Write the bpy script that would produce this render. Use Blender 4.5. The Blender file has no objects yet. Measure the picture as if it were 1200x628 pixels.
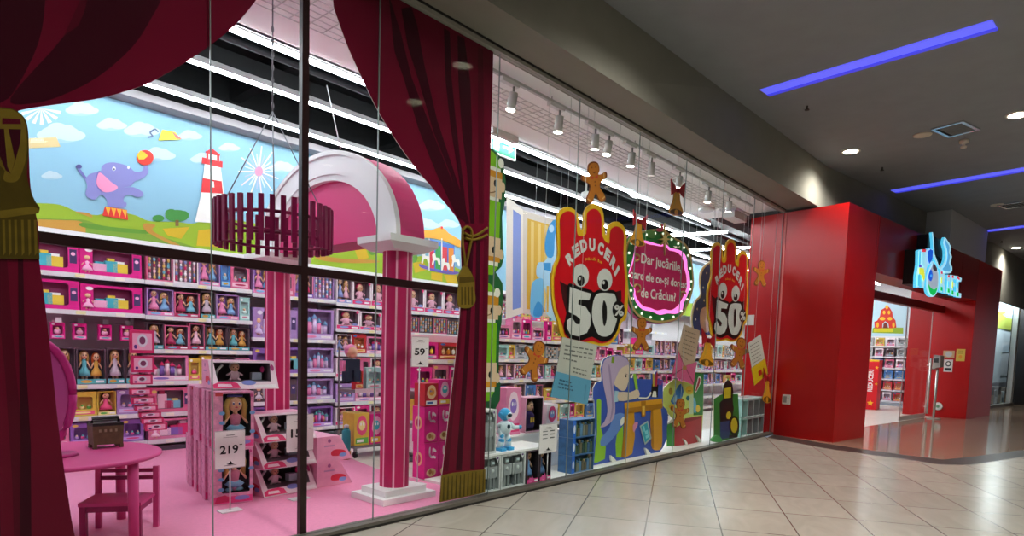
import bpy, bmesh, math, random
from math import sin, cos, pi, radians, sqrt, atan2, hypot
from mathutils import Vector, Matrix
from mathutils.geometry import tessellate_polygon

rnd = random.Random(7)
SC = bpy.context.scene
COL = SC.collection

# ------------------------------------------------------------------ camera
F, PPY, PITCH, ROLL, YAW = 730.18, 466.85, -0.076954, 0.031176, 0.719613
H = 1.45

def ray(u, v):
    a, b = (u - 600.0) / F, (v - PPY) / F
    c, s = cos(ROLL), sin(ROLL)
    x, y = c * a + s * b, -s * a + c * b
    c, s = cos(PITCH), sin(PITCH)
    yy, zz = c * y - s, s * y + c
    ca, sa = cos(YAW), sin(YAW)
    return Vector((x * sa + zz * ca, -x * ca + zz * sa, -yy))

EYE = Vector((0, 0, H))

def on(u, v, x=None, y=None, z=None):
    """point of the place seen at a photo pixel, on a plane x=, y= or z=."""
    r = ray(u, v)
    if x is not None: t = x / r.x
    elif y is not None: t = y / r.y
    else: t = (z - H) / r.z
    return EYE + r * t

cam_data = bpy.data.cameras.new('camera')
cam = bpy.data.objects.new('camera', cam_data)
COL.objects.link(cam)
f0 = ray(600, PPY).normalized()
r0 = (ray(700, PPY) - ray(500, PPY)).normalized()
u0 = r0.cross(f0)
M = Matrix((r0, u0, -f0)).transposed().to_4x4()
M.translation = EYE
cam.matrix_world = M
cam_data.sensor_width = 36
cam_data.lens = F / 1200 * 36
cam_data.shift_y = (PPY - 314) / 1200
cam_data.clip_start = 0.05
cam_data.clip_end = 200
SC.camera = cam

# ------------------------------------------------------------------ materials
def lin(h):
    h = h.lstrip('#')
    o = []
    for i in (0, 2, 4):
        c = int(h[i:i + 2], 16) / 255
        o.append(c / 12.92 if c <= .04045 else ((c + .055) / 1.055) ** 2.4)
    return (*o, 1)

MATS = {}

def mat(h, rough=.5, spec=.4, noise=0, nscale=12, emit=0, metal=0, bump=0, coat=0):
    key = (h, rough, spec, noise, nscale, emit, metal, bump, coat)
    if key in MATS: return MATS[key]
    m = bpy.data.materials.new('surface_' + h.strip('#'))
    m.use_nodes = True
    nt = m.node_tree
    b = nt.nodes['Principled BSDF']
    c = lin(h)
    b.inputs['Base Color'].default_value = c
    b.inputs['Roughness'].default_value = rough
    b.inputs['Specular IOR Level'].default_value = spec
    b.inputs['Metallic'].default_value = metal
    b.inputs['Coat Weight'].default_value = coat
    if emit:
        b.inputs['Emission Color'].default_value = c
        b.inputs['Emission Strength'].default_value = emit
    if noise or bump:
        tc = nt.nodes.new('ShaderNodeTexCoord')
        n = nt.nodes.new('ShaderNodeTexNoise')
        n.inputs['Scale'].default_value = nscale
        n.inputs['Detail'].default_value = 4
        nt.links.new(tc.outputs['Object'], n.inputs['Vector'])
        if noise:
            r = nt.nodes.new('ShaderNodeValToRGB')
            r.color_ramp.elements[0].position = .3
            r.color_ramp.elements[1].position = .7
            r.color_ramp.elements[0].color = tuple(max(0, x * (1 - noise)) for x in c[:3]) + (1,)
            r.color_ramp.elements[1].color = tuple(min(1, x * (1 + noise)) for x in c[:3]) + (1,)
            nt.links.new(n.outputs['Fac'], r.inputs['Fac'])
            nt.links.new(r.outputs['Color'], b.inputs['Base Color'])
        if bump:
            bp = nt.nodes.new('ShaderNodeBump')
            bp.inputs['Strength'].default_value = bump
            bp.inputs['Distance'].default_value = .01
            nt.links.new(n.outputs['Fac'], bp.inputs['Height'])
            nt.links.new(bp.outputs['Normal'], b.inputs['Normal'])
    MATS[key] = m
    return m

def glass_mat(name, tint='#f4fbf8', refl=1.0, rough=0.0):
    m = bpy.data.materials.new(name)
    m.use_nodes = True
    nt = m.node_tree
    nt.nodes.clear()
    out = nt.nodes.new('ShaderNodeOutputMaterial')
    mix = nt.nodes.new('ShaderNodeMixShader')
    tr = nt.nodes.new('ShaderNodeBsdfTransparent')
    tr.inputs['Color'].default_value = lin(tint)
    gl = nt.nodes.new('ShaderNodeBsdfGlossy')
    gl.inputs['Roughness'].default_value = rough
    lw = nt.nodes.new('ShaderNodeLayerWeight')
    lw.inputs['Blend'].default_value = .5
    pw = nt.nodes.new('ShaderNodeMath'); pw.operation = 'POWER'; pw.inputs[1].default_value = 5
    mu = nt.nodes.new('ShaderNodeMath'); mu.operation = 'MULTIPLY_ADD'
    mu.inputs[1].default_value = .9*refl; mu.inputs[2].default_value = .008*refl
    nt.links.new(lw.outputs['Facing'], pw.inputs[0])
    nt.links.new(pw.outputs[0], mu.inputs[0])
    nt.links.new(mu.outputs[0], mix.inputs[0])
    nt.links.new(tr.outputs[0], mix.inputs[1])
    nt.links.new(gl.outputs[0], mix.inputs[2])
    nt.links.new(mix.outputs[0], out.inputs[0])
    return m

GLASS = glass_mat('shop_glass', '#fafdfc', .3)
FILM = glass_mat('clear_plastic', '#ffffff', .9, .08)

# ------------------------------------------------------------------ mesh builder
class MB:
    def __init__(s):
        s.v, s.f, s.mi, s.sm, s.mats = [], [], [], [], []
        s.M = None
    def m(s, mt):
        if mt not in s.mats: s.mats.append(mt)
        return s.mats.index(mt)
    def av(s, p):
        p = Vector(p)
        if s.M is not None: p = s.M @ p
        s.v.append(p)
        return len(s.v) - 1
    def face(s, pts, mt, smooth=False):
        s.f.append([s.av(p) for p in pts]); s.mi.append(s.m(mt)); s.sm.append(smooth)
    def idx(s, ids, mt, smooth=False):
        s.f.append(list(ids)); s.mi.append(s.m(mt)); s.sm.append(smooth)
    def box(s, a, b, mt):
        (x0, y0, z0), (x1, y1, z1) = a, b
        i = [s.av(p) for p in ((x0,y0,z0),(x1,y0,z0),(x1,y1,z0),(x0,y1,z0),(x0,y0,z1),(x1,y0,z1),(x1,y1,z1),(x0,y1,z1))]
        for q in ((0,3,2,1),(4,5,6,7),(0,1,5,4),(1,2,6,5),(2,3,7,6),(3,0,4,7)):
            s.idx([i[k] for k in q], mt)
    def hexa(s, bottom, top, mt):
        n = len(bottom)
        i = [s.av(p) for p in bottom]; j = [s.av(p) for p in top]
        s.idx(i[::-1], mt); s.idx(j, mt)
        for k in range(n):
            s.idx((i[k], i[(k+1) % n], j[(k+1) % n], j[k]), mt)
    def ring_pts(s, c, ax, r, n):
        ax = Vector(ax).normalized()
        t = Vector((0, 0, 1)) if abs(ax.z) < .9 else Vector((1, 0, 0))
        e1 = ax.cross(t).normalized(); e2 = ax.cross(e1)
        c = Vector(c)
        return [c + e1 * (r * cos(2*pi*k/n)) + e2 * (r * sin(2*pi*k/n)) for k in range(n)]
    def cyl(s, p0, p1, r0, r1, mt, n=12, cap=True, smooth=True):
        p0, p1 = Vector(p0), Vector(p1)
        ax = p1 - p0
        a = [s.av(p) for p in s.ring_pts(p0, ax, r0, n)]
        b = [s.av(p) for p in s.ring_pts(p1, ax, r1, n)]
        for k in range(n):
            s.idx((a[k], a[(k+1) % n], b[(k+1) % n], b[k]), mt, smooth)
        if cap:
            s.idx(a[::-1], mt); s.idx(b, mt)
    def tube(s, pts, r, mt, n=8):
        pts = [Vector(p) for p in pts]
        rings = []
        for i, p in enumerate(pts):
            d = pts[min(i+1, len(pts)-1)] - pts[max(i-1, 0)]
            rr = r[i] if isinstance(r, (list, tuple)) else r
            rings.append([s.av(q) for q in s.ring_pts(p, d, rr, n)])
        for a, b in zip(rings, rings[1:]):
            for k in range(n):
                s.idx((a[k], a[(k+1) % n], b[(k+1) % n], b[k]), mt, True)
        s.idx(rings[0][::-1], mt); s.idx(rings[-1], mt)
    def lathe(s, prof, c, mt, n=16, sx=1, sy=1, ax=None):
        c = Vector(c)
        rings = []
        for r, z in prof:
            rings.append([s.av(c + Vector((r*sx*cos(2*pi*k/n), r*sy*sin(2*pi*k/n), z))) for k in range(n)])
        for a, b in zip(rings, rings[1:]):
            for k in range(n):
                s.idx((a[k], a[(k+1) % n], b[(k+1) % n], b[k]), mt, True)
        s.idx(rings[0][::-1], mt); s.idx(rings[-1], mt)
    def ball(s, c, r, mt, n=10, m=6):
        rx, ry, rz = r if isinstance(r, (tuple, list)) else (r, r, r)
        c = Vector(c)
        top = s.av(c + Vector((0, 0, rz))); bot = s.av(c - Vector((0, 0, rz)))
        rings = []
        for j in range(1, m):
            t = pi * j / m
            rings.append([s.av(c + Vector((rx*sin(t)*cos(2*pi*k/n), ry*sin(t)*sin(2*pi*k/n), rz*cos(t)))) for k in range(n)])
        for k in range(n):
            s.idx((top, rings[0][k], rings[0][(k+1) % n]), mt, True)
            s.idx((bot, rings[-1][(k+1) % n], rings[-1][k]), mt, True)
        for a, b in zip(rings, rings[1:]):
            for k in range(n):
                s.idx((a[k], b[k], b[(k+1) % n], a[(k+1) % n]), mt, True)
    def build(s, name, parent=None, origin=None):
        me = bpy.data.meshes.new(name)
        vs = s.v
        if origin is None:
            if parent is not None:
                origin = Vector((0, 0, 0))
            else:
                lo = [min(v[i] for v in vs) for i in range(3)]; hi = [max(v[i] for v in vs) for i in range(3)]
                origin = Vector(((lo[0]+hi[0])/2, (lo[1]+hi[1])/2, lo[2]))
        origin = Vector(origin)
        sub = Vector((0, 0, 0))
        if parent is not None:                                   # local coordinates of an unrotated parent chain
            p = parent
            while p is not None:
                sub += p.location; p = p.parent
            me.from_pydata([tuple(v - sub) for v in vs], [], s.f)
        else:
            me.from_pydata([tuple(v - origin) for v in vs], [], s.f)
        for mt in s.mats: me.materials.append(mt)
        me.polygons.foreach_set('material_index', s.mi)
        me.polygons.foreach_set('use_smooth', s.sm)
        me.validate(); me.update()
        bm = bmesh.new(); bm.from_mesh(me)
        bmesh.ops.recalc_face_normals(bm, faces=bm.faces)
        bm.to_mesh(me); bm.free()
        o = bpy.data.objects.new(name, me)
        COL.objects.link(o)
        if parent is None: o.location = origin
        else: o.parent = parent
        return o

def tag(o, label, cat, group=None):
    o['label'] = label; o['category'] = cat
    if group: o['group'] = group
    return o

def structure(o, label=None):
    o['kind'] = 'structure'
    if label: o['label'] = label
    return o

def empty(name, loc, label, cat, group=None):
    o = bpy.data.objects.new(name, None)
    o.empty_display_size = .1
    COL.objects.link(o)
    o.location = loc
    return tag(o, label, cat, group)

def copy_tree(o, parent=None):
    c = o.copy()
    COL.objects.link(c)
    if parent is not None: c.parent = parent
    for ch in list(KIDS(o)): copy_tree(ch, c)
    return c

def KIDS(o):
    return [x for x in o.children]

# ------------------------------------------------------------------ 2-D outlines
def smooth(pts, n=4, closed=True):
    out = []
    N = len(pts)
    rng = range(N) if closed else range(N - 1)
    for i in rng:
        if closed: p0, p1, p2, p3 = pts[i-1], pts[i], pts[(i+1) % N], pts[(i+2) % N]
        else: p0, p1, p2, p3 = pts[max(i-1, 0)], pts[i], pts[i+1], pts[min(i+2, N-1)]
        for k in range(n):
            t = k / n
            out.append(tuple(.5*((2*p1[a]) + (-p0[a]+p2[a])*t + (2*p0[a]-5*p1[a]+4*p2[a]-p3[a])*t*t + (-p0[a]+3*p1[a]-3*p2[a]+p3[a])*t**3) for a in (0, 1)))
    if not closed: out.append(tuple(pts[-1]))
    return out

def Q(x0, y0, s, pts):
    return [(x0 + a*s, y0 + b*s) for a, b in pts]

def ell(cx, cy, rx, ry, n=20, rot=0):
    c, s = cos(rot), sin(rot)
    return [(cx + rx*cos(2*pi*k/n)*c - ry*sin(2*pi*k/n)*s, cy + rx*cos(2*pi*k/n)*s + ry*sin(2*pi*k/n)*c) for k in range(n)]

def rect(x0, y0, x1, y1):
    return [(x0, y0), (x1, y0), (x1, y1), (x0, y1)]

TXT = {}
def text_mesh(s, bold=0.0):
    """flat lettering: list of 2-D polygons (triangles) with width and cap height 1"""
    key = (s, bold)
    if key in TXT: return TXT[key]
    cu = bpy.data.curves.new('lettering', 'FONT')
    cu.body = s; cu.size = 1; cu.offset = bold; cu.resolution_u = 3
    o = bpy.data.objects.new('lettering', cu)
    COL.objects.link(o)
    dg = bpy.context.evaluated_depsgraph_get()
    ev = o.evaluated_get(dg)
    me = ev.to_mesh()
    vs = [(v.co.x, v.co.y) for v in me.vertices]
    fs = [tuple(p.vertices) for p in me.polygons]
    ev.to_mesh_clear()
    bpy.data.objects.remove(o); bpy.data.curves.remove(cu)
    x0 = min(v[0] for v in vs); x1 = max(v[0] for v in vs)
    TXT[key] = ([(a - x0, b) for a, b in vs], fs, x1 - x0)
    return TXT[key]

class Board:
    """a flat board or print on an upright plane; st = metres along ex and up."""
    def __init__(s, O, ex=(1, 0, 0), n=(0, -1, 0), step=.0012):
        s.O, s.ex, s.n = Vector(O), Vector(ex).normalized(), Vector(n).normalized()
        s.ez = Vector((0, 0, 1))
        s.mb = MB(); s.front = 0.0; s.step = step; s.cnt = {}; s.eps = 2e-5
    def st(s, u, v):
        r = ray(u, v)
        t = s.n.dot(s.O - EYE) / s.n.dot(r)
        p = EYE + r * t - s.O
        return (p.dot(s.ex), p.dot(s.ez))
    def px(s, pts): return [s.st(*p) for p in pts]
    def P(s, q, d): return s.O + s.ex*q[0] + s.ez*q[1] + s.n*d
    def _tess(s, q): return tessellate_polygon([[Vector((a, b, 0)) for a, b in q]])
    def slab(s, q, d0, d1, mt, side=None, back=True):
        side = side or mt
        A = [s.mb.av(s.P(p, d1)) for p in q]; B = [s.mb.av(s.P(p, d0)) for p in q]
        for t in s._tess(q):
            s.mb.idx([A[k] for k in t], mt)
            if back: s.mb.idx([B[k] for k in t][::-1], side)
        N = len(q)
        for k in range(N):
            s.mb.idx((A[k], A[(k+1) % N], B[(k+1) % N], B[k]), side)
        s.front = max(s.front, d1)
        return s
    def lay(s, q, mt, lvl=1):
        n_ = s.cnt[lvl] = s.cnt.get(lvl, -1) + 1
        A = [s.mb.av(s.P(p, s.front + lvl*s.step + n_*s.eps)) for p in q]
        for t in s._tess(q): s.mb.idx([A[k] for k in t], mt)
        return s
    def layp(s, pts, mt, lvl=1): return s.lay(s.px(pts), mt, lvl)
    def line(s, q, w, mt, lvl=1):
        for (a, b) in zip(q, q[1:]):
            dx, dy = b[0]-a[0], b[1]-a[1]
            L = hypot(dx, dy) or 1
            nx, ny = -dy/L*w/2, dx/L*w/2
            s.lay([(a[0]+nx, a[1]+ny), (b[0]+nx, b[1]+ny), (b[0]-nx, b[1]-ny), (a[0]-nx, a[1]-ny)], mt, lvl)
        return s
    def linep(s, pts, w, mt, lvl=1): return s.line(s.px(pts), w, mt, lvl)
    def text(s, body, a, b, h, mt, lvl=1, bold=0.0):
        """lettering from point a to point b (plane metres) with cap height h"""
        vs, fs, w = text_mesh(body, bold)
        dx, dy = b[0]-a[0], b[1]-a[1]
        L = hypot(dx, dy)
        ux, uy = dx/L, dy/L
        sx, sy = L / w, h / .73
        ids = [s.mb.av(s.P((a[0] + x*sx*ux - y*sy*uy, a[1] + x*sx*uy + y*sy*ux), s.front + lvl*s.step)) for x, y in vs]
        for f_ in fs: s.mb.idx([ids[k] for k in f_], mt)
        return s
    def textp(s, body, a, b, hpx, mt, lvl=1, bold=0.0):
        A, B = s.st(*a), s.st(*b)
        C = s.st(a[0], a[1] - hpx)
        return s.text(body, A, B, hypot(C[0]-A[0], C[1]-A[1]), mt, lvl, bold)
    def build(s, name, parent=None): return s.mb.build(name, parent)

def thread(parent, x, y, z0, z1, name='hanging_thread'):
    t = MB(); t.cyl((x, y, z0), (x, y, z1), .0022, .0022, mat('#cfd6d4', .4), 5)
    return t.build(name, parent)
# ================================================================== THE SETTING
YG = 4.10          # glass plane of the shop front
ZB = 4.22          # underside of the mall beam
ZR = 4.165
ZS = 4.27          # white soffit inside the shop window

def tiles(name, c1, c2, grout, rough, w, h, rot, ox, oy, veins=.12, mortar=.006):
    m = bpy.data.materials.new(name)
    m.use_nodes = True
    nt = m.node_tree
    b = nt.nodes['Principled BSDF']
    tc = nt.nodes.new('ShaderNodeTexCoord')
    mp = nt.nodes.new('ShaderNodeMapping')
    mp.inputs['Rotation'].default_value = (0, 0, -rot)
    mp.inputs['Location'].default_value = (-ox, -oy, 0)
    br = nt.nodes.new('ShaderNodeTexBrick')
    br.offset = 0; br.squash = 1
    br.inputs['Scale'].default_value = 1
    br.inputs['Brick Width'].default_value = w
    br.inputs['Row Height'].default_value = h
    br.inputs['Mortar Size'].default_value = mortar
    br.inputs['Mortar Smooth'].default_value = .1
    br.inputs['Color1'].default_value = lin(c1)
    br.inputs['Color2'].default_value = lin(c2)
    br.inputs['Mortar'].default_value = lin(grout)
    nz = nt.nodes.new('ShaderNodeTexNoise')
    nz.inputs['Scale'].default_value = 1.6
    nz.inputs['Detail'].default_value = 6
    nz.inputs['Distortion'].default_value = 1.5
    st = nt.nodes.new('ShaderNodeMapping')
    st.inputs['Scale'].default_value = (1, 2.6, 1)
    rp = nt.nodes.new('ShaderNodeValToRGB')
    rp.color_ramp.elements[0].position = .35
    rp.color_ramp.elements[1].position = .7
    k = 1 - veins
    rp.color_ramp.elements[0].color = (k, k, k*.99, 1)
    rp.color_ramp.elements[1].color = (1, 1, 1, 1)
    mx = nt.nodes.new('ShaderNodeMix')
    mx.data_type = 'RGBA'; mx.blend_type = 'MULTIPLY'
    mx.inputs[0].default_value = 1
    L = nt.links.new
    L(tc.outputs['Object'], mp.inputs['Vector'])
    L(mp.outputs['Vector'], br.inputs['Vector'])
    L(mp.outputs['Vector'], st.inputs['Vector'])
    L(st.outputs['Vector'], nz.inputs['Vector'])
    L(nz.outputs['Fac'], rp.inputs['Fac'])
    L(br.outputs['Color'], mx.inputs[6])
    L(rp.outputs['Color'], mx.inputs[7])
    L(mx.outputs[2], b.inputs['Base Color'])
    b.inputs['Roughness'].default_value = rough
    b.inputs['Specular IOR Level'].default_value = .5
    return m

TH = YAW - 0.254436
e1, e2 = (cos(TH), sin(TH)), (-sin(TH), cos(TH))
T_MALL = tiles('mall_floor_tiles', '#a7a398', '#9f9b90', '#625f58', .24, .795, .617, TH, 7.84 % .795, .177 % .617)
T_ENTR = tiles('entrance_floor_tiles', '#8f7b6b', '#86725f', '#6d5a4c', .10, .795, .617, TH, .3, .1, .1, .004)
T_SHOP = tiles('shop_floor_tiles', '#d9d4c8', '#d2ccc0', '#aaa69c', .3, .6, .6, 0, 0, 0, .05, .004)

def flat(name, pts, z, m, o=None):
    mb = MB(); A = [mb.av((x, y, z)) for x, y in pts]
    for t in tessellate_polygon([[Vector((x, y, 0)) for x, y in pts]]): mb.idx([A[k] for k in t], m)
    return structure(mb.build(name, None, (0, 0, 0)))

# portal plane (front of the red entrance block), slightly turned from the shop front
PA = 0.134604
PD = Vector((cos(PA), -sin(PA), 0)); PN = Vector((-sin(PA), -cos(PA), 0))
PC = Vector((11.97, 2.93, 0))
def portal(s, d=0, z=0):
    p = PC + PD*s - PN*d       # d metres back into the shop
    return Vector((p.x, p.y, z))

sA, sB, sC = (on(905, 511.5, z=0), on(1005, 528, z=0), on(1110, 542.5, z=0))
stripe_near = [on(u, v, z=0) for u, v in ((899, 512.5), (960, 524), (1010, 531.5), (1060, 538), (1103, 544.5), (1140, 544.5), (1200, 535))]
stripe_far = [on(u, v, z=0) for u, v in ((907, 509), (960, 518.5), (1010, 526), (1060, 533), (1105, 538.5), (1140, 535), (1200, 527))]
dn = (stripe_near[-1] - stripe_near[-2]).normalized()
stripe_near.append(stripe_near[-1] + dn*25); stripe_far.append(stripe_far[-1] + dn*25)
SN = [(p.x, p.y) for p in stripe_near]; SF = [(p.x, p.y) for p in stripe_far]
flat('floor', [(-9, YG - .07), (-9, -12)] + [(60, -12)] + [SN[-1]] + SN[::-1] + [(SN[0][0], YG - .07)], 0, T_MALL)
flat('trim_1', SN + SF[::-1], 0, mat('#3b3835', .4, .4, .15, 6))
flat('floor_entrance', SF[::1] + [(60, 1.6), (portal(10.9, .74).x, portal(10.9, .74).y), (portal(1.5, .74).x, portal(1.5, .74).y), (12.36, 4.2)], 0, T_ENTR)
flat('floor_shop', [(-6, YG + .0), (12.36, YG + .1), (portal(1.5, .74).x, portal(1.5, .74).y), (portal(10.9, .74).x, portal(10.9, .74).y), (27, 9.4), (-6, 9.4)], -.002, T_SHOP)
pink = [on(u, v, z=0) for u, v in ((388, 515), (403, 534), (440, 550), (480, 561), (517, 570))]
flat('floor_pink', [(-6, YG + .02), (4.4, YG + .02), (4.42, 4.83), (4.45, 6.02), (4.66, 6.99), (5.31, 8.32), (5.5, 8.8), (-6, 8.8)], .003,
     mat('#e58bb0', .5, .3, .05, 30))

# mall ceiling and beam ------------------------------------------------------
GREY = mat('#8c9094', .75, .2, .04, 3)
BEAM = mat('#86857b', .7, .25, .04, 3)
cl = [(-9, 4.0), (5.5, 3.74), (8.2, 3.66), (12.61, 3.5), (17.87, 2.61), (20.4, 2.35), (23.0, 1.75), (60, -3.0)]
flat('ceiling', [(-9, -12)] + [(60, -12)] + cl[::-1], 5.0, GREY)
mb = MB()
bl = [(-9, 3.64), (5.5, 3.64), (8.2, 3.64), (12.61, 3.50)]
for (a, b), (c, d) in zip(zip(bl, bl[1:]), zip(cl, cl[1:])):
    mb.face([(a[0], a[1], ZB), (b[0], b[1], ZB), (d[0], d[1], 5.0), (c[0], c[1], 5.0)], BEAM)
    mb.face([(a[0], a[1], ZB), (b[0], b[1], ZB), (b[0], YG + .12, ZB), (a[0], YG + .12, ZB)], BEAM)
mb.face([(-9, YG + .12, ZB), (13, YG + .12, ZB), (13, YG + .12, 5.6), (-9, YG + .12, 5.6)], BEAM)
# the grey wall over the red portal
for c, d in zip(cl[3:], cl[4:]):
    mb.face([(c[0], c[1], 3.4), (d[0], d[1], 3.4), (d[0], d[1], 5.0), (c[0], c[1], 5.0)], BEAM)
structure(mb.build('wall_beam', None, (0, 0, 0)))
# grey ceiling box that juts out above the portal
mb = MB()
bs = Board(portal(0, -.02), PD, PN)
g0, g1 = bs.st(1112, 290)[0], bs.st(1155.5, 296)[0]
mb.hexa([portal(g0, -.02, ZR), portal(g1, -.02, ZR), portal(g1, 2.5, ZR), portal(g0, 2.5, ZR)],
        [portal(g0, -.02, 5.0), portal(g1, -.02, 5.0), portal(g1, 2.5, 5.0), portal(g0, 2.5, 5.0)], mat('#c4c5c6', .7, .25))
structure(mb.build('ceiling_box', None, (0, 0, 0)))

mb = MB(); mb.box((-9, -9.2, 0), (45, -9, 5), mat('#5d5a55', .7, .2)); structure(mb.build('wall_opposite', None, (0, 0, 0)))
mb = MB(); mb.box((-9.2, -9, 0), (-9, 4.2, 5), mat('#5d5a55', .7, .2)); structure(mb.build('wall_passage_end', None, (0, 0, 0)))
# shop front frame -------------------------------------------------------------
mb = MB()
mb.box((-8, YG - .07, 0), (12.2, YG + .05, .045), mat('#6b6860', .45, .5, 0, 1, 0, .3))
mb.box((-8, YG - .072, 0), (12.19, YG - .069, .02), mat('#2b2a28', .6))
structure(mb.build('baseboard_front', None, (0, 0, 0)))
mb = MB()
mb.box((-8, YG - .03, ZB - .045), (12.2, YG + .03, ZB), mat('#9a988f', .45, .4))
mb.box((-8, YG - .045, ZB - .012), (12.2, YG - .03, ZB), mat('#141414', .5))
structure(mb.build('trim_2', None, (0, 0, 0)))
seams = [-7.3, -6.0, -4.7, -3.4, -2.1, -.83, .46, 1.74, 3.01, 4.36, 5.64, 6.92, 8.2, 9.48, 10.76, 12.2]
for k, (a, b) in enumerate(zip(seams, seams[1:])):
    if b < -1.5: continue
    mb = MB()
    mb.box((a + .0025, YG - .006, .045), (b - .0025, YG + .006, ZB - .045), GLASS)
    w = structure(mb.build('window_%d' % (k + 1)))
    s = MB(); s.box((b - .0025, YG - .006, .045), (b + .0025, YG + .006, ZB - .045), mat('#7f8d8a', .3, .5))
    s.build('pane_seam', w)
# dark mullion cross
mb = MB()
DK = mat('#2a1416', .45, .4)
mb.box((2.383, YG + .03, .0), (2.436, YG + .075, ZS), DK)
structure(mb.build('trim_mullion'))
mb = MB()
mb.box((-2.0, YG + .03, 1.945), (2.382, YG + .075, 2.005), DK)
mb.box((2.437, YG + .03, 1.945), (4.0, YG + .075, 2.005), DK)
structure(mb.build('trim_crossbar'))

# shop interior shell ------------------------------------------------------------
WHITE = mat('#f6f4f3', .6, .3)
mb = MB()
se = [(-6, 5.72), (4, 5.72), (6.5, 5.78), (12.5, 5.78)]
mb.box((-6, YG + .06, ZS), (12.42, 5.74, ZS + .06), WHITE)
mb.box((-6, 5.70, ZS), (12.42, 5.76, ZS + .5), WHITE)
structure(mb.build('ceiling_soffit', None, (0, 0, 0)))
mb = MB()
BLK = mat('#1a1b1c', .8, .2, .2, 2)
mb.box((-6, 5.76, 5.2), (27, 9.4, 5.26), BLK)
mb.box((12.1, YG + .2, 5.2), (27, 5.76, 5.26), BLK)
for i, x in enumerate((-1.0, 1.6, 4.2, 6.8, 9.4, 12.0, 14.6, 17.2, 19.8, 22.4)):
    mb.box((x, 5.8, 4.92), (x + .16, 9.3, 5.2), BLK)
for y in (6.5, 7.7):
    mb.box((-6, y, 4.72), (26, y + .3, 4.9), mat('#232526', .6, .4, .2, 3))
mb.cyl((-6, 6.9, 4.66), (26, 6.9, 4.66), .035, .035, mat('#303336', .5))
structure(mb.build('ceiling_black', None, (0, 0, 0)))
mb = MB()
mb.box((-6, 9.3, 0), (27, 9.4, 4.3), mat('#d8d6d6', .7, .2)); mb.box((-6, 9.28, 4.3), (27, 9.4, 5.26), BLK)
structure(mb.build('wall_back', None, (0, 0, 0)))
mb = MB()
mb.box((-6.1, YG, 0), (-6, 9.4, 5.26), mat('#d8d6d6', .7, .2))
structure(mb.build('wall_side', None, (0, 0, 0)))
# cornice over the mural
mb = MB()
mb.box((-6, 8.60, 4.34), (26.8, 9.3, 4.43), mat('#9d989a', .6, .3))
structure(mb.build('trim_cornice', None, (0, 0, 0)))

# red entrance block ---------------------------------------------------------------
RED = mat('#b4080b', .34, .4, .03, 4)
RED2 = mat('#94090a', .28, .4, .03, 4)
SEAM = mat('#5c0607', .5)

mb = MB()
# side facing the window (perpendicular to the front), runs on into the shop
mb.hexa([(11.97, 2.93, 0), (13.4, 2.742, 0), (13.4, 4.75, 0), (12.35, 4.75, 0)],
        [(11.97, 2.93, ZR), (13.4, 2.742, ZR), (13.4, 4.75, ZR), (12.35, 4.75, ZR)], RED)
mb.face([(12.0, 2.95, ZR + .002), (13.38, 2.76, ZR + .002), (13.38, 4.73, ZR + .002), (12.36, 4.73, ZR + .002)], mat('#2c2a28', .9, .1))  # unseen dark cap, added to keep red bounce light off the ceiling

def pbox(mb, s0, s1, d0, d1, z0, z1, m):
    b = [portal(s0, d0), portal(s1, d0), portal(s1, d1), portal(s0, d1)]
    mb.hexa([(p.x, p.y, z0) for p in b], [(p.x, p.y, z1) for p in b], m)
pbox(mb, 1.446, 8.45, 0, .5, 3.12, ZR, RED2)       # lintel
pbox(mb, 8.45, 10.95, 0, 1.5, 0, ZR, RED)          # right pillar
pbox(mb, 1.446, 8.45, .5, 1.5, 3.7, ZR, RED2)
structure(mb.build('wall_portal', None, (0, 0, 0)))
mb = MB()
pbox(mb, 1.35, 1.356, -.002, 0, 3.12, ZR, SEAM)
pbox(mb, 6.95, 6.956, -.002, 0, 3.12, ZR, SEAM)
pbox(mb, 8.452, 8.458, -.002, 0, 0, ZR, SEAM)
mb.box((12.19, 4.03, 0.05), (12.205, 4.06, ZR), mat('#d06b66', .4))
structure(mb.build('trim_seams', None, (0, 0, 0)))
# dark header over the glass door line, set back
mb = MB()
pbox(mb, 1.446, 8.45, .68, .82, 2.82, 3.0, mat('#6a1512', .35))
structure(mb.build('trim_header', None, (0, 0, 0)))
# glass transom and glass door
mb = MB(); pbox(mb, 1.446, 8.45, .74, .752, 3.0, 3.7, GLASS)
structure(mb.build('window_transom'))
# ================================================================== LIGHTS OF THE SHOP AND THE MALL
def tube_light(name, a, b, label, w=.06, power=20, group=None):
    t = empty(name, ((a[0]+b[0])/2, (a[1]+b[1])/2, a[2]), label, 'light', group)
    mb = MB()
    mb.box((a[0], a[1] - w/2 - .012, a[2] + .012), (b[0], a[1] + w/2 + .012, a[2] + .075), mat('#c9cccc', .5))
    mb.build('housing', t)
    mb = MB()
    mb.box((a[0] + .01, a[1] - w/2, a[2] - .012), (b[0] - .01, a[1] + w/2, a[2] + .012), mat('#f4f8ff', .5, .2, 0, 1, power))
    mb.build('light_strip', t)
    return t
LEDP = 34
LED = 'linear ceiling lights of the shop'
tube_light('linear_ceiling_light', (-3, 5.84, 4.26), (4.2, 5.84, 4.26), 'bright white linear light along the soffit edge, ending behind the right drape', .052, LEDP, LED)
tube_light('linear_ceiling_light', (4.6, 5.86, 4.26), (12.9, 5.86, 4.26), 'bright white linear light along the soffit edge above the hanging discount hands', .052, LEDP, LED)
tube_light('linear_ceiling_light', (-3, 7.16, 4.40), (22, 7.16, 4.40), 'middle linear ceiling light running the length of the dark shop ceiling', .042, LEDP, LED)
tube_light('linear_ceiling_light', (-3, 8.22, 4.40), (22, 8.22, 4.40), 'rearmost linear ceiling light just in front of the mural wall', .042, LEDP, LED)
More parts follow.
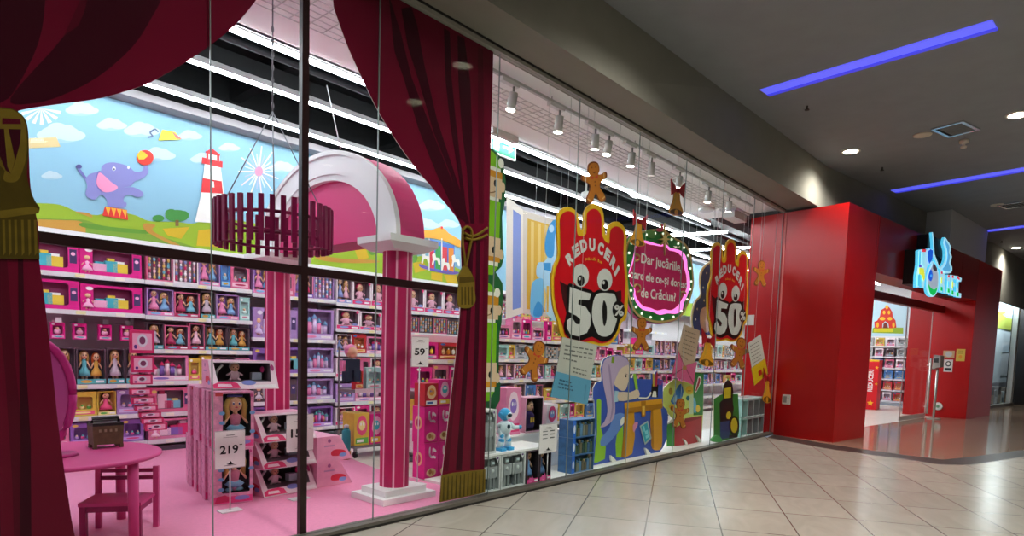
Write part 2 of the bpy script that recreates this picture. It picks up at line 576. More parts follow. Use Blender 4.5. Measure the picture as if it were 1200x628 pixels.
for k, (p, q) in enumerate((((786, 277), (852, 273)), ((806, 294), (880, 291)))):
    y = 7.3 + k*.0
    a, b = on(*p, z=4.4), on(*q, z=4.4)
    t = empty('linear_ceiling_light', (a + b)/2, ['upper short crosswise linear light behind the second discount hand', 'lower short crosswise linear light behind the second discount hand'][k], 'light', LED)
    d = (b - a).normalized(); w = Vector((-d.y, d.x, 0))*.04
    m2 = MB(); m2.hexa([a - w, b - w, b + w, a + w], [a - w + Vector((0,0,.05)), b - w + Vector((0,0,.05)), b + w + Vector((0,0,.05)), a + w + Vector((0,0,.05))], mat('#f4f8ff', .5, .2, 0, 1, LEDP))
    m2.build('light_strip', t)

tube_light('linear_ceiling_light', (14.0, 4.9, 4.1), (24.6, 4.9, 4.1), 'added linear light brightening the passage behind the entrance', .08, LEDP, LED)  # light line added to brighten the shop past the entrance
tube_light('linear_ceiling_light', (15.0, 6.3, 4.1), (24.6, 6.3, 4.1), 'second added linear light brightening the passage behind the entrance', .08, LEDP, LED)  # another added line for more light in there
# track with spotlights on the window soffit
trk = MB(); trk.box((3.6, 4.44, 4.205), (11.6, 4.475, 4.235), mat('#b9b9b6', .4))
for x in (3.8, 5.6, 7.4, 9.2, 11.0): trk.cyl((x, 4.457, 4.235), (x, 4.457, ZS), .008, .008, mat('#b9b9b6', .4), 6)
tag(trk.build('ceiling_light_track'), 'white lighting track under the window soffit carrying the spotlights', 'light track')
SP = [(602, 106), (656, 133), (698, 156), (714, 163), (741, 178), (764, 187), (797, 205), (831, 221), (855, 233)]
SPL = ['first from the red drape', 'second from the red drape', 'left one of the close pair', 'right one of the close pair',
       'fifth from the red drape', 'sixth from the red drape, switched off', 'just above the bow of the high bell', 'second from the red block', 'nearest the red block']
for k, (u, v) in enumerate(SP):
    p = on(u, v, y=4.457)
    x = p.x; lit = k not in (5,)
    t = empty('track_spotlight', (x, 4.457, 4.2), 'white cylinder track spotlight, ' + SPL[k], 'spotlight', 'track spotlights over the shop window')
    m2 = MB(); m2.box((x - .20, 4.43, 4.165), (x + .06, 4.485, 4.205), mat('#d9d9d6', .4)); m2.build('adapter', t)
    m2 = MB(); m2.cyl((x, 4.457, 4.165), (x, 4.457, 4.09), .012, .012, mat('#8a8a88', .4), 8); m2.build('stem', t)
    tilt = Vector((.12*((k % 3) - 1), .10, -1)).normalized()
    a = Vector((x, 4.457, 4.10)); b = a + tilt*.17
    m2 = MB(); m2.cyl(a, b, .047, .05, mat('#cfcfcc', .35), 16); m2.build('lamp_head', t)
    m2 = MB(); m2.cyl(b, b + tilt*.006, .046, .046, mat('#fff6e6', .4, .3, 0, 1, 30 if lit else .6), 16); m2.build('lens', t)
# mesh grilles set in the soffit
for (x0, x1, y0, y1, lb) in ((4.7, 11.6, 4.75, 5.25, 'long white wire grille panel under the soffit above the hanging signs'), (1.6, 4.2, 4.7, 5.25, 'white slatted grille in the soffit beside the dark window post')):
    mb = MB(); g = mat('#d2d0d0', .5)
    n = int((x1 - x0)/.16)
    for i in range(n + 1):
        x = x0 + (x1-x0)*i/n; mb.box((x - .0022, y0, ZS - .012), (x + .0022, y1, ZS - .004), g)
    for j in range(7):
        y = y0 + (y1-y0)*j/6; mb.box((x0, y - .0022, ZS - .014), (x1, y + .0022, ZS - .006), g)
    tag(mb.build('ceiling_vent_grille'), lb, 'grille')
# projector box and round detector on the soffit
p = on(861, 252, z=4.2); mb = MB()
mb.box((p.x - .3, p.y - .12, 4.1), (p.x + .3, p.y + .12, ZS), mat('#b9b7b5', .5))
mb.box((p.x - .34, p.y - .16, 4.235), (p.x + .34, p.y + .16, ZS - .001), mat('#d2d0cd', .5))
tag(mb.build('ceiling_junction_box'), 'grey white box under the soffit beside the red block', 'ceiling box')
p = on(828, 248, z=4.2); mb = MB()
mb.lathe([(.02, 0), (.12, .01), (.15, .04), (.15, .068)], (p.x, p.y, ZS - .07), mat('#c9c8c6', .5), 18)
tag(mb.build('ceiling_detector'), 'round grey detector on the soffit left of the grey box', 'detector')
# long housing above the exit sign
p = on(592, 152, z=4.3)
mb = MB(); mb.box((p.x - .25, 5.62, 4.19), (p.x + .25, 5.69, ZS), mat('#c9c8c6', .5)); tag(mb.build('ceiling_emergency_lamp'), 'small white emergency lamp housing above the green exit sign', 'lamp')
# exit sign
p = on(590, 172, y=5.95)
b = Board((p.x - .26, 5.95, p.z - .13))
b.slab(rect(0, 0, .52, .26), -.03, 0, mat('#d9dedb', .4))
GR = mat('#0a6b50', .5, .3); WH = mat('#dfe8e4', .5, .3)
b.lay(rect(.02, .02, .5, .24), GR, 1)
b.lay([(.06, .05), (.17, .05), (.17, .2), (.06, .2)], WH, 2)
b.lay(ell(.12, .165, .018, .02, 10), GR, 3)
b.lay([(.10, .145), (.135, .145), (.15, .10), (.13, .06), (.12, .06), (.125, .1), (.1, .06), (.09, .065), (.11, .105)], GR, 3)
b.lay([(.25, .115), (.37, .115), (.37, .07), (.46, .13), (.37, .19), (.37, .145), (.25, .145)], WH, 2)
o = tag(b.build('hanging_exit_sign'), 'green and white exit sign with an arrow under the dark shop ceiling', 'exit sign')
thread(o, p.x - .2, 5.95, p.z + .13, 5.2, 'hanger'); thread(o, p.x + .2, 5.95, p.z + .13, 5.2, 'hanger')

p = on(748, 226, z=4.6); mb = MB()
mb.lathe([(.10, 4.52), (.16, 4.55), (.16, 4.6)], (p.x, p.y, 0), mat('#f4f2ee', .4, .3, 0, 1, 2.5), 18); mb.cyl((p.x, p.y, 4.6), (p.x, p.y, 5.2), .02, .02, mat('#2a2a2a', .5), 6)
tag(mb.build('ceiling_lamp'), 'round white lamp in the dark ceiling right of the highest gingerbread man', 'lamp')
p = on(687, 228, z=4.3); mb = MB()
mb.lathe([(.06, 4.22), (.09, 4.25), (.09, 4.33), (.03, 4.36)], (p.x, p.y, 0), mat('#dcdcd8', .4), 16); mb.cyl((p.x, p.y, 4.36), (p.x, p.y, 5.2), .015, .015, mat('#cfcfcb', .5), 6)
tag(mb.build('hanging_sensor'), 'white sensor on a rod just left of the highest gingerbread man', 'sensor')
# mall downlights, blue slots, vents ------------------------------------------------
DL = [((997, 177), 'downlight nearest the beam, above the red block corner'), ((1193, 134), 'downlight at the edge near the ceiling vent'),
      ((1108, 249), 'downlight above the glowing shop sign'), ((1191, 290), 'farthest downlight above the neighbouring shop window')]
def downlight(x, y, label, power=14):
    t = empty('recessed_downlight', (x, y, 5.0), label, 'downlight', 'recessed downlights in the grey mall ceiling')
    m2 = MB(); m2.lathe([(.115, -.012), (.15, -.012), (.155, 0)], (x, y, 5.0), mat('#d8d4ca', .4), 20); m2.build('trim_ring', t)
    m2 = MB(); m2.cyl((x, y, 4.995), (x, y, 4.984), .112, .112, mat('#fff1d6', .4, .3, 0, 1, power), 20); m2.build('lens', t)
    l = bpy.data.lights.new('downlight_beam', 'SPOT')
    l.energy = DOWN_W; l.spot_size = radians(150); l.spot_blend = 1; l.color = (1, .95, .88); l.shadow_soft_size = .11
    lo = bpy.data.objects.new('downlight_beam', l); COL.objects.link(lo); lo.location = (0, 0, -.02); lo.parent = t; lo.visible_glossy = False
    return t
DOWN_W = 470
for (u, v), lb in DL:
    p = on(u, v, z=5.0)
    downlight(p.x, p.y, 'round warm ' + lb)
# further downlights added out of view, to bring more light into the mall
for i, (x, y) in enumerate(((6.0, .9), (2.2, 1.9), (1.0, -2.0), (7.0, -3.0), (12.5, -2.5), (19, -1.5), (-3, 1.5), (5.6, 2.3), (-4, -4), (3, -6), (10, -6))):
    downlight(x, y, 'round warm downlight added out of view in the mall ceiling')

BLUE = mat('#5458d8', .4, .3, 0, 1, .85)
BLUE2 = mat('#3a3cc8', .4, .3, 0, 1, .7)
def slot(a, b, w, label, ext=6):
    a, b = on(*a, z=5.0), on(*b, z=5.0)
    d = (b - a).normalized(); b = b + d*ext
    n = Vector((-d.y, d.x, 0))*w/2
    t = empty('blue_ceiling_light', (a + b)/2, label, 'light', 'blue light slots in the grey mall ceiling')
    m2 = MB(); up = Vector((0, 0, -.012))
    m2.hexa([a - n + up, b - n + up, b + n + up, a + n + up], [a - n, b - n, b + n, a + n], BLUE); m2.build('diffuser', t)
    m2 = MB(); up2 = Vector((0, 0, -.02)); g = n*1.0
    for s in (1,):
        m2.hexa([a + n*.55*s + up2, b + n*.55*s + up2, b + n*1.08*s + up2, a + n*1.08*s + up2], [a + n*.55*s, b + n*.55*s, b + n*1.08*s, a + n*1.08*s], BLUE2)
    m2.build('edge', t)
a0 = (896, 108)
slot(a0, (1166, 28), .25, 'wide blue light slot nearest in the grey ceiling', 0)
slot((1047, 224), (1200, 198), .26, 'middle blue light slot in the grey ceiling')
slot((1135, 273), (1200, 265), .24, 'farthest narrow blue light slot in the grey ceiling')

def ceil_vent(c, L, W, ang, label):
    t = empty('ceiling_vent', c, label, 'vent', 'air vents in the mall ceiling')
    m2 = MB(); m2.M = Matrix.Translation(c) @ Matrix.Rotation(ang, 4, 'Z')
    fm = mat('#dfe5ea', .25, .5, 0, 1, 0, .85)
    m2.box((-L/2, -W/2, -.025), (L/2, -W/2 + .045, -.001), fm); m2.box((-L/2, W/2 - .045, -.025), (L/2, W/2, -.001), fm)
    m2.box((-L/2, -W/2 + .045, -.025), (-L/2 + .045, W/2 - .045, -.001), fm); m2.box((L/2 - .045, -W/2 + .045, -.025), (L/2, W/2 - .045, -.001), fm)
    m2.build('frame', t)
    m2 = MB(); m2.M = Matrix.Translation(c) @ Matrix.Rotation(ang, 4, 'Z')
    m2.box((-L/2 + .045, -W/2 + .045, -.004), (L/2 - .045, W/2 - .045, -.001), mat('#121212', .8))
    m2.build('backing', t)
    m2 = MB(); m2.M = Matrix.Translation(c) @ Matrix.Rotation(ang, 4, 'Z')
    for i in range(9):
        x = -L/2 + .09 + (L - .18)*i/8
        m2.hexa([(x - .004, -W/2 + .045, -.022), (x + .004, -W/2 + .045, -.022), (x + .004, W/2 - .045, -.022), (x - .004, W/2 - .045, -.022)],
                [(x + .02, -W/2 + .045, -.006), (x + .028, -W/2 + .045, -.006), (x + .028, W/2 - .045, -.006), (x + .02, W/2 - .045, -.006)], mat('#6f7070', .5))
    m2.build('louvers', t)
p, q, r = on(1097, 149, z=5.0), on(1136, 139, z=5.0), on(1105, 161, z=5.0)
ang = atan2((q - p).y, (q - p).x)
ceil_vent((p + (q - p)*.5 + (r - p)*.5), (q - p).length, (r - p).length, ang, 'silver framed ceiling vent with dark louvers near the nearest downlights')
p = on(1199, 238, z=5.0); ceil_vent(p, .8, .5, ang, 'ceiling vent cut by the edge beyond the middle blue slot')
for (u, v), lb in (((1081, 158), 'beige round ceiling speaker beside the silver vent'), ((1169, 240), 'pale round ceiling speaker beyond the middle blue slot')):
    p = on(u, v, z=5.0); mb = MB(); mb.lathe([(.1, -.012), (.125, -.012), (.13, 0)], p, mat('#d8cdbb', .6), 22)
    tag(mb.build('ceiling_speaker'), lb, 'speaker')
p = on(1130, 164, z=5.0); mb = MB()
mb.lathe([(.012, -.13), (.04, -.125), (.045, -.1), (.02, -.09), (.02, -.06), (.06, -.05), (.07, 0)], p, mat('#d5cdbf', .5), 16)
tag(mb.build('ceiling_smoke_detector'), 'small domed detector hanging just below the silver vent', 'detector')
for (u, v), lb in (((946, 124), 'tiny dark sprinkler below the end of the nearest blue slot'), ((1034, 196), 'tiny dark sprinkler between vent and beam'), ((1174, 282), 'tiny dark sprinkler near the farthest downlight')):
    p = on(u, v, z=5.0); mb = MB()
    mb.cyl(p, p - Vector((0, 0, .05)), .012, .012, mat('#2a2a2a', .5), 8); mb.cyl(p - Vector((0, 0, .05)), p - Vector((0, 0, .06)), .032, .032, mat('#2a2a2a', .5), 10)
    tag(mb.build('ceiling_sprinkler'), lb, 'sprinkler')
p = on(1172, 293.5, z=5.0); mb = MB()
mb.cyl(p, p - Vector((0, 0, .05)), .07, .07, mat('#c8c0b0', .5), 12); mb.cyl(p - Vector((0, 0, .05)), p - Vector((.05, .05, .2)), .06, .07, mat('#c8c0b0', .5), 12)
tag(mb.build('ceiling_spotlight'), 'small unlit spotlight left of the farthest downlight', 'spotlight')

# ================================================================== CURTAIN PRINTS INSIDE THE GLASS
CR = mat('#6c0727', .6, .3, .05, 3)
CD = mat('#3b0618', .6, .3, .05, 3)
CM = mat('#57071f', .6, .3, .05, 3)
WE = mat('#dcd6d4', .5)
GOLD = mat('#77601f', .55, .3, .12, 14)
GOLDD = mat('#4e3d12', .6, .3, .1, 14)
YC = YG + .022
top = lambda x: (x, ZB - .05)
b = Board((0, YC, 0))
edge = smooth([(330, -36), (302, -2), (285, 19), (268, 36), (245, 54), (219, 72), (190, 89), (168, 100), (130, 112), (100, 118), (60, 123), (34, 127), (20, 132), (32, 148), (34, 180), (36, 220), (44, 260)], 3, False)
low = smooth([(46, 285), (46, 305), (52, 350), (60, 420), (71, 520), (84, 610)], 3, False)
left = b.px(edge + low)
zb = .065
left = [(x, min(z, ZB - .05)) for x, z in left] + [(1.02, zb), (-1.1, zb), (-1.1, ZB - .05)]
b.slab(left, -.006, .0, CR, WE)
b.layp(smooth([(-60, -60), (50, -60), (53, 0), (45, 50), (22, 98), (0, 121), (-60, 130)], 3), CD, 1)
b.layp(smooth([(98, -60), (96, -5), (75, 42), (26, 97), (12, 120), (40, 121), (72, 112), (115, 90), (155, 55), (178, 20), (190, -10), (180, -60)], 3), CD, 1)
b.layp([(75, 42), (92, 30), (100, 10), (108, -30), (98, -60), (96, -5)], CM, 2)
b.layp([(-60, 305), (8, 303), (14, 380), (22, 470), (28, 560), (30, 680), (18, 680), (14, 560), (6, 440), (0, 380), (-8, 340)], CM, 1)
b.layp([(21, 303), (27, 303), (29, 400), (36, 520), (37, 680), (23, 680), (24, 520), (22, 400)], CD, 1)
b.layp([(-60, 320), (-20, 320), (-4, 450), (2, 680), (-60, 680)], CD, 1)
lc = b.build('curtain_cutout')
tag(lc, 'dark crimson swagged curtain print covering the left corner of the glass', 'curtain')
# gold fringe base of the left curtain out of frame, rope and tassel
b2 = Board((0, YC - .002, 0))
b2.slab(b2.px(smooth([(-60, 126), (0, 126), (20, 131), (31, 145), (33, 175), (31, 205), (36, 225), (42, 238), (46, 243), (45, 249), (41, 252), (44, 280), (46, 304)], 3, False) + [(0, 303), (-60, 302)]), 0, .010, GOLDD)
b2.layp(smooth([(-60, 128), (0, 128), (18, 131), (29, 145), (31, 178), (26, 200), (20, 212), (10, 214), (3, 210), (0, 195), (-60, 180)], 3), GOLD, 1)
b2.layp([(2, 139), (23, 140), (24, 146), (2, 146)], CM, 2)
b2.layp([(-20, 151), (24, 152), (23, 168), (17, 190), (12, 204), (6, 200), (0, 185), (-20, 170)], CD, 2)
b2.layp([(4, 151), (9, 151), (17, 188), (12, 204), (8, 196)], GOLD, 3)
b2.layp(smooth([(-40, 250), (0, 247), (34, 243), (44, 245), (44, 250), (30, 252), (0, 256), (-40, 258)], 3), GOLD, 2)
for x in (2, 9, 16, 24, 32, 39):
    b2.layp([(x, 258), (x + 3, 258), (x + 4, 296), (x + 1, 300)], GOLD, 2)
b2.build('rope_tassel', lc)

b = Board((0, YC, 0))
le = smooth([(386, -6), (405, 48), (419, 80), (440, 124), (460, 158), (485, 194), (510, 224), (534, 253), (541, 268)], 3, False)
lo = smooth([(540, 290), (541, 330), (537, 390), (528, 470), (521, 530), (518, 556)], 3, False)
re_ = [(567, 577), (569, 480), (571, 400), (573, 280), (575, 180), (578, 66)]
st = b.px(le + lo)
rt = b.px(re_)
topz = ZB - .046
poly = [(x, min(z, topz)) for x, z in st] + [(st[-1][0] - .005, zb)] + [(rt[0][0], zb)] + rt[1:-1] + [(rt[-1][0], topz)]
poly[0] = (poly[0][0], topz)
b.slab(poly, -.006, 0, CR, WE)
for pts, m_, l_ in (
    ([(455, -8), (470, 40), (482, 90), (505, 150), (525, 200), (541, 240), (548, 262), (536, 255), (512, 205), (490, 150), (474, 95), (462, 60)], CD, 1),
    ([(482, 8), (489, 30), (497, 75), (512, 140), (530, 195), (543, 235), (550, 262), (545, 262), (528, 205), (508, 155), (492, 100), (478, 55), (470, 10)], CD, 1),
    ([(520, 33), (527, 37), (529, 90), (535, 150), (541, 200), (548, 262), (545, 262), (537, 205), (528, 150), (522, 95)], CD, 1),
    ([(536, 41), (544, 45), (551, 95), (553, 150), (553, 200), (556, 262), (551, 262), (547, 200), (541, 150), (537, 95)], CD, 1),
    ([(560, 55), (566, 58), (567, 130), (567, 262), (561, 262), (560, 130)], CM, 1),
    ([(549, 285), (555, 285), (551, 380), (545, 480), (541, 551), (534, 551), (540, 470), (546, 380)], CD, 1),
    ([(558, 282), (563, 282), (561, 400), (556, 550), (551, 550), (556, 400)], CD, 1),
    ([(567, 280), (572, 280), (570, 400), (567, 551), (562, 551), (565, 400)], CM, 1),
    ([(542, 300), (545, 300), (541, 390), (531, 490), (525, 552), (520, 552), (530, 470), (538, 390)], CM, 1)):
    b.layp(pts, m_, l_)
rc = b.build('curtain_cutout')
tag(rc, 'crimson drape print tied back with a gold cord, in mid window', 'curtain')
# gold fringe at the hem
b3 = Board((0, YC - .002, 0))
hem = b3.px([(517, 557), (530, 554), (548, 552), (568, 550)])
hz = [(hem[0][0] - .015, zb)] + hem + [(rt[0][0] + .003, zb)]
b3.slab(hz, 0, .012, GOLD)
for i in range(11):
    x = hem[0][0] + (rt[0][0] - hem[0][0])*(i + .4)/11
    b3.lay([(x - .01, zb + .01), (x + .012, zb + .01), (x + .008, hem[0][1] - .02), (x - .002, hem[0][1] - .02)], GOLDD, 1)
b3.build('fringe', rc)
b4 = Board((0, YC - .002, 0))
b4.slab(b4.px(smooth([(546, 312), (550, 318), (553, 324), (555, 330), (555, 340), (556, 352), (551, 360), (542, 361), (536, 358), (535, 345), (537, 333), (535, 326), (539, 318), (542, 312)], 3)), 0, .014, GOLD)
b4.layp([(537, 325), (553, 324), (555, 330), (537, 332)], GOLDD, 1)
for x in (539, 543, 547, 551): b4.layp([(x, 336), (x + 1.6, 336), (x + 2, 357), (x, 357)], GOLDD, 1)
b4.build('tassel', rc)
b5 = Board((0, YC - .002, 0)); b5.front = .008
for pts in (smooth([(541, 270), (545, 266), (550, 268), (552, 276), (549, 292), (545, 312)], 4, False), smooth([(541, 268), (541, 285), (543, 300), (544, 312)], 4, False), smooth([(543, 273), (552, 277), (562, 273), (570, 267)], 4, False), smooth([(544, 279), (552, 281), (562, 279), (570, 275)], 4, False)):
    q = [b5.st(*p) for p in pts]
    b5.mb.tube([b5.P(p, .012) for p in q], .012, GOLD, 6)
b5.build('cord', rc)
# ================================================================== MURAL OVER THE BACK SHELVES
YM = 8.85
b = Board((0, YM, 0), step=.002)
X0, X1, Z0, Z1 = -2.0, 26.8, 2.69, 4.335
b.slab(rect(X0, Z0, X1, Z1), -.03, 0, mat('#8cbad0', .55, .2))
HG, HG2, HD, HY, HO, CW, CS = mat('#93b128'), mat('#769830'), mat('#5d8f2c'), mat('#cfab20'), mat('#bf8a38'), mat('#bad3dc'), mat('#9cc2d2')
def hill(pts, m_, lvl, zb=Z0):
    q = b.px(smooth(pts, 4, False)) if len(pts) > 2 else b.px(pts)
    q = [(x, max(z, zb + .005)) for x, z in q]
    b.lay(q + [(q[-1][0], zb), (q[0][0], zb)], m_, lvl)
def cloud(cx, cy, s, m_=CW, lv=1):
    for dx, dy, rx, ry in ((0, 0, 14, 5), (-8, 2, 9, 4), (9, 2.5, 10, 4), (-2, -3, 7, 4), (5, -2, 6, 3.5)):
        b.layp(ell(cx + dx*s, cy + dy*s, rx*s, ry*s, 16), m_, lv)
for cx, cy, s in ((95, 127, 1.1), (165, 151, 1.2), (222, 158, .8), (70, 155, 1.6), (268, 172, .7), (238, 185, .9), (185, 180, 1.1), (130, 145, 1.0), (330, 195, .9), (505, 240, .9), (498, 262, .9), (525, 262, .7), (60, 205, .7)):
    b.layp(ell(cx, cy + 4*s, 15*s, 4*s, 16), CS, 1); cloud(cx, cy, s, CW, 2)
# pale sun fan and the tan kite
for k in range(7):
    a = radians(10 + k*24)
    c = (48, 127)
    b.layp([c, (c[0] + 24*cos(a), c[1] + 19*sin(a)), (c[0] + 24*cos(a + .2), c[1] + 19*sin(a + .2))], mat('#e6e6c8'), 3)
b.layp([(34, 162), (66, 161), (71, 172), (30, 174)], mat('#d3bf8a'), 3)
b.layp([(36, 163), (50, 162), (52, 167), (35, 168)], mat('#e9dcae'), 4)
hill([(0, 238), (44, 238), (70, 240), (90, 248), (112, 252), (122, 250), (140, 249), (158, 252), (175, 259), (205, 260), (225, 262), (240, 258), (262, 257), (300, 262), (340, 276), (372, 285)], HG, 3)
hill([(44, 256), (80, 257), (100, 258), (118, 264), (160, 272), (190, 278), (230, 290)], HG2, 4)
hill([(44, 257), (70, 258), (92, 259), (100, 264)], HO, 5)
b.layp(smooth([(96, 261), (130, 266), (172, 270), (172, 274), (130, 271), (96, 266)], 3), HD, 5)
b.layp([(190, 268), (222, 266), (212, 280), (196, 276)], HY, 5)
b.layp([(232, 270), (250, 268), (262, 290), (230, 288)], HY, 5)
b.layp(smooth([(168, 262), (182, 264), (178, 270), (195, 280), (210, 287), (204, 288), (172, 272)], 3), HO, 6)
b.layp(smooth([(88, 248), (104, 250), (108, 255), (98, 252)], 3), HO, 6)
for cx, cy, rx, ry in ((185, 256, 7, 4), (207, 253, 14, 7), (200, 250, 7, 5), (214, 252, 7, 5)):
    b.layp(ell(cx, cy, rx, ry), mat('#3f8a3c'), 6)
b.layp([(205, 258), (209, 258), (209, 265), (205, 265)], mat('#7b5a34'), 7)
# elephant balancing a ball on a drum
E0 = lambda pts: Q(0, 150, .25, pts)
EL = mat('#8383c0'); EL2 = mat('#6f6db2')
b.layp(smooth(E0([(475, 182), (498, 165), (540, 163), (600, 180), (630, 205), (664, 202), (674, 180), (690, 180), (693, 210), (667, 236), (632, 250), (612, 272), (580, 280), (622, 278), (666, 300), (668, 318), (640, 325), (608, 312), (582, 322), (578, 345), (592, 352), (580, 374), (508, 370), (500, 340), (478, 312), (458, 322), (440, 337), (405, 322), (400, 302), (408, 272), (400, 240), (420, 216), (455, 206), (472, 200)]), 3), EL, 7)
b.layp(smooth(E0([(460, 212), (482, 220), (520, 255), (551, 278), (530, 296), (490, 302), (465, 286), (450, 258)]), 3), mat('#e58fb8'), 9)
b.layp(smooth(E0([(455, 206), (470, 206), (462, 240), (462, 270), (480, 302), (455, 285), (447, 250)]), 3), EL2, 8)
b.layp(ell(133, 198, 2, 2.4), mat('#f2f2f6'), 9); b.layp(ell(133.2, 198.6, .9, 1.4), mat('#2c2a50'), 10)
b.layp(ell(150, 196.5, 1.5, 1.8), mat('#f2f2f6'), 9)
b.linep(E0([(400, 238), (385, 215), (368, 195)]), .03, EL2, 7)
b.layp(ell(92, 195.5, 3.6, 2.6), mat('#4b4a86'), 8)
b.layp(ell(169.5, 185, 10, 9), mat('#d8352a'), 8)
b.layp([(160, 182), (164, 176.5), (169, 179), (173, 183), (168, 187), (162, 187)], mat('#f2b52c'), 9)
b.layp(E0([(490, 368), (592, 384), (599, 432), (478, 412)]), mat('#d8322a'), 8)
for k in range(4): b.layp(E0([(492 + k*26, 370 + k*4), (516 + k*26, 374 + k*4), (506 + k*27, 412 + k*4)]), mat('#f0b13a'), 9)
# little kite
b.layp(E0([(758, 8), (820, 20), (845, 55), (740, 60)]), mat('#cfd23a'), 8); b.layp(E0([(800, 14), (850, 52), (825, 52)]), mat('#d86a6a'), 9)
b.linep(E0([(740, 20), (725, 5), (700, 22), (715, 40), (690, 45)]), .02, mat('#5f6f8a'), 8)
# lighthouse
RW, LW = mat('#d22f34'), mat('#eceae4')
b.layp(E0([(958, 166), (1032, 184), (1048, 310), (1070, 450), (912, 440), (942, 305)]), LW, 7)
b.layp(E0([(948, 235), (1037, 250), (1043, 308), (940, 302)]), RW, 8)
b.layp(E0([(945, 138), (1041, 158), (1040, 188), (944, 166)]), RW, 8)
b.layp(E0([(964, 108), (1026, 122), (1028, 158), (962, 142)]), LW, 8)
b.layp(E0([(960, 112), (990, 96), (1030, 126), (1026, 134), (962, 118)]), RW, 9)
b.layp(E0([(965, 110), (975, 112), (975, 145), (964, 143)]), RW, 9); b.layp(E0([(1014, 120), (1025, 124), (1026, 158), (1014, 154)]), RW, 9)
b.layp(E0([(984, 248), (1000, 252), (1002, 280), (985, 277)]), LW, 9)
# fireworks over the hills
for k in range(22):
    a = 2*pi*k/22
    c = (303, 201)
    col = ('#c9dff0', '#e9d6dc', '#a9b4e0', '#f0e6c8')[k % 4]
    b.linep([(c[0] + 5*cos(a), c[1] + 6*sin(a)), (c[0] + (24 if k % 2 else 17)*cos(a), c[1] + (30 if k % 2 else 21)*sin(a))], .018, mat(col), 4)
b.layp(ell(303, 201, 4.5, 5.5), mat('#e58aa6'), 5)
# hills between post and drape
hill([(372, 290), (395, 282), (420, 278), (440, 284), (452, 298), (470, 305), (500, 300), (540, 316)], HG, 3)
for q in ([(392, 287), (410, 282), (414, 292), (398, 296)], [(415, 292), (428, 290), (432, 302), (420, 306)], [(484, 308), (496, 306), (500, 316), (486, 320)], [(505, 319), (518, 320), (518, 330), (505, 327)], [(520, 322), (534, 322), (536, 333), (524, 332)]):
    b.layp(q, HY, 4)
for cx, cy in ((440, 280), (446, 290), (436, 293), (484, 302), (380, 292)): b.layp(ell(cx, cy, 5, 6), mat('#5f9438'), 5)
b.layp(smooth([(372, 299), (400, 303), (440, 305), (440, 308), (400, 308), (372, 304)], 3), HO, 5)
# merry-go-round
K = lambda pts: Q(470, 220, .191, pts)
b.layp(smooth(K([(108, 468), (150, 480), (230, 505), (345, 515), (340, 530), (280, 530), (190, 510), (120, 490)]), 3), mat('#6f5cae'), 6)
b.layp(K([(165, 310), (325, 355), (325, 515), (230, 510), (165, 490)]), mat('#4d72c4'), 6)
for k, c in enumerate(('#d83a4a', '#3f9a4c', '#d8404a', '#e58a2c')):
    b.layp(K([(168 + k*40, 345 + k*8), (200 + k*40, 350 + k*8), (200 + k*40, 498 + k*6), (168 + k*40, 490 + k*6)]), mat(c), 7)
b.layp(smooth(K([(104, 262), (180, 262), (244, 240), (290, 280), (372, 330), (368, 366), (330, 356), (250, 322), (165, 308), (104, 304)]), 2), mat('#dd9a2a'), 8)
b.layp(K([(240, 236), (254, 240), (250, 256), (240, 252)]), mat('#d8322a'), 9)
for hx, hy in ((205, 440), (262, 470), (140, 430), (325, 450)):
    b.layp(smooth(K([(hx - 18, hy - 30), (hx, hy - 38), (hx + 6, hy - 12), (hx + 28, hy - 8), (hx + 32, hy + 30), (hx + 20, hy + 30), (hx + 14, hy + 8), (hx - 4, hy + 8), (hx - 10, hy + 34), (hx - 20, hy + 30), (hx - 14, hy)]), 2), mat('#f0ece2'), 9)
for px_ in (243, 165): b.layp(K([(px_, 310), (px_ + 7, 312), (px_ + 7, 510), (px_, 505)]), mat('#e9e6da'), 8)
# the picture goes on to the right, behind the hanging signs
b.lay([(10.2, Z0), (26.7, Z0), (26.7, 3.0), (20, 3.15), (15, 2.98), (12.5, 3.12), (10.2, 2.95)], HG, 3)
for x, c in ((10.9, '#d8322a'), (11.25, '#2f6fc4')): b.lay(ell(x, 3.35, .16, .16), mat(c), 4)
for x, z in ((11.6, 3.9), (14, 3.8), (17, 4.0), (21, 3.8), (24, 3.9)): b.lay(ell(x, z, .55, .16), CW, 4); b.lay(ell(x + .3, z + .1, .3, .14), CW, 4)
tag(b.build('wall_mural'), 'long cartoon mural with elephant, lighthouse and merry-go-round above the back shelves', 'mural')

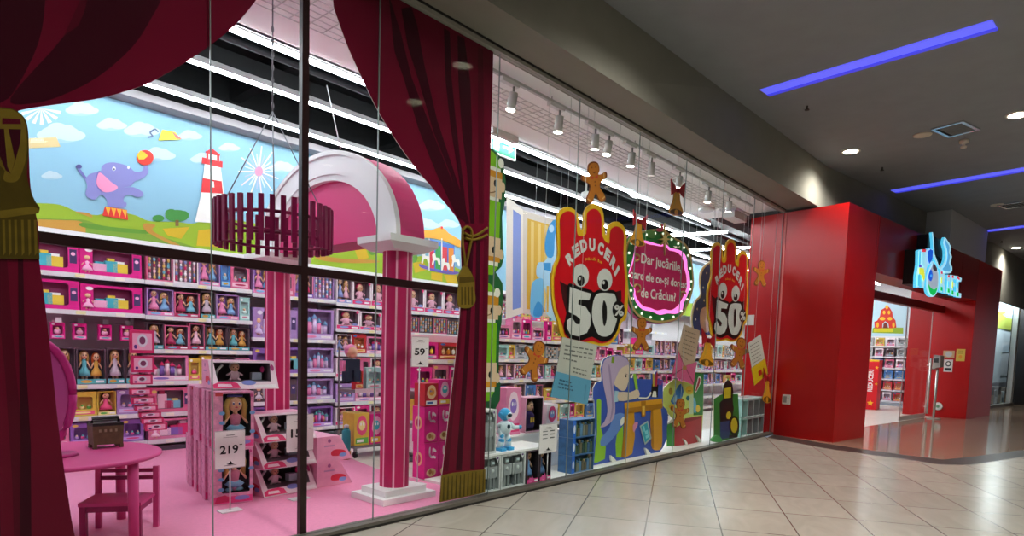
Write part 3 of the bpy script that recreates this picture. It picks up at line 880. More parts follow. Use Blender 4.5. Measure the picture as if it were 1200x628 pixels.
# ================================================================== PINK AND WHITE GATE WITH STRIPED COLUMNS
arch = empty('toy_gate_arch', (3.73, 5.8, 0), 'big pink and white gate arch on two striped columns inside the shop', 'arch')
AW = mat('#efeeee', .45, .35); AP = mat('#dc3f7d', .45, .35); AM = mat('#b8205c', .45, .35); AL = mat('#f3b3c9', .45, .35)
def column(cx, cy, r=.138):
    m = MB(); n = 48
    pat = lambda k: AL if k % 6 == 0 else (AM if (k // 6) % 2 == 0 else mat('#c92c66', .45, .35))
    lo_, hi_ = .118, 2.33
    A = [m.av((cx + r*cos(2*pi*k/n), cy + r*sin(2*pi*k/n), lo_)) for k in range(n)]
    B = [m.av((cx + r*cos(2*pi*k/n), cy + r*sin(2*pi*k/n), hi_)) for k in range(n)]
    for k in range(n): m.idx((A[k], A[(k+1) % n], B[(k+1) % n], B[k]), pat(k), True)
    c = m.build('column', arch)
    m = MB(); m.box((cx - .315, cy - .25, .004), (cx + .315, cy + .25, .06), AW); m.box((cx - .245, cy - .185, .06), (cx + .245, cy + .185, .118), AW)
    m.build('base', c)
    m = MB(); m.hexa([(cx - .18, cy - .18, 2.33), (cx + .18, cy - .18, 2.33), (cx + .18, cy + .18, 2.33), (cx - .18, cy + .18, 2.33)],
                     [(cx - .28, cy - .25, 2.39), (cx + .28, cy - .25, 2.39), (cx + .28, cy + .25, 2.39), (cx - .28, cy + .25, 2.39)], AW)
    m.box((cx - .28, cy - .25, 2.39), (cx + .28, cy + .25, 2.45), AW); m.build('capital', c)
column(3.735, 4.755); column(3.66, 6.86)
CY, AO, BO, AI, BI = 5.83, 1.27, .93, .95, .66
N = 40
def ar(a, bb, x, zb=2.45):
    return [(x, CY - a*cos(pi*k/N), zb + bb*sin(pi*k/N)) for k in range(N + 1)]
m = MB()
fo, bo = ar(AO, BO, 3.57), ar(AO, BO, 3.89)
for k in range(N): m.face([fo[k], fo[k+1], bo[k+1], bo[k]], AP, True)
m.face(bo, AP)
m.face([fo[0], bo[0], bo[-1], fo[-1]], AM)
ti = ar(AI, BI, 3.64)
m.face(ti, AP)
m.build('arch_body', arch)
m = MB()
ri, r2, r3 = ar(AI, BI, 3.57), ar(AI + .06, BI + .06, 3.57), ar(AI + .06, BI + .06, 3.585)
ri2 = ar(AI, BI, 3.585)
for k in range(N):
    m.face([r2[k], r2[k+1], fo[k+1], fo[k]], AW); m.face([r3[k], r3[k+1], r2[k+1], r2[k]], AW)
    m.face([ri2[k], ri2[k+1], r3[k+1], r3[k]], AW); m.face([ti[k], ti[k+1], ri2[k+1], ri2[k]], AW)
# raised white edge along the outer border
fo2 = ar(AO + .012, BO + .012, 3.55); fo3 = ar(AO + .012, BO + .012, 3.60); f4 = ar(AO - .03, BO - .03, 3.55)
for k in range(N):
    m.face([f4[k], f4[k+1], fo2[k+1], fo2[k]], AW); m.face([fo2[k], fo2[k+1], fo3[k+1], fo3[k]], AW)
    f5 = ar(AO - .03, BO - .03, 3.57) if k == 0 else f5
    m.face([f4[k], f4[k+1], f5[k+1], f5[k]], AW)
m.build('arch_rim', arch)

# ================================================================== HANGING SLATTED BASKET
bx, by, bz0, bz1, br_ = 2.655, 5.03, 2.235, 2.585, .46
bk = empty('hanging_basket', (bx, by, bz0), 'round dark magenta slatted basket hung on chains beside the dark post', 'basket')
BM = mat('#7a1242', .5, .3)
for k in range(36):
    a = 2*pi*k/36
    m = MB(); m.M = Matrix.Translation((bx, by, 0)) @ Matrix.Rotation(a, 4, 'Z')
    m.box((br_ - .012, -.019, bz0), (br_ + .012, .019, bz1), BM); m.build('slat', bk)
for z in (bz0 + .07, bz1 - .12):
    m = MB()
    pts = [(bx + (br_ - .022)*cos(2*pi*k/32), by + (br_ - .022)*sin(2*pi*k/32), z) for k in range(33)]
    m.tube(pts, .014, BM, 6); m.build('hoop', bk)
CH = mat('#7d7d84', .4, .5)
top_ = Vector((bx - .02, by, 3.35))
for k in range(4):
    a = pi/4 + k*pi/2 + .3
    m = MB(); p = Vector((bx + (br_ - .02)*cos(a), by + (br_ - .02)*sin(a), bz1 - .12)); m.tube([p, top_], .005, CH, 5); m.build('chain', bk)
m = MB(); m.tube([top_, (bx - .02, by, ZS)], .006, CH, 5)
for i in range(7): m.ball((bx - .02, by, 3.4 + i*.1), (.014, .008, .03), CH, 6, 4)
m.build('chain', bk)
# two long cables that hang in front of the lights
for (u0, v0), (u1, v1), y, lb in (((383, 100), (399, 160), 6.2, 'thin pale slanted hanging cable above the arch'),):
    m = MB(); p, q = on(u0, v0, y=y), on(u1, v1 + 14, y=y); m.tube([p, q], .006, mat('#d5d8d6', .4), 5)
    tag(m.build('hanging_cable'), lb, 'cable')
# ================================================================== TOY BOXES
SKIN, SKIN2 = mat('#e7b894', .5), mat('#8a5a3c', .5)
BLOND, BROWN, BLACK, GINGER, PURP, PINKH = mat('#b98f4c', .6), mat('#4a2a1a', .6), mat('#1d1614', .6), mat('#b8531f', .6), mat('#8a55b0', .6), mat('#ee8ab8', .6)

def add_doll(mb, x, y, z, h, hair, dress, skin=SKIN, face=True, n=8):
    hr = h*.13
    zc = z + h - hr*1.15
    mb.lathe([(h*.05, z + h*.0), (h*.045, z + h*.3)], (x - h*.06, y, 0), skin, 6); mb.lathe([(h*.05, z), (h*.045, z + h*.3)], (x + h*.06, y, 0), skin, 6)
    mb.lathe([(h*.235, z + h*.12), (h*.18, z + h*.3), (h*.075, z + h*.46), (h*.10, z + h*.60), (h*.06, z + h*.68), (h*.035, z + h*.74)], (x, y, 0), dress, n, 1, .7)
    for s in (-1, 1):
        mb.cyl((x + s*h*.09, y, z + h*.63), (x + s*h*.2, y - h*.04, z + h*.42), h*.032, h*.026, skin, 6)
    mb.ball((x, y, zc), (hr, hr*.9, hr*1.12), skin, n, 6)
    mb.ball((x, y + hr*.28, zc + hr*.2), (hr*1.16, hr*.95, hr*1.15), hair, n, 6)
    for s in (-1, 1):
        mb.lathe([(hr*.2, zc - hr*2.2), (hr*.42, zc - hr*1.0), (hr*.3, zc + hr*.2)], (x + s*hr*.95, y + hr*.2, 0), hair, 6)
    if face:
        for s in (-1, 1): mb.ball((x + s*hr*.38, y - hr*.82, zc), (hr*.16, hr*.1, hr*.2), BLACK, 6, 4)
        mb.ball((x, y - hr*.84, zc - hr*.48), (hr*.2, hr*.08, hr*.08), mat('#c43a5a'), 6, 4)

def add_baby(mb, x, y, z, h, suit, cap):
    r = h*.24
    mb.ball((x, y, z + h*.30), (h*.26, h*.16, h*.3), suit, 8, 6)
    mb.ball((x, y, z + h*.72), (r, r*.9, r), SKIN, 10, 6)
    mb.ball((x, y + r*.3, z + h*.78), (r*1.1, r*.9, r), cap, 10, 6)
    for s in (-1, 1):
        mb.cyl((x + s*h*.2, y, z + h*.42), (x + s*h*.4, y - h*.06, z + h*.3), h*.07, h*.05, suit, 6)
        mb.cyl((x + s*h*.12, y, z + h*.14), (x + s*h*.3, y - h*.1, z + h*.04), h*.08, h*.06, suit, 6)
        mb.ball((x + s*r*.4, y - r*.82, z + h*.73), r*.13, BLACK, 6, 4)
    mb.ball((x, y - r*.86, z + h*.66), (r*.18, r*.08, r*.1), mat('#c43a5a'), 6, 4)

def carton(w, d, h, frame, inner, win, recess=None, name='toy_box', rounded=0, top=None):
    """open-window carton standing on z=0, front facing -y; win = (x0,z0,x1,z1) as fractions of the front"""
    mb = MB()
    y0, y1 = -d/2, d/2
    x0, x1 = -w/2, w/2
    wx0, wz0, wx1, wz1 = x0 + win[0]*w, win[1]*h, x0 + win[2]*w, win[3]*h
    rc = y0 + (recess or d*.7)
    mb.face([(x0, y1, 0), (x1, y1, 0), (x1, y1, h), (x0, y1, h)], frame)
    mb.face([(x0, y0, 0), (x0, y1, 0), (x0, y1, h), (x0, y0, h)], frame)
    mb.face([(x1, y0, 0), (x1, y1, 0), (x1, y1, h), (x1, y0, h)], frame)
    mb.face([(x0, y0, h), (x1, y0, h), (x1, y1, h), (x0, y1, h)], top or frame)
    mb.face([(x0, y0, 0), (x1, y0, 0), (x1, y1, 0), (x0, y1, 0)], frame)
    O = [(x0, 0), (x1, 0), (x1, h), (x0, h)]
    c = rounded*min(w, h)
    if c:
        I = []
        for (cx, cz, a0) in ((wx0 + c, wz0 + c, 180), (wx1 - c, wz0 + c, 270), (wx1 - c, wz1 - c, 0), (wx0 + c, wz1 - c, 90)):
            for k in range(5):
                a = radians(a0 + 90*k/4); I.append((cx + c*cos(a), cz + c*sin(a)))
    else:
        I = [(wx0, wz0), (wx1, wz0), (wx1, wz1), (wx0, wz1)]
    n = len(I)//4
    for k in range(4):
        nxt = (k + 1) % 4
        seg = I[k*n:(k+1)*n]
        for a_, b_ in zip(seg, seg[1:]):
            mb.face([(O[k][0], y0, O[k][1]), (b_[0], y0, b_[1]), (a_[0], y0, a_[1])], frame)
        p, q = seg[-1], I[nxt*n]
        mb.face([(O[k][0], y0, O[k][1]), (O[nxt][0], y0, O[nxt][1]), (q[0], y0, q[1]), (p[0], y0, p[1])], frame)
    for a_, b_ in zip(I, I[1:] + I[:1]):
        mb.face([(a_[0], y0, a_[1]), (b_[0], y0, b_[1]), (b_[0], rc, b_[1]), (a_[0], rc, a_[1])], inner)
    mb.face([(p[0], rc, p[1]) for p in I], inner)
    o = mb.build(name, None, (0, 0, 0))
    return o, (wx0, wz0, wx1, wz1, y0, rc)

PALS = {   # frame, inner, accents
    'hot': ('#e0208a', '#8a2f60', ('#f6b2d4', '#49b8c8', '#f2d24a', '#ffffff')),
    'pink': ('#e88ab2', '#8f7482', ('#f7d5e4', '#8a6ac0', '#e23a78', '#f3f0f2')),
    'rose': ('#d9698f', '#7a6270', ('#f2c3d4', '#c03a66', '#7fc2d8', '#e9c46a')),
    'lilac': ('#b08cc8', '#8f78a4', ('#d9c4ea', '#ee8ab8', '#7fb0dc', '#f2e6f6')),
    'violet': ('#8f66b8', '#7a5c9c', ('#c9a6e6', '#e85a9a', '#6fc0c8', '#f0d060')),
    'dark': ('#5a4650', '#574a54', ('#c9b7c6', '#5fb0b8', '#d8a24a', '#e0dce4')),
    'white': ('#f0e2e8', '#8a7480', ('#e23a78', '#8f9fd8', '#f3b9cf', '#ffffff')),
    'grey': ('#b4babc', '#a3acaf', ('#c9d2d4', '#6f7c80', '#e6ecec', '#4a5458')),
    'blue': ('#3f78bc', '#6f9ccf', ('#8fc0e0', '#e0b24a', '#5f8a6a', '#d8e4ee')),
    'mint': ('#a5d6d0', '#a9cfcb', ('#e6f4f0', '#d88aa0', '#4a9aa8', '#ffffff')),
    'yellow': ('#dcbf4a', '#c9a85a', ('#ee5a8a', '#f7eaa0', '#5fb04a', '#ffffff')),
    'red': ('#c42a34', '#c07a52', ('#f0d0a0', '#e8a23a', '#ffffff', '#3a6ab0')),
}
HAIRS = {'hot': (BLOND, PINKH), 'pink': (BLOND, BROWN), 'rose': (BROWN, GINGER), 'lilac': (PURP, BLOND), 'violet': (PINKH, BLACK), 'dark': (BLOND, GINGER),
         'white': (BROWN, BLOND), 'grey': (BLACK, BROWN), 'blue': (BLACK, GINGER), 'mint': (GINGER, BLOND), 'yellow': (BROWN, BLACK), 'red': (BLACK, BLOND)}
PROTO = {}
SIZE = {'doll': (.17, .09, .34), 'twin': (.27, .10, .33), 'playset': (.46, .14, .33), 'minis': (.30, .07, .27), 'castle': (.42, .16, .36), 'baby': (.34, .17, .33),
        'plain': (.26, .14, .28), 'slim': (.12, .08, .30), 'pack': (.14, .05, .19), 'tray': (.36, .18, .17)}
PCOL = {'hot': 'hot pink', 'pink': 'pink', 'rose': 'rose', 'lilac': 'lilac', 'violet': 'violet', 'dark': 'dark', 'white': 'pale pink', 'grey': 'grey', 'blue': 'blue', 'mint': 'mint', 'yellow': 'yellow', 'red': 'red'}
KDESC = {'doll': 'doll box', 'twin': 'two-doll box', 'playset': 'wide playset box', 'minis': 'tray of tiny figures', 'castle': 'toy castle box', 'baby': 'baby doll box',
         'plain': 'printed toy box', 'slim': 'slim toy box', 'pack': 'small toy pack', 'tray': 'low toy tray'}
KNAME = {'doll': 'doll_box', 'twin': 'doll_box', 'playset': 'playset_box', 'minis': 'figurine_box', 'castle': 'castle_box', 'baby': 'baby_doll_box', 'plain': 'toy_box', 'slim': 'toy_box', 'pack': 'toy_pack', 'tray': 'toy_tray'}

def strip(parent, w, d, z0, z1, col, col2, name='label_strip', x0=-.5, x1=.5):
    m = MB(); y = -d/2 - .0015
    m.box((x0*w + .004, y, z0), (x1*w - .004, -d/2 + .001, z1), mat(col))
    zc, hh = (z0 + z1)/2, (z1 - z0)
    m.face([(p[0], y - .001, p[1]) for p in ell(-w*.18, zc, w*.2, hh*.32, 10)], mat(col2))
    m.face([(p[0], y - .001, p[1]) for p in rect(w*.14, zc - hh*.25, w*.42, zc + hh*.2)], mat('#f4eef4'))
    return m.build(name, parent)

def make_box(kind, pal):
    if (kind, pal) in PROTO: return PROTO[(kind, pal)]
    r = random.Random(kind + pal)
    w, d, h = SIZE[kind]
    fr, inn, acc = PALS[pal]
    F_, I_ = mat(fr, .4, .45, .08, 18), mat(inn, .5)
    A = [mat(a, .45) for a in acc]
    ha, hb = HAIRS[pal]
    nm = KNAME[kind]
    if kind in ('doll', 'twin'):
        o, (a, z0, b_, z1, y0, rc) = carton(w, d, h, F_, I_, (.05, .13, .95, .96), d*.8, nm)
        m = MB(); H_ = (z1 - z0)*.97
        if kind == 'doll': add_doll(m, 0, 0, z0, H_, ha, A[0])
        else:
            add_doll(m, -w*.2, 0, z0, H_, ha, A[1]); 
        m.build('doll', o)
        if kind == 'twin':
            m = MB(); add_doll(m, w*.2, 0, z0, H_*.93, hb, A[2]); m.build('doll', o)
        strip(o, w, d, h*.015, h*.15, acc[1], acc[2])
    elif kind == 'playset':
        o, (a, z0, b_, z1, y0, rc) = carton(w, d, h, F_, I_, (.20, .14, .84, .90), d*.6, nm, .08)
        m = MB()
        for i in range(3):
            x = a + (b_ - a)*(.16 + .27*i + r.random()*.06); ww = .045 + .02*r.random(); hh = (z1 - z0)*(.35 + .45*r.random())
            m.box((x - ww, y0 + .02, z0 + .004), (x + ww, rc - .005, z0 + hh), A[i % 4]); m.box((x - ww*.6, y0 + .03, z0 + hh), (x + ww*.6, rc - .01, z0 + hh*1.25), A[(i + 1) % 4])
        m.build('accessory_set', o)
        m = MB(); add_doll(m, -w*.385, y0 - .012 + .02, .02, h*.6, ha, A[0], face=False); m.build('doll', o)
        m = MB(); y = y0 - .002
        m.face([(p[0], y, p[1]) for p in ell(-w*.36, h*.84, w*.06, h*.07, 12)], A[3]); m.face([(p[0], y, p[1]) for p in rect(w*.36, h*.3, w*.47, h*.75)], mat('#4a3a6a'))
        m.face([(p[0], y - .001, p[1]) for p in ell(w*.415, h*.6, w*.035, h*.06, 10)], A[0]); m.build('printed_badge', o)
    elif kind == 'minis':
        o, (a, z0, b_, z1, y0, rc) = carton(w, d, h, F_, I_, (.05, .06, .95, .94), d*.7, nm)
        m = MB()
        for i in range(5):
            for j in range(4):
                x = a + (b_ - a)*(i + .5)/5; z = z0 + (z1 - z0)*(j + .35)/4
                c = A[(i*3 + j) % 4]
                m.ball((x, y0 + .022, z), (.018, .014, .02), c, 6, 4); m.ball((x, y0 + .02, z + .027), .014, SKIN if (i + j) % 3 else A[(i + j) % 4], 6, 4)
        m.build('figurines', o)
    elif kind == 'castle':
        o, (a, z0, b_, z1, y0, rc) = carton(w, d, h, F_, I_, (.07, .20, .93, .92), d*.6, nm)
        m = MB()
        for i, (fx, hh) in enumerate(((.15, .5), (.35, .75), (.5, .95), (.65, .7), (.85, .55))):
            x = a + (b_ - a)*fx; Z = z0 + (z1 - z0)*hh*.72
            m.cyl((x, y0 + .05, z0), (x, y0 + .05, Z), .026, .024, A[i % 2], 8); m.cyl((x, y0 + .05, Z), (x, y0 + .05, Z + (z1 - z0)*.22), .034, .002, A[2], 8)
        m.box((a + .03, y0 + .06, z0), (b_ - .03, rc - .005, z0 + (z1 - z0)*.38), A[3])
        m.build('castle_toy', o)
        strip(o, w, d, h*.02, h*.17, acc[0], acc[1])
    elif kind == 'baby':
        o, (a, z0, b_, z1, y0, rc) = carton(w, d, h, F_, I_, (.07, .20, .93, .94), d*.75, nm)
        m = MB(); add_baby(m, 0, y0 + .07, z0, (z1 - z0)*.92, A[2], A[r.randrange(4)]); m.build('baby_doll', o)
        strip(o, w, d, h*.01, h*.18, acc[0] if pal != 'pink' else '#e23a78', acc[1])
        m = MB(); y = y0 - .002
        m.face([(p[0], y, p[1]) for p in ell(w*.3, h*.24, w*.13, h*.06, 12)], mat('#8f9fd8')); m.face([(p[0], y, p[1]) for p in ell(w*.4, h*.88, w*.06, h*.08, 12)], A[0]); m.build('printed_badge', o)
    elif kind in ('plain', 'slim', 'pack', 'tray'):
        o, (a, z0, b_, z1, y0, rc) = carton(w, d, h, F_, I_, (.14, .28, .86, .80), d*.5, nm, .1)
        m = MB(); k = 3 if kind in ('plain', 'tray') else 1
        for i in range(k):
            x = a + (b_ - a)*(i + .5)/k; R = min((b_ - a)/k, (z1 - z0))*.36
            m.ball((x, y0 + R*.5 + .004, z0 + R*.9), (R, R*.5, R*.9), A[i % 4], 8, 6); m.ball((x, y0 + R*.4 + .004, z0 + R*1.9), R*.55*(1 if kind != 'tray' else .5), A[(i + 1) % 4] if i % 2 else SKIN, 8, 6)
        m.build('toy', o)
        m = MB(); y = y0 - .0015
        m.face([(p[0], y, p[1]) for p in rect(-w*.42, h*.07, w*.42, h*.22)], A[0]); m.face([(p[0], y - .001, p[1]) for p in ell(0, h*.145, w*.3, h*.04, 10)], A[1])
        m.face([(p[0], y, p[1]) for p in ell(-w*.3, h*.89, w*.12, h*.06, 10)], A[3]); m.build('printed_label', o)
    PROTO[(kind, pal)] = o
    o['_free'] = 1
    return o

ORD = ['first', 'second', 'third', 'fourth', 'fifth', 'sixth', 'seventh', 'eighth', 'ninth', 'tenth', 'eleventh', 'twelfth', 'thirteenth', 'fourteenth']
def put(kind, pal, x, yfront, z, label, group, cat=None):
    p = make_box(kind, pal)
    if '_free' in p:
        o = p; del o['_free']
    else:
        o = copy_tree(p)
    o.location = (x, yfront + SIZE[kind][1]/2, z); o.scale = (1, 1, 1)
    tag(o, label, cat or ('doll box' if 'doll' in KDESC[kind] else 'toy box'), group)
    return o

SHW = mat('#e3e3e6', .4, .4)
def bay(name, x0, x1, yf, yb, levels, top, label, cat='shelving', back='#cdbcc4', group='white shelving bays along the back wall', cap=False):
    t = empty(name, ((x0 + x1)/2, (yf + yb)/2, 0), label, cat, group)
    m = MB(); m.box((x0 + .002, yb - .03, .0), (x1 - .002, yb - .002, top), mat(back, .6, .2)); m.build('back_panel', t)
    for x in (x0 + .002, x1 - .022):
        m = MB(); m.box((x, yb - .09, 0), (x + .02, yb - .03, top), SHW); m.build('upright', t)
    m = MB(); m.box((x0 + .004, yf + .03, 0), (x1 - .004, yf + .06, .065), mat('#55525a', .5)); m.build('kick_panel', t)
    for z in levels:
        m = MB(); m.box((x0 + .004, yf + .012, z - .03), (x1 - .004, yb - .03, z), SHW)
        m.box((x0 + .004, yf, z - .05), (x1 - .004, yf + .012, z + .004), SHW)
        s = m.build('shelf', t)
        for k in range(3):
            m = MB(); xx = x0 + (x1 - x0)*(.2 + .3*k); m.box((xx - .05, yf - .002, z - .044), (xx + .05, yf - .0002, z - .004), mat('#f6f3e2' if k != 1 else '#eee7b0', .5))
            m.build('price_label', s)
    if cap:
        m = MB(); m.box((x0, yf - .02, top), (x1, yb - .002, top + .07), mat('#f2f2f4', .4)); m.build('top_panel', t)
    return t

LV = ['top shelf', 'second shelf', 'third shelf', 'fourth shelf', 'fifth shelf', 'lowest shelf']
def fill(x0, x1, yf, z, seq, where, group, gap=.010, setback=.03, hz=None):
    X0, X1 = x0 + .03, x1 - .026
    items = []; x = 0; k = 0
    while True:
        kind, pal = seq[k % len(seq)]
        w = SIZE[kind][0]
        if x + w*.92 > X1 - X0: break
        items.append((kind, pal)); x += w + gap; k += 1
    sx = (X1 - X0 - gap*(len(items) - 1))/sum(SIZE[i[0]][0] for i in items)
    x = X0
    for k, (kind, pal) in enumerate(items):
        w, d, h = SIZE[kind]
        n_ = ORD[k] if k < len(ORD) else str(k)
        o = put(kind, pal, x + w*sx/2, yf + setback, z + .0045, '%s %s, %s on the %s' % (PCOL[pal], KDESC[kind], n_, where), group)
        sz = 1 if hz is None else min(1.3, max(.6, hz*(.93 - .05*((k*7 + len(kind)) % 3))/h))
        o.scale = (sx, 1, sz)
        x += w*sx + gap

YF, YB = 8.72, 9.29
WB = ['first', 'second', 'third', 'fourth', 'fifth']
bx_ = [1.50, 2.88, 4.27, 5.64, 7.02, 8.42]
B_ = {
 0: [(2.19, [('playset', 'hot')]), (1.76, [('playset', 'hot'), ('playset', 'hot')]), (.88, [('doll', 'dark'), ('doll', 'dark'), ('doll', 'dark'), ('twin', 'dark')]), (.50, [('doll', 'yellow'), ('plain', 'lilac'), ('plain', 'yellow')]), (.15, [('plain', 'violet'), ('plain', 'pink')])],
 1: [(2.19, [('minis', 'rose'), ('minis', 'white'), ('twin', 'lilac'), ('slim', 'blue'), ('plain', 'rose')]), (1.75, [('twin', 'lilac'), ('twin', 'rose'), ('doll', 'dark'), ('twin', 'lilac'), ('slim', 'mint')]), (1.32, [('doll', 'dark'), ('twin', 'rose'), ('doll', 'rose'), ('twin', 'dark'), ('twin', 'dark')]), (.91, [('castle', 'pink'), ('slim', 'yellow'), ('slim', 'yellow'), ('twin', 'dark'), ('doll', 'pink')]), (.50, [('playset', 'rose'), ('plain', 'pink')]), (.15, [('playset', 'pink')])],
 2: [(2.15, [('twin', 'lilac'), ('plain', 'rose'), ('twin', 'pink'), ('minis', 'lilac')]), (1.52, [('playset', 'lilac'), ('castle', 'lilac'), ('playset', 'violet')]), (1.0, [('plain', 'violet'), ('playset', 'violet'), ('castle', 'lilac')]), (.58, [('playset', 'dark'), ('castle', 'lilac')]), (.15, [('castle', 'violet'), ('castle', 'lilac')])],
 3: [(2.12, [('twin', 'white'), ('baby', 'white'), ('baby', 'white'), ('twin', 'pink')]), (1.71, [('baby', 'white')]), (1.32, [('twin', 'white'), ('plain', 'red'), ('castle', 'pink')]), (.93, [('baby', 'white'), ('plain', 'rose')]), (.52, [('plain', 'lilac'), ('castle', 'pink')]), (.15, [('baby', 'white'), ('plain', 'hot')])],
 4: [(2.09, [('baby', 'white')]), (1.71, [('minis', 'rose'), ('minis', 'dark')]), (1.32, [('tray', 'hot'), ('tray', 'hot'), ('tray', 'red')]), (.93, [('playset', 'hot'), ('plain', 'hot')]), (.52, [('plain', 'yellow'), ('plain', 'pink')]), (.15, [('plain', 'white'), ('plain', 'hot')])],
}
for i in range(5):
    lv = B_[i]
    zs = [z for z, _ in lv]
    bay('shelving_unit', bx_[i], bx_[i+1], YF, YB, zs, 2.60, 'white wall shelving, %s bay from the left curtain' % WB[i], cap=True)
    for j, (z, seq) in enumerate(lv):
        up = zs[j-1] - .05 if j else 2.60
        fill(bx_[i], bx_[i+1], YF, z, seq, '%s of the %s wall bay' % (LV[j], WB[i]), 'toys on the %s wall bay' % WB[i], hz=up - z)
# pegs with little packs in the first bay
for j, (zt, xs, kd, pl) in enumerate(((1.66, (1.98, 2.2, 2.46, 2.7), 'pack', 'hot'),)):
    for k, x in enumerate(xs):
        o = put(kd, pl, x, YF + .09, zt - .24, 'small hot pink pack on a peg, %s from the left in the first wall bay' % ORD[k], 'packs on pegs of the first wall bay')
        m = MB(); y = YF + .09
        m.cyl((x, y - .03, zt - .03), (x, YB - .031, zt - .03), .004, .004, SHW, 6); m.box((x - .03, y - .034, zt - .05), (x + .03, y - .03, zt + .01), mat('#efeef0'))
        m.box((x - .05, y + .02, zt - .055), (x + .05, y + .024, zt - .025), mat('#f2c8da'))
        m.build('hanging_peg', o)
# more plain bays behind the right window
for i in range(6):
    x0 = 8.42 + i*1.39
    bay('shelving_unit', x0, x0 + 1.385, YF, YB, [.15, .58, 1.0, 1.5, 2.1], 2.60, 'white wall shelving, %s bay to the right of the crimson drape' % ORD[i], cap=True)
    if i < 3:
        for j, z in enumerate((2.1, 1.5)):
            fill(x0, x0 + 1.385, YF, z, [[('minis', 'white'), ('plain', 'mint'), ('twin', 'grey')], [('baby', 'pink'), ('plain', 'yellow')], [('castle', 'blue'), ('twin', 'grey')]][(i + j) % 3], '%s of the %s far bay' % (LV[j], ORD[i]), 'toys on the far wall bays', hz=.45)
# gondola shelving in the middle of the shop, seen through the right window
GY = 7.0
gs = [[('tray', 'pink'), ('plain', 'pink'), ('plain', 'hot')], [('tray', 'yellow'), ('plain', 'hot'), ('tray', 'mint')], [('plain', 'mint'), ('slim', 'yellow'), ('plain', 'grey')], [('slim', 'hot'), ('plain', 'yellow'), ('plain', 'mint')],
      [('twin', 'white'), ('doll', 'pink'), ('minis', 'white')], [('minis', 'grey'), ('twin', 'grey'), ('plain', 'rose')], [('plain', 'blue'), ('doll', 'rose'), ('twin', 'white')], [('pack', 'mint'), ('doll', 'white'), ('pack', 'grey'), ('slim', 'rose')]]
for i in range(9):
    x0 = 7.55 + i*1.34
    zs = [1.64, 1.30, .95, .55, .15] if i < 3 else [1.44, 1.08, .72, .40, .12]
    bay('gondola_shelf', x0, x0 + 1.335, GY, GY + .5, zs[::-1], 2.0 if i < 3 else 1.8, 'white free-standing shelf of toys, %s beyond the window display' % ORD[i], group='free-standing shelves beyond the window display', back='#e6dde2')
    for j, z in enumerate(zs):
        if i > 5 and j > 2: continue
        up = zs[j-1] - .05 if j else z + .40
        fill(x0, x0 + 1.335, GY, z, gs[(i*3 + j*2) % 8], '%s of the %s free-standing shelf' % (LV[j], ORD[i]), 'toys on the free-standing shelves', hz=up - z)
# ================================================================== DOLL PILE ON THE PINK FLOOR
def rot_build(o, loc, a): o.location = loc; o.rotation_euler = (0, 0, a)

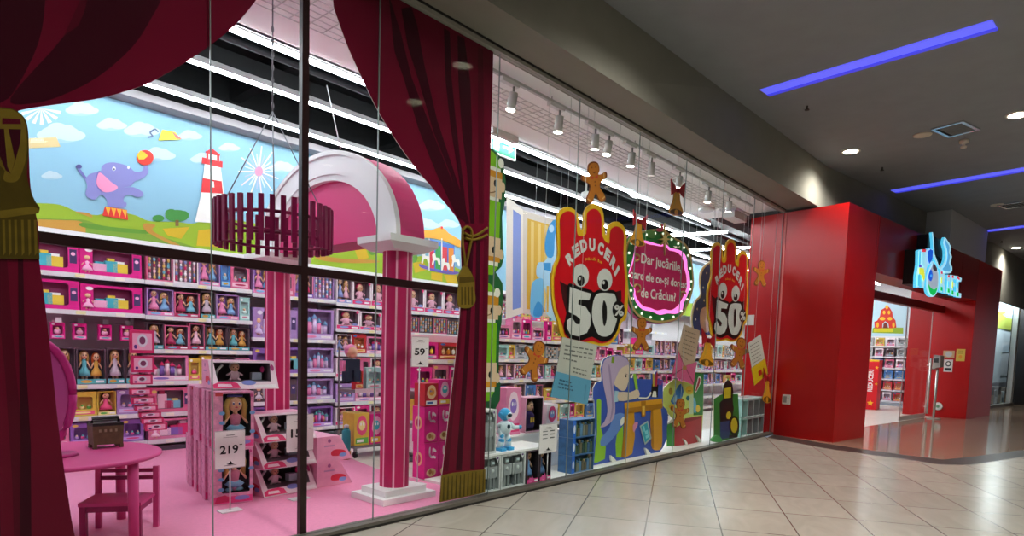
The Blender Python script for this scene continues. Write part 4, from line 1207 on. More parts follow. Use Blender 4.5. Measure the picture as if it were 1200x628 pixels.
MOT = mat('#d98fb0', .35, .5, .22, 26)
def mermaid_box():
    w, d, h = .335, .118, .503
    o, (a, z0, b_, z1, y0, rc) = carton(w, d, h, MOT, mat('#1f2028', .5), (.22, .20, .92, .96), d*.85, 'mermaid_doll_box', .03)
    m = MB(); H_ = (z1 - z0); cx = (a + b_)/2; hz = z0 + H_*.76
    SK = mat('#eab596', .45)
    m.ball((cx, 0, hz), (.062, .05, .072), SK, 14, 10)
    for s in (-1, 1):
        m.ball((cx + s*.024, -.043, hz + .004), (.012, .006, .014), mat('#f6f2ee', .3), 8, 6); m.ball((cx + s*.024, -.048, hz + .002), (.007, .004, .010), mat('#2a4a8a', .3), 8, 6)
        m.cyl((cx + s*.05, 0, hz - .10), (cx + s*.10, -.02, hz - .18), .014, .010, SK, 8)
    m.ball((cx, -.048, hz - .03), (.014, .005, .006), mat('#d23a66'), 8, 6); m.ball((cx, -.052, hz - .012), .006, SK, 6, 4)
    m.cyl((cx, 0, hz - .10), (cx, 0, hz - .06), .02, .02, SK, 8)
    m.lathe([(.03, hz - .22), (.045, hz - .15), (.05, hz - .11), (.02, hz - .09)], (cx, 0, 0), mat('#d9829f', .5), 12, 1, .7)
    m.lathe([(.012, z0 + .005), (.03, z0 + .05), (.042, z0 + .10), (.035, hz - .21)], (cx, 0, 0), mat('#e79ac0', .4), 12)
    m.lathe([(.05, hz - .25), (.085, hz - .22), (.05, hz - .19)], (cx, -.01, 0), mat('#7fb4d8', .4), 12, 1, .5)
    for s in (-1, 1): m.ball((cx + s*.04, 0, z0 + .018), (.04, .01, .018), mat('#8ac2dc', .4), 8, 5)
    doll = m.build('doll', o)
    m = MB()
    m.ball((cx, .010, hz + .022), (.075, .046, .072), BLOND, 14, 8)
    for s in (-1, 1): m.tube([(cx + s*.055, -.008, hz + .045), (cx + s*.078, -.01, hz - .02), (cx + s*.072, -.012, hz - .10), (cx + s*.085, -.01, hz - .15)], [.022, .026, .022, .008], BLOND, 8)
    m.lathe([(.07, hz + .062), (.066, hz + .075), (.03, hz + .085)], (cx, .008, 0), mat('#6a63c0', .4), 14, 1, .6)
    m.build('hair', doll)
    m = MB(); y = y0 - .001
    m.box((-w/2 + .003, y0 - .0016, .012), (w*.5 - .003, y0 + .001, h*.14), mat('#e8428a'))
    m.face([(p[0], y0 - .003, p[1]) for p in [(-w*.46, h*.03), (-w*.1, h*.05), (-w*.05, h*.10), (-w*.2, h*.17), (-w*.4, h*.15)]], mat('#d02c62'))
    m.face([(p[0], y0 - .003, p[1]) for p in ell(w*.22, h*.10, w*.2, h*.042, 14)], mat('#8d86cf'))
    m.build('label_strip', o)
    m = MB()
    for px_, pz in ((-w*.30, h*.62), (-w*.30, h*.27), (w*.46, h*.62), (w*.46, h*.28), (-w*.30, h*.45)):
        m.face([(p[0], y0 - .002, p[1]) for p in ell(px_, pz, w*.075, h*.034, 10)], mat('#6f9fd0'))
    m.face([(p[0], y0 - .002, p[1]) for p in rect(-w*.46, h*.92, -w*.28, h*.975)], mat('#c8434a')); m.face([(p[0], y0 - .002, p[1]) for p in ell(w*.44, h*.93, w*.04, h*.03, 12)], mat('#b23a7a'))
    m.build('printed_badge', o)
    # the clear front
    m = MB(); m.box((a, y0 - .0006, z0), (b_, y0 - .0002, z1), FILM); m.build('clear_window', o)
    # side print
    m = MB(); x = -w/2 - .0012
    for k in range(5): m.face([(x, -d*.3 + (k % 2)*d*.45, h*(.12 + k*.17)), (x, -d*.05 + (k % 2)*d*.45, h*(.12 + k*.17)), (x, -d*.05 + (k % 2)*d*.45, h*(.17 + k*.17)), (x, -d*.3 + (k % 2)*d*.45, h*(.17 + k*.17))], mat('#b8668c', .4))
    m.face([(x - .0004, -d/2 + .004, .003), (x - .0004, -d/2 + .016, .003), (x - .0004, -d/2 + .016, h - .003), (x - .0004, -d/2 + .004, h - .003)], mat('#c0708f', .4))
    m.build('side_print', o)
    return o
mer = mermaid_box()
PA_ = radians(-11)
pex, pey = Vector((cos(PA_), sin(PA_), 0)), Vector((-sin(PA_), cos(PA_), 0))
P0 = Vector((2.335, 5.50, 0))
used = False
for row in (0, 1):
    nn = 10 if row == 0 else 9
    for k in range(nn):
        o = mer if not used else copy_tree(mer)
        used = True
        jit = .012*sin(k*2.3 + row)
        p = P0 + pex*(.1675 + jit) + pey*(.059 + .1255*k)
        rot_build(o, (p.x, p.y, .0042 + row*.5045), PA_)
        if k == 0: lb = ['foremost large mermaid doll box standing on the pink floor behind the 219 sign', 'foremost large mermaid doll box of the upper row, blonde doll in full view'][row]
        else: lb = 'mottled pink mermaid doll box, %s from the front in the %s row of the pile' % (ORD[k], ['lower', 'upper'][row])
        tag(o, lb, 'doll box', 'large mermaid doll boxes in the pile')

# slanted baby doll cartons
def baby_carton():
    w, h = .58, .255
    yb_, yf0, yf1 = .20, -.22, -.06
    mb = MB(); PK, LT = mat('#e9a3c0', .4, .4, .06, 14), mat('#f1d9e4', .4)
    x0, x1 = -w/2, w/2
    mb.face([(x0, yf0, 0), (x1, yf0, 0), (x1, yb_, 0), (x0, yb_, 0)], PK)
    mb.face([(x0, yb_, 0), (x1, yb_, 0), (x1, yb_, h), (x0, yb_, h)], PK)
    mb.face([(x0, yf1, h), (x1, yf1, h), (x1, yb_, h), (x0, yb_, h)], PK)
    for x in (x0, x1): mb.face([(x, yf0, 0), (x, yb_, 0), (x, yb_, h), (x, yf1, h)], PK)
    S = lambda fx, fz: (x0 + fx*w, yf0 + (yf1 - yf0)*fz, h*fz)
    wi = [(.10, .26), (.90, .26), (.93, .92), (.07, .92)]
    ou = [(0, 0), (1, 0), (1, 1), (0, 1)]
    for k in range(4):
        mb.face([S(*ou[k]), S(*ou[(k+1) % 4]), S(*wi[(k+1) % 4]), S(*wi[k])], LT)
        a, b_ = S(*wi[k]), S(*wi[(k+1) % 4])
        mb.face([a, b_, (b_[0], yb_ - .03, b_[2]), (a[0], yb_ - .03, a[2])], mat('#6f5a66', .5))
    mb.face([(S(*p)[0], yb_ - .03, S(*p)[2]) for p in wi], mat('#65525c', .5))
    o = mb.build('baby_doll_box', None, (0, 0, 0))
    m = MB(); z0 = h*.28
    add_baby(m, -.05, .0, z0 - .01, .178, mat('#f4c9da', .5), mat('#f7eef2', .5)); 
    m.build('baby_doll', o)
    m = MB(); m.box((.1, -.02, z0), (.19, .05, z0 + .07), mat('#c8d4e8', .4)); m.tube([(-.22, .02, z0), (-.2, -.03, z0 + .1), (-.16, -.02, z0 + .14)], .012, mat('#f4f0f2', .4)); m.ball((.2, .0, z0 + .1), (.02, .02, .03), mat('#e8428a', .4))
    m.build('accessory_set', o)
    m = MB(); off = Vector((0, -.003, .0012))
    f2 = lambda q: [Vector(S(*p)) + off for p in q]
    m.face(f2([(.02, .03), (.42, .03), (.38, .2), (.30, .26), (.1, .24), (.02, .16)]), mat('#e23a72'))
    m.face([p + Vector((0, -.001, 0)) for p in f2([(.08, .09), (.3, .08), (.28, .17), (.1, .18)])], mat('#f6d6e2'))
    m.face(f2(ell(.55, .22, .11, .085, 14)), mat('#8590d6')); m.face(f2(ell(.95, .75, .03, .12, 12)), mat('#b2407e'))
    m.face(f2([(.62, .04), (.97, .04), (.97, .16), (.62, .14)]), mat('#f7eef3')); m.build('label_strip', o)
    m = MB()
    for s, x in ((1, x1 + .0015), (-1, x0 - .0015)):
        m.face([(x, p[0], p[1]) for p in smooth([(-.13, .05), (.02, .05), (.04, .09), (.0, .115), (-.08, .11), (-.13, .09)], 3)], mat('#d8324a'))
        m.face([(x + .001*s, p[0], p[1]) for p in ell(-.10, .055, .045, .022, 12)], mat('#7fa0dc'))
        m.face([(x, p[0], p[1]) for p in rect(.0, .15, .12, .165)], mat('#b892b8')); m.face([(x, p[0], p[1]) for p in ell(.06, .21, .02, .02, 10)], mat('#a05a8e'))
    m.build('side_print', o)
    return o
bb = baby_carton()
first = True
def put_baby(x, y, z, a, label):
    global first
    o = bb if first else copy_tree(bb)
    first = False
    rot_build(o, (x, y, z), a); tag(o, label, 'baby doll box', 'slanted baby doll cartons of the pile')
aa = radians(4)
for k in range(3):
    put_baby(3.075, 5.73 + .01*k, .0042 + .2565*k, aa, 'slanted baby doll carton facing the window, %s of three stacked beside the mermaid boxes' % ['lowest', 'middle', 'topmost'][k])
for k in range(2):
    put_baby(3.585, 5.84, .0042 + .2565*k, radians(90), '%s slanted carton seen end on, red patch on its pale pink side' % ['lower', 'upper'][k])
put_baby(2.72, 5.80, .0042 + 2*.5045 + .008, PA_, 'slanted baby doll carton lying on top of the mermaid boxes')

# ------------------------------------------------------------------ price signs
SIGNW = mat('#e9e2e4', .4, .4)
INK = mat('#1c1a1e', .5)
def price_sign(name, x0, x1, z0, z1, y, txt, label, lines=0, pole=True, small=True):
    b = Board((x0, y, z0)); W_, H_ = x1 - x0, z1 - z0
    b.slab(rect(0, 0, W_, H_), -.008, 0, SIGNW, mat('#c9c4c6'))
    b.lay(rect(0, 0, W_, .006), mat('#b9b2b6'), 1); b.lay(rect(0, H_ - .006, W_, H_), mat('#b9b2b6'), 1)
    if txt:
        b.text(txt, (W_*.15, H_*.40), (W_*.76, H_*.40), H_*.22, INK, 2, .026)
        b.lay(rect(W_*.80, H_*.60, W_*.90, H_*.62), INK, 2)
    if small:
        b.lay(rect(W_*.36, H_*.87, W_*.64, H_*.885), INK, 2); b.lay(rect(W_*.26, H_*.82, W_*.74, H_*.83), mat('#8d868a'), 2)
        b.lay(smooth([(W_*.36, H_*.12), (W_*.45, H_*.14), (W_*.5, H_*.20), (W_*.55, H_*.14), (W_*.64, H_*.12), (W_*.5, H_*.10)], 2), INK, 2); b.lay(rect(W_*.3, H_*.08, W_*.7, H_*.09), INK, 2)
    for r_ in range(lines):
        zz = H_*(.74 - r_*.12)
        b.lay(rect(W_*.16, zz, W_*.44, zz + H_*.03), mat('#6f7276'), 2); b.lay(rect(W_*.58, zz, W_*.84, zz + H_*.035), mat('#3c3e42'), 2)
    t = b.build(name)
    if pole:
        m = MB(); xc = (x0 + x1)/2; m.cyl((xc, y + .010, .012), (xc, y + .010, z0 + .03), .006, .006, mat('#c9c6c8', .3, .5), 8); m.build('pole', t)
        m = MB(); m.box((xc - .09, y - .04, .0035), (xc + .09, y + .07, .013), mat('#d5d2d4', .3, .5)); m.build('foot', t)
    tag(t, label, 'price sign')
    return t
price_sign('price_sign_stand', 2.245, 2.500, .375, .70, 5.24, '219', 'white price sign reading 219 on a thin stand')
price_sign('price_sign_stand', 2.885, 3.155, .455, .80, 5.24, '159', 'white price sign half hidden behind the dark window post')
p, q = on(483, 394, y=5.0), on(502, 430, y=5.0)
price_sign('price_sign_stand', p.x, q.x, q.z, p.z, 5.0, '59', 'white price sign reading 59 beside the striped column')

# ------------------------------------------------------------------ round table, chair, mirror, little chest
TP = mat('#c4417f', .45, .35); TPD = mat('#8e1f55', .5, .35)
tx, ty, tz, tr = 1.19, 5.27, .62, .62
t = empty('round_table', (tx, ty, 0), 'round pink wooden toy table beside the crimson drape', 'table')
m = MB(); m.lathe([(tr - .015, tz - .03), (tr, tz - .022), (tr, tz - .006), (tr - .01, tz)], (tx, ty, 0), TP, 48); m.build('tabletop', t)
for a in (-56, 34, 124, 214):
    a = radians(a); m = MB(); x, y = tx + .55*cos(a), ty + .55*sin(a)
    m.cyl((x, y, .0035), (x, y, tz - .03), .033, .036, TP, 14); m.build('leg', t)
ch = empty('wooden_chair', (1.26, 4.94, 0), 'dark pink wooden child chair pushed under the round pink table', 'chair')
x0, x1, y0, y1, sz = 1.06, 1.46, 4.78, 5.10, .275
m = MB(); m.box((x0, y0, sz - .025), (x1, y1, sz), TP); m.build('seat', ch)
m = MB(); m.box((x0 + .03, y0 + .015, sz - .07), (x1 - .03, y0 + .035, sz - .026), TPD); m.box((x0 + .03, y1 - .035, sz - .07), (x1 - .03, y1 - .015, sz - .026), TPD)
m.box((x0 + .01, y0 + .03, sz - .07), (x0 + .03, y1 - .03, sz - .026), TPD); m.box((x1 - .03, y0 + .03, sz - .07), (x1 - .01, y1 - .03, sz - .026), TPD); m.build('seat_frame', ch)
for x, y, top_z in ((x0 + .005, y0 + .005, sz - .026), (x1 - .045, y0 + .005, sz - .026)):
    m = MB(); m.box((x, y, .0035), (x + .04, y + .04, top_z), TPD); m.build('leg', ch)
for x in (x0 + .005, x1 - .0):
    m = MB(); m.hexa([(x - .018, y1 + .002, .0035), (x + .018, y1 + .002, .0035), (x + .018, y1 + .04, .0035), (x - .018, y1 + .04, .0035)], [(x - .018, y1 + .02, 0.475), (x + .018, y1 + .02, 0.475), (x + .018, y1 + .055, 0.475), (x - .018, y1 + .055, 0.475)], TP); m.build('leg', ch)
for z in (.375, .43):
    m = MB(); m.box((x0 + .024, y1 + .018, z), (x1 - .02, y1 + .038, z + .028), TPD); m.build('back_rail', ch)
ch.location = (1.50, 5.15, 0); ch.rotation_euler = (0, 0, radians(-35))
# oval mirror on the table
mx_, my_ = 1.055, 5.20
t = empty('vanity_mirror', (mx_, my_, tz), 'oval magenta framed toy mirror on the round pink table', 'mirror')
MG = mat('#b01f72', .4, .45)
m = MB(); m.lathe([(.02, tz + .03), (.17, tz + .022), (.19, tz + .002)][::-1], (mx_ + .03, my_, 0), MG, 28, 1, .8); m.build('base', t)
c = Vector((mx_ - .03, my_, tz + .42))
m = MB(); N_ = 32
pts = [c + Vector((.23*cos(2*pi*k/N_), .04*cos(2*pi*k/N_), .38*sin(2*pi*k/N_))) for k in range(N_ + 1)]
m.tube(pts, .028, MG, 8); m.build('frame', t)
m = MB(); m.face([c + Vector((.21*cos(2*pi*k/N_), .037*cos(2*pi*k/N_), .36*sin(2*pi*k/N_))) for k in range(N_)], mat('#c04a94', .15, .6, 0, 1, 0, .3)); m.build('glass', t)
m = MB(); m.cyl((mx_ - .03, my_, tz + .02), (mx_ - .03, my_, tz + .05), .03, .03, MG, 10); m.build('stem', t)
# little chest
p = on(124, 524, z=tz)
t = empty('toy_chest', (p.x, p.y, tz), 'small dark brown toy chest with black lid on the round pink table', 'toy chest')
cx, cy = p.x, p.y
WD = mat('#5d4a38', .6, .3, .2, 20)
m = MB(); m.hexa([(cx - .095, cy - .06, tz + .03), (cx + .10, cy - .06, tz + .03), (cx + .10, cy + .07, tz + .03), (cx - .095, cy + .07, tz + .03)], [(cx - .10, cy - .065, tz + .17), (cx + .105, cy - .065, tz + .17), (cx + .105, cy + .075, tz + .17), (cx - .10, cy + .075, tz + .17)], WD)
for k in range(4): m.box((cx - .06 + k*.035, cy - .0675, tz + .125), (cx - .045 + k*.035, cy - .065, tz + .145), mat('#8a7a66', .5))
m.build('body', t)
for dx in (-.085, .09):
    for dy in (-.05, .06): m = MB(); m.box((cx + dx - .012, cy + dy - .012, tz + .001), (cx + dx + .012, cy + dy + .012, tz + .03), WD); m.build('foot', t)
m = MB(); m.box((cx - .10, cy - .065, tz + .17), (cx + .105, cy + .075, tz + .19), mat('#1d1a1c', .5)); m.tube([(cx - .09, cy, tz + .19), (cx - .085, cy, tz + .225), (cx + .085, cy, tz + .225), (cx + .09, cy, tz + .19)], .014, mat('#1d1a1c', .5)); m.build('lid', t)
# crystal ball toy behind it
p = on(160, 502, z=.36)
# ------------------------------------------------------------------ hanging strip of pink packs
for k, (u0, v0, u1, v1) in enumerate(((152, 386, 181, 415), (154, 417, 181, 437), (153, 439, 179, 451), (152, 456, 178, 463), (154, 466, 182, 473), (158, 476, 185, 481), (163, 484, 189, 489), (166, 491, 192, 496), (170, 497, 196, 504))):
    y = 7.95 + k*.012
    a, b_ = on(u0, v0, y=y), on(u1, v1, y=y)
    w = b_.x - a.x; h = max(.03, a.z - b_.z - .008)
    m = MB(); y1 = y + .30 if k == 0 else y + .22
    HP = mat('#cf2f68', .4, .4, .06, 10)
    m.hexa([(a.x, y, a.z - h), (b_.x, y, a.z - h), (b_.x + .05, y + .2, a.z - h), (a.x + .05, y + .2, a.z - h)], [(a.x, y, a.z), (b_.x, y, a.z), (b_.x + .05, y + .2, a.z), (a.x + .05, y + .2, a.z)], HP)
    o = m.build('hanging_toy_pack')
    m = MB(); cx, cz = (a.x + b_.x)/2, a.z - h*.5
    m.face([(p[0], y - .002, p[1]) for p in rect(a.x + w*.1, cz - h*.36, b_.x - w*.1, cz + h*.36)], mat('#f0a9c4'))
    m.face([(p[0], y - .004, p[1]) for p in ell(cx, cz + h*.05, w*.22, h*.28, 12)], mat('#d8dce4')); m.face([(p[0], y - .005, p[1]) for p in ell(cx, cz + h*.05, w*.13, h*.17, 12)], mat('#7a3a5e'))
    m.face([(p[0], y - .005, p[1]) for p in ell(cx - w*.28, cz - h*.22, w*.07, h*.09, 10)], mat('#5a2a7a')); m.build('printed_label', o)
    tag(o, 'hot pink toy pack on the hanging strip, %s from the top' % ORD[k], 'toy pack', 'pink packs on the hanging strip')

# ------------------------------------------------------------------ trolley and pink stacks right of the column
t = empty('display_trolley', (4.95, 6.9, 0), 'low wheeled metal trolley of pink toys behind the striped column', 'trolley')
MT = mat('#8f8f94', .35, .5, 0, 1, 0, .5)
tx0, tx1, ty0, ty1 = 4.62, 5.42, 6.70, 7.10
zt = on(420, 457, y=6.7).z
m = MB(); m.box((tx0, ty0, .13), (tx1, ty1, .16), MT); m.build('base', t)
for x in (tx0 + .04, tx1 - .04):
    for y in (ty0 + .04, ty1 - .04):
        m = MB(); m.cyl((x - .014, y, .046), (x + .014, y, .046), .042, .042, mat('#2d2d30', .5), 14); m.build('wheel', t)
        m = MB(); m.box((x - .02, y - .012, .08), (x + .02, y + .012, .13), MT); m.build('caster', t)
for x in (tx0 + .005, tx1 - .025):
    m = MB(); m.box((x, ty1 - .025, .16), (x + .02, ty1 - .005, zt + .55), MT); m.build('upright', t)
m = MB(); m.box((tx0, ty0, zt - .035), (tx1, ty1 - .03, zt), MT); m.box((tx0, ty0 - .004, zt - .04), (tx1, ty0, zt + .015), mat('#d8c2cc', .4)); m.build('shelf', t)
x = tx0 + .02
PK_ = [('plain', 'yellow'), ('plain', 'hot')]
def bigbox(x0, x1, y0, y1, z0, z1, pal, label, group, name='toy_box', script=False):
    m = MB(); m.box((x0, y0, z0), (x1, y1, z1), mat(PALS[pal][0], .4, .45, .06, 12)); o = m.build(name)
    w, h = x1 - x0, z1 - z0; A = PALS[pal][2]
    m = MB(); y = y0 - .0015
    f = lambda q, c, d=0: m.face([(x0 + p[0]*w, y - d, z0 + p[1]*h) for p in q], mat(c))
    if script:
        for q in (smooth([(.30, .85), (.42, .88), (.40, .6), (.5, .58), (.5, .64), (.32, .64)], 2), smooth([(.55, .80), (.62, .86), (.85, .78), (.83, .72), (.66, .76), (.60, .68)], 2), smooth([(.50, .62), (.66, .64), (.82, .60), (.80, .54), (.64, .57), (.52, .56)], 2)): f(q, '#fbe6ee')
        f(ell(.5, .17, .36, .12, 14), '#e8c79a'); f(ell(.42, .19, .12, .07, 10), '#a8703e', .001); f(ell(.62, .16, .10, .06, 10), '#c98d56', .001); f(rect(.04, .0, .96, .03), '#c02060')
    else:
        f(smooth([(.15, .5), (.3, .88), (.7, .88), (.85, .5), (.5, .30)], 3), A[0]); f(ell(.5, .62, .22, .16, 14), A[1], .001); f(ell(.42, .66, .05, .05, 8), A[3], .002); f(ell(.58, .66, .05, .05, 8), A[3], .002); f(rect(.08, .06, .92, .24), A[2], .0); f(rect(.16, .1, .6, .19), A[3], .001)
    m.build('printed_label', o)
    if script:
        m = MB(); X_ = x0 - .0015; d_ = y1 - y0
        m.face([(X_, y0 + p[0]*d_, z0 + p[1]*h) for p in ell(.5, .55, .3, .2, 14)], mat('#e9c08a')); m.face([(X_ - .001, y0 + p[0]*d_, z0 + p[1]*h) for p in ell(.5, .55, .18, .12, 12)], mat('#c02060')); m.build('side_print', o)
    tag(o, label, 'toy box', group); return o
g = 'pink boxes on the trolley'
bigbox(4.63, 4.86, 6.72, 6.98, .163, .163 + .42, 'yellow', 'yellow and pink toy box lowest at the left end of the trolley', g)
bigbox(4.87, 5.08, 6.72, 6.98, .163, .163 + .40, 'hot', 'hot pink toy box beside the yellow box on the trolley base', g)
bigbox(5.10, 5.38, 6.72, 6.98, .163, .163 + .40, 'rose', 'rose toy box at the right end of the trolley base', g)
for k, (kd, pl) in enumerate((('slim', 'red'), ('plain', 'mint'), ('plain', 'hot'))):
    put(kd, pl, 4.70 + k*.27 + (0 if k == 0 else -.03), 6.73, zt + .004, '%s toy box on the trolley shelf, %s from its left end' % (PCOL[pl], ORD[k]), g)
# teal bottle and navy dungarees doll hanging at its side
p = on(414, 512, y=6.75)
t = empty('toy_bottle', (4.53, 6.75, 0), 'tall teal toy canister standing left of the trolley', 'toy')
m = MB(); m.lathe([(.05, .11), (.055, .13), (.055, .36), (.03, .40)], (4.53, 6.75, 0), mat('#2f8f98', .4), 14); m.build('body', t)
m = MB(); m.lathe([(.05, .004), (.06, .02), (.06, .11)], (4.53, 6.75, 0), mat('#c4763a', .5), 14); m.build('base', t)
m = MB(); m.lathe([(.032, .401), (.032, .44), (.01, .45)], (4.53, 6.75, 0), mat('#d9e6e4', .4), 14); m.build('lid', t)
a = on(413, 432, y=6.6)
m = MB(); NV = mat('#27384f', .6); m.box((a.x - .10, 6.58, a.z - .02), (a.x + .10, 6.66, a.z + .12), NV); m.box((a.x - .11, 6.58, a.z - .16), (a.x - .01, 6.66, a.z - .02), NV); m.box((a.x + .01, 6.58, a.z - .16), (a.x + .11, 6.66, a.z - .02), NV)
o = m.build('hanging_rag_doll')
m = MB(); m.ball((a.x, 6.62, a.z + .2), (.075, .06, .08), SKIN, 10, 7); m.ball((a.x, 6.64, a.z + .22), (.09, .06, .085), PINKH, 10, 7); m.build('head', o)
m = MB(); m.box((a.x - .15, 6.59, a.z - .03), (a.x - .105, 6.65, a.z + .1), PINKH); m.box((a.x + .105, 6.59, a.z - .03), (a.x + .15, 6.65, a.z + .1), PINKH); m.build('sleeves', o)
m = MB(); m.tube([(a.x, 6.62, a.z + .28), (a.x + .02, 6.68, a.z + .36), (4.63, 7.085, a.z + .36)], .005, MT, 6); m.build('hanging_hook', o)
tag(o, 'rag doll in navy dungarees hanging at the trolley end', 'doll')
g = 'tall pink boxes stacked behind the striped column'
x0 = 4.46
for r_ in range(2):
    for c_ in range(2):
        xx = x0 + c_*.205 + (.015 if r_ == 0 else 0)
        yy = 5.17 - c_*.0
        bigbox(xx, xx + .195, yy, yy + .20, .001 + r_*.403, .001 + r_*.403 + .40, 'hot', 'tall hot pink box with white script, %s row, %s' % (['lower', 'upper'][r_], ['next to the column', 'farther from the column'][c_]), g, script=True)
bigbox(4.47, 4.66, 5.18, 5.36, .81, 1.06, 'red', 'red and orange toy box on top of the tall pink boxes', 'boxes topping the tall pink stack')
bigbox(4.67, 4.85, 5.18, 5.36, .81, 1.10, 'hot', 'pink toy box on top of the tall stack, near the drape', 'boxes topping the tall pink stack')
# low shelf bay facing the passage by the drape
zs = [.15, .52, .93, 1.30]
bay('shelving_unit', 5.05, 6.25, 6.05, 6.45, zs[::-1], 1.62, 'white shelf unit of pink toys just left of the crimson drape', back='#e9c9d6', group='free-standing shelves beyond the window display')
for j, (z, seq) in enumerate(((1.30, [('tray', 'hot'), ('tray', 'red')]), (.93, [('plain', 'hot'), ('plain', 'rose')]), (.52, [('plain', 'yellow'), ('plain', 'white')]), (.15, [('plain', 'white'), ('slim', 'yellow')]))):
    fill(5.05, 6.25, 6.05, z, seq, '%s of the unit by the drape' % LV[j], 'toys on the unit by the crimson drape', hz=.32)
# ================================================================== WINDOW DISPLAY: BOARDS, HANGING SIGNS, BOXES
mb = MB(); mb.box((4.42, YG + .06, .0), (12.0, 5.1, .03), mat('#eceae6', .4, .4))
structure(mb.build('floor_plinth'))
ZP = .031
YH = 4.30
def px_ell(b, cx, cy, rx, ry, m_, lv, n=20): b.layp(ell(cx, cy, rx, ry, n), m_, lv)
HR, HRD, HY_ = mat('#c3131d', .45, .3), mat('#3c1014', .5), mat('#e0b020', .45)
LT = mat('#c9c8c4', .5); LTD = mat('#a3a29e', .5); BK = mat('#141212', .5)
A_ = lambda pts: Q(635, 230, .1592, pts)
B__ = lambda pts: Q(635, 310, .1592, pts)

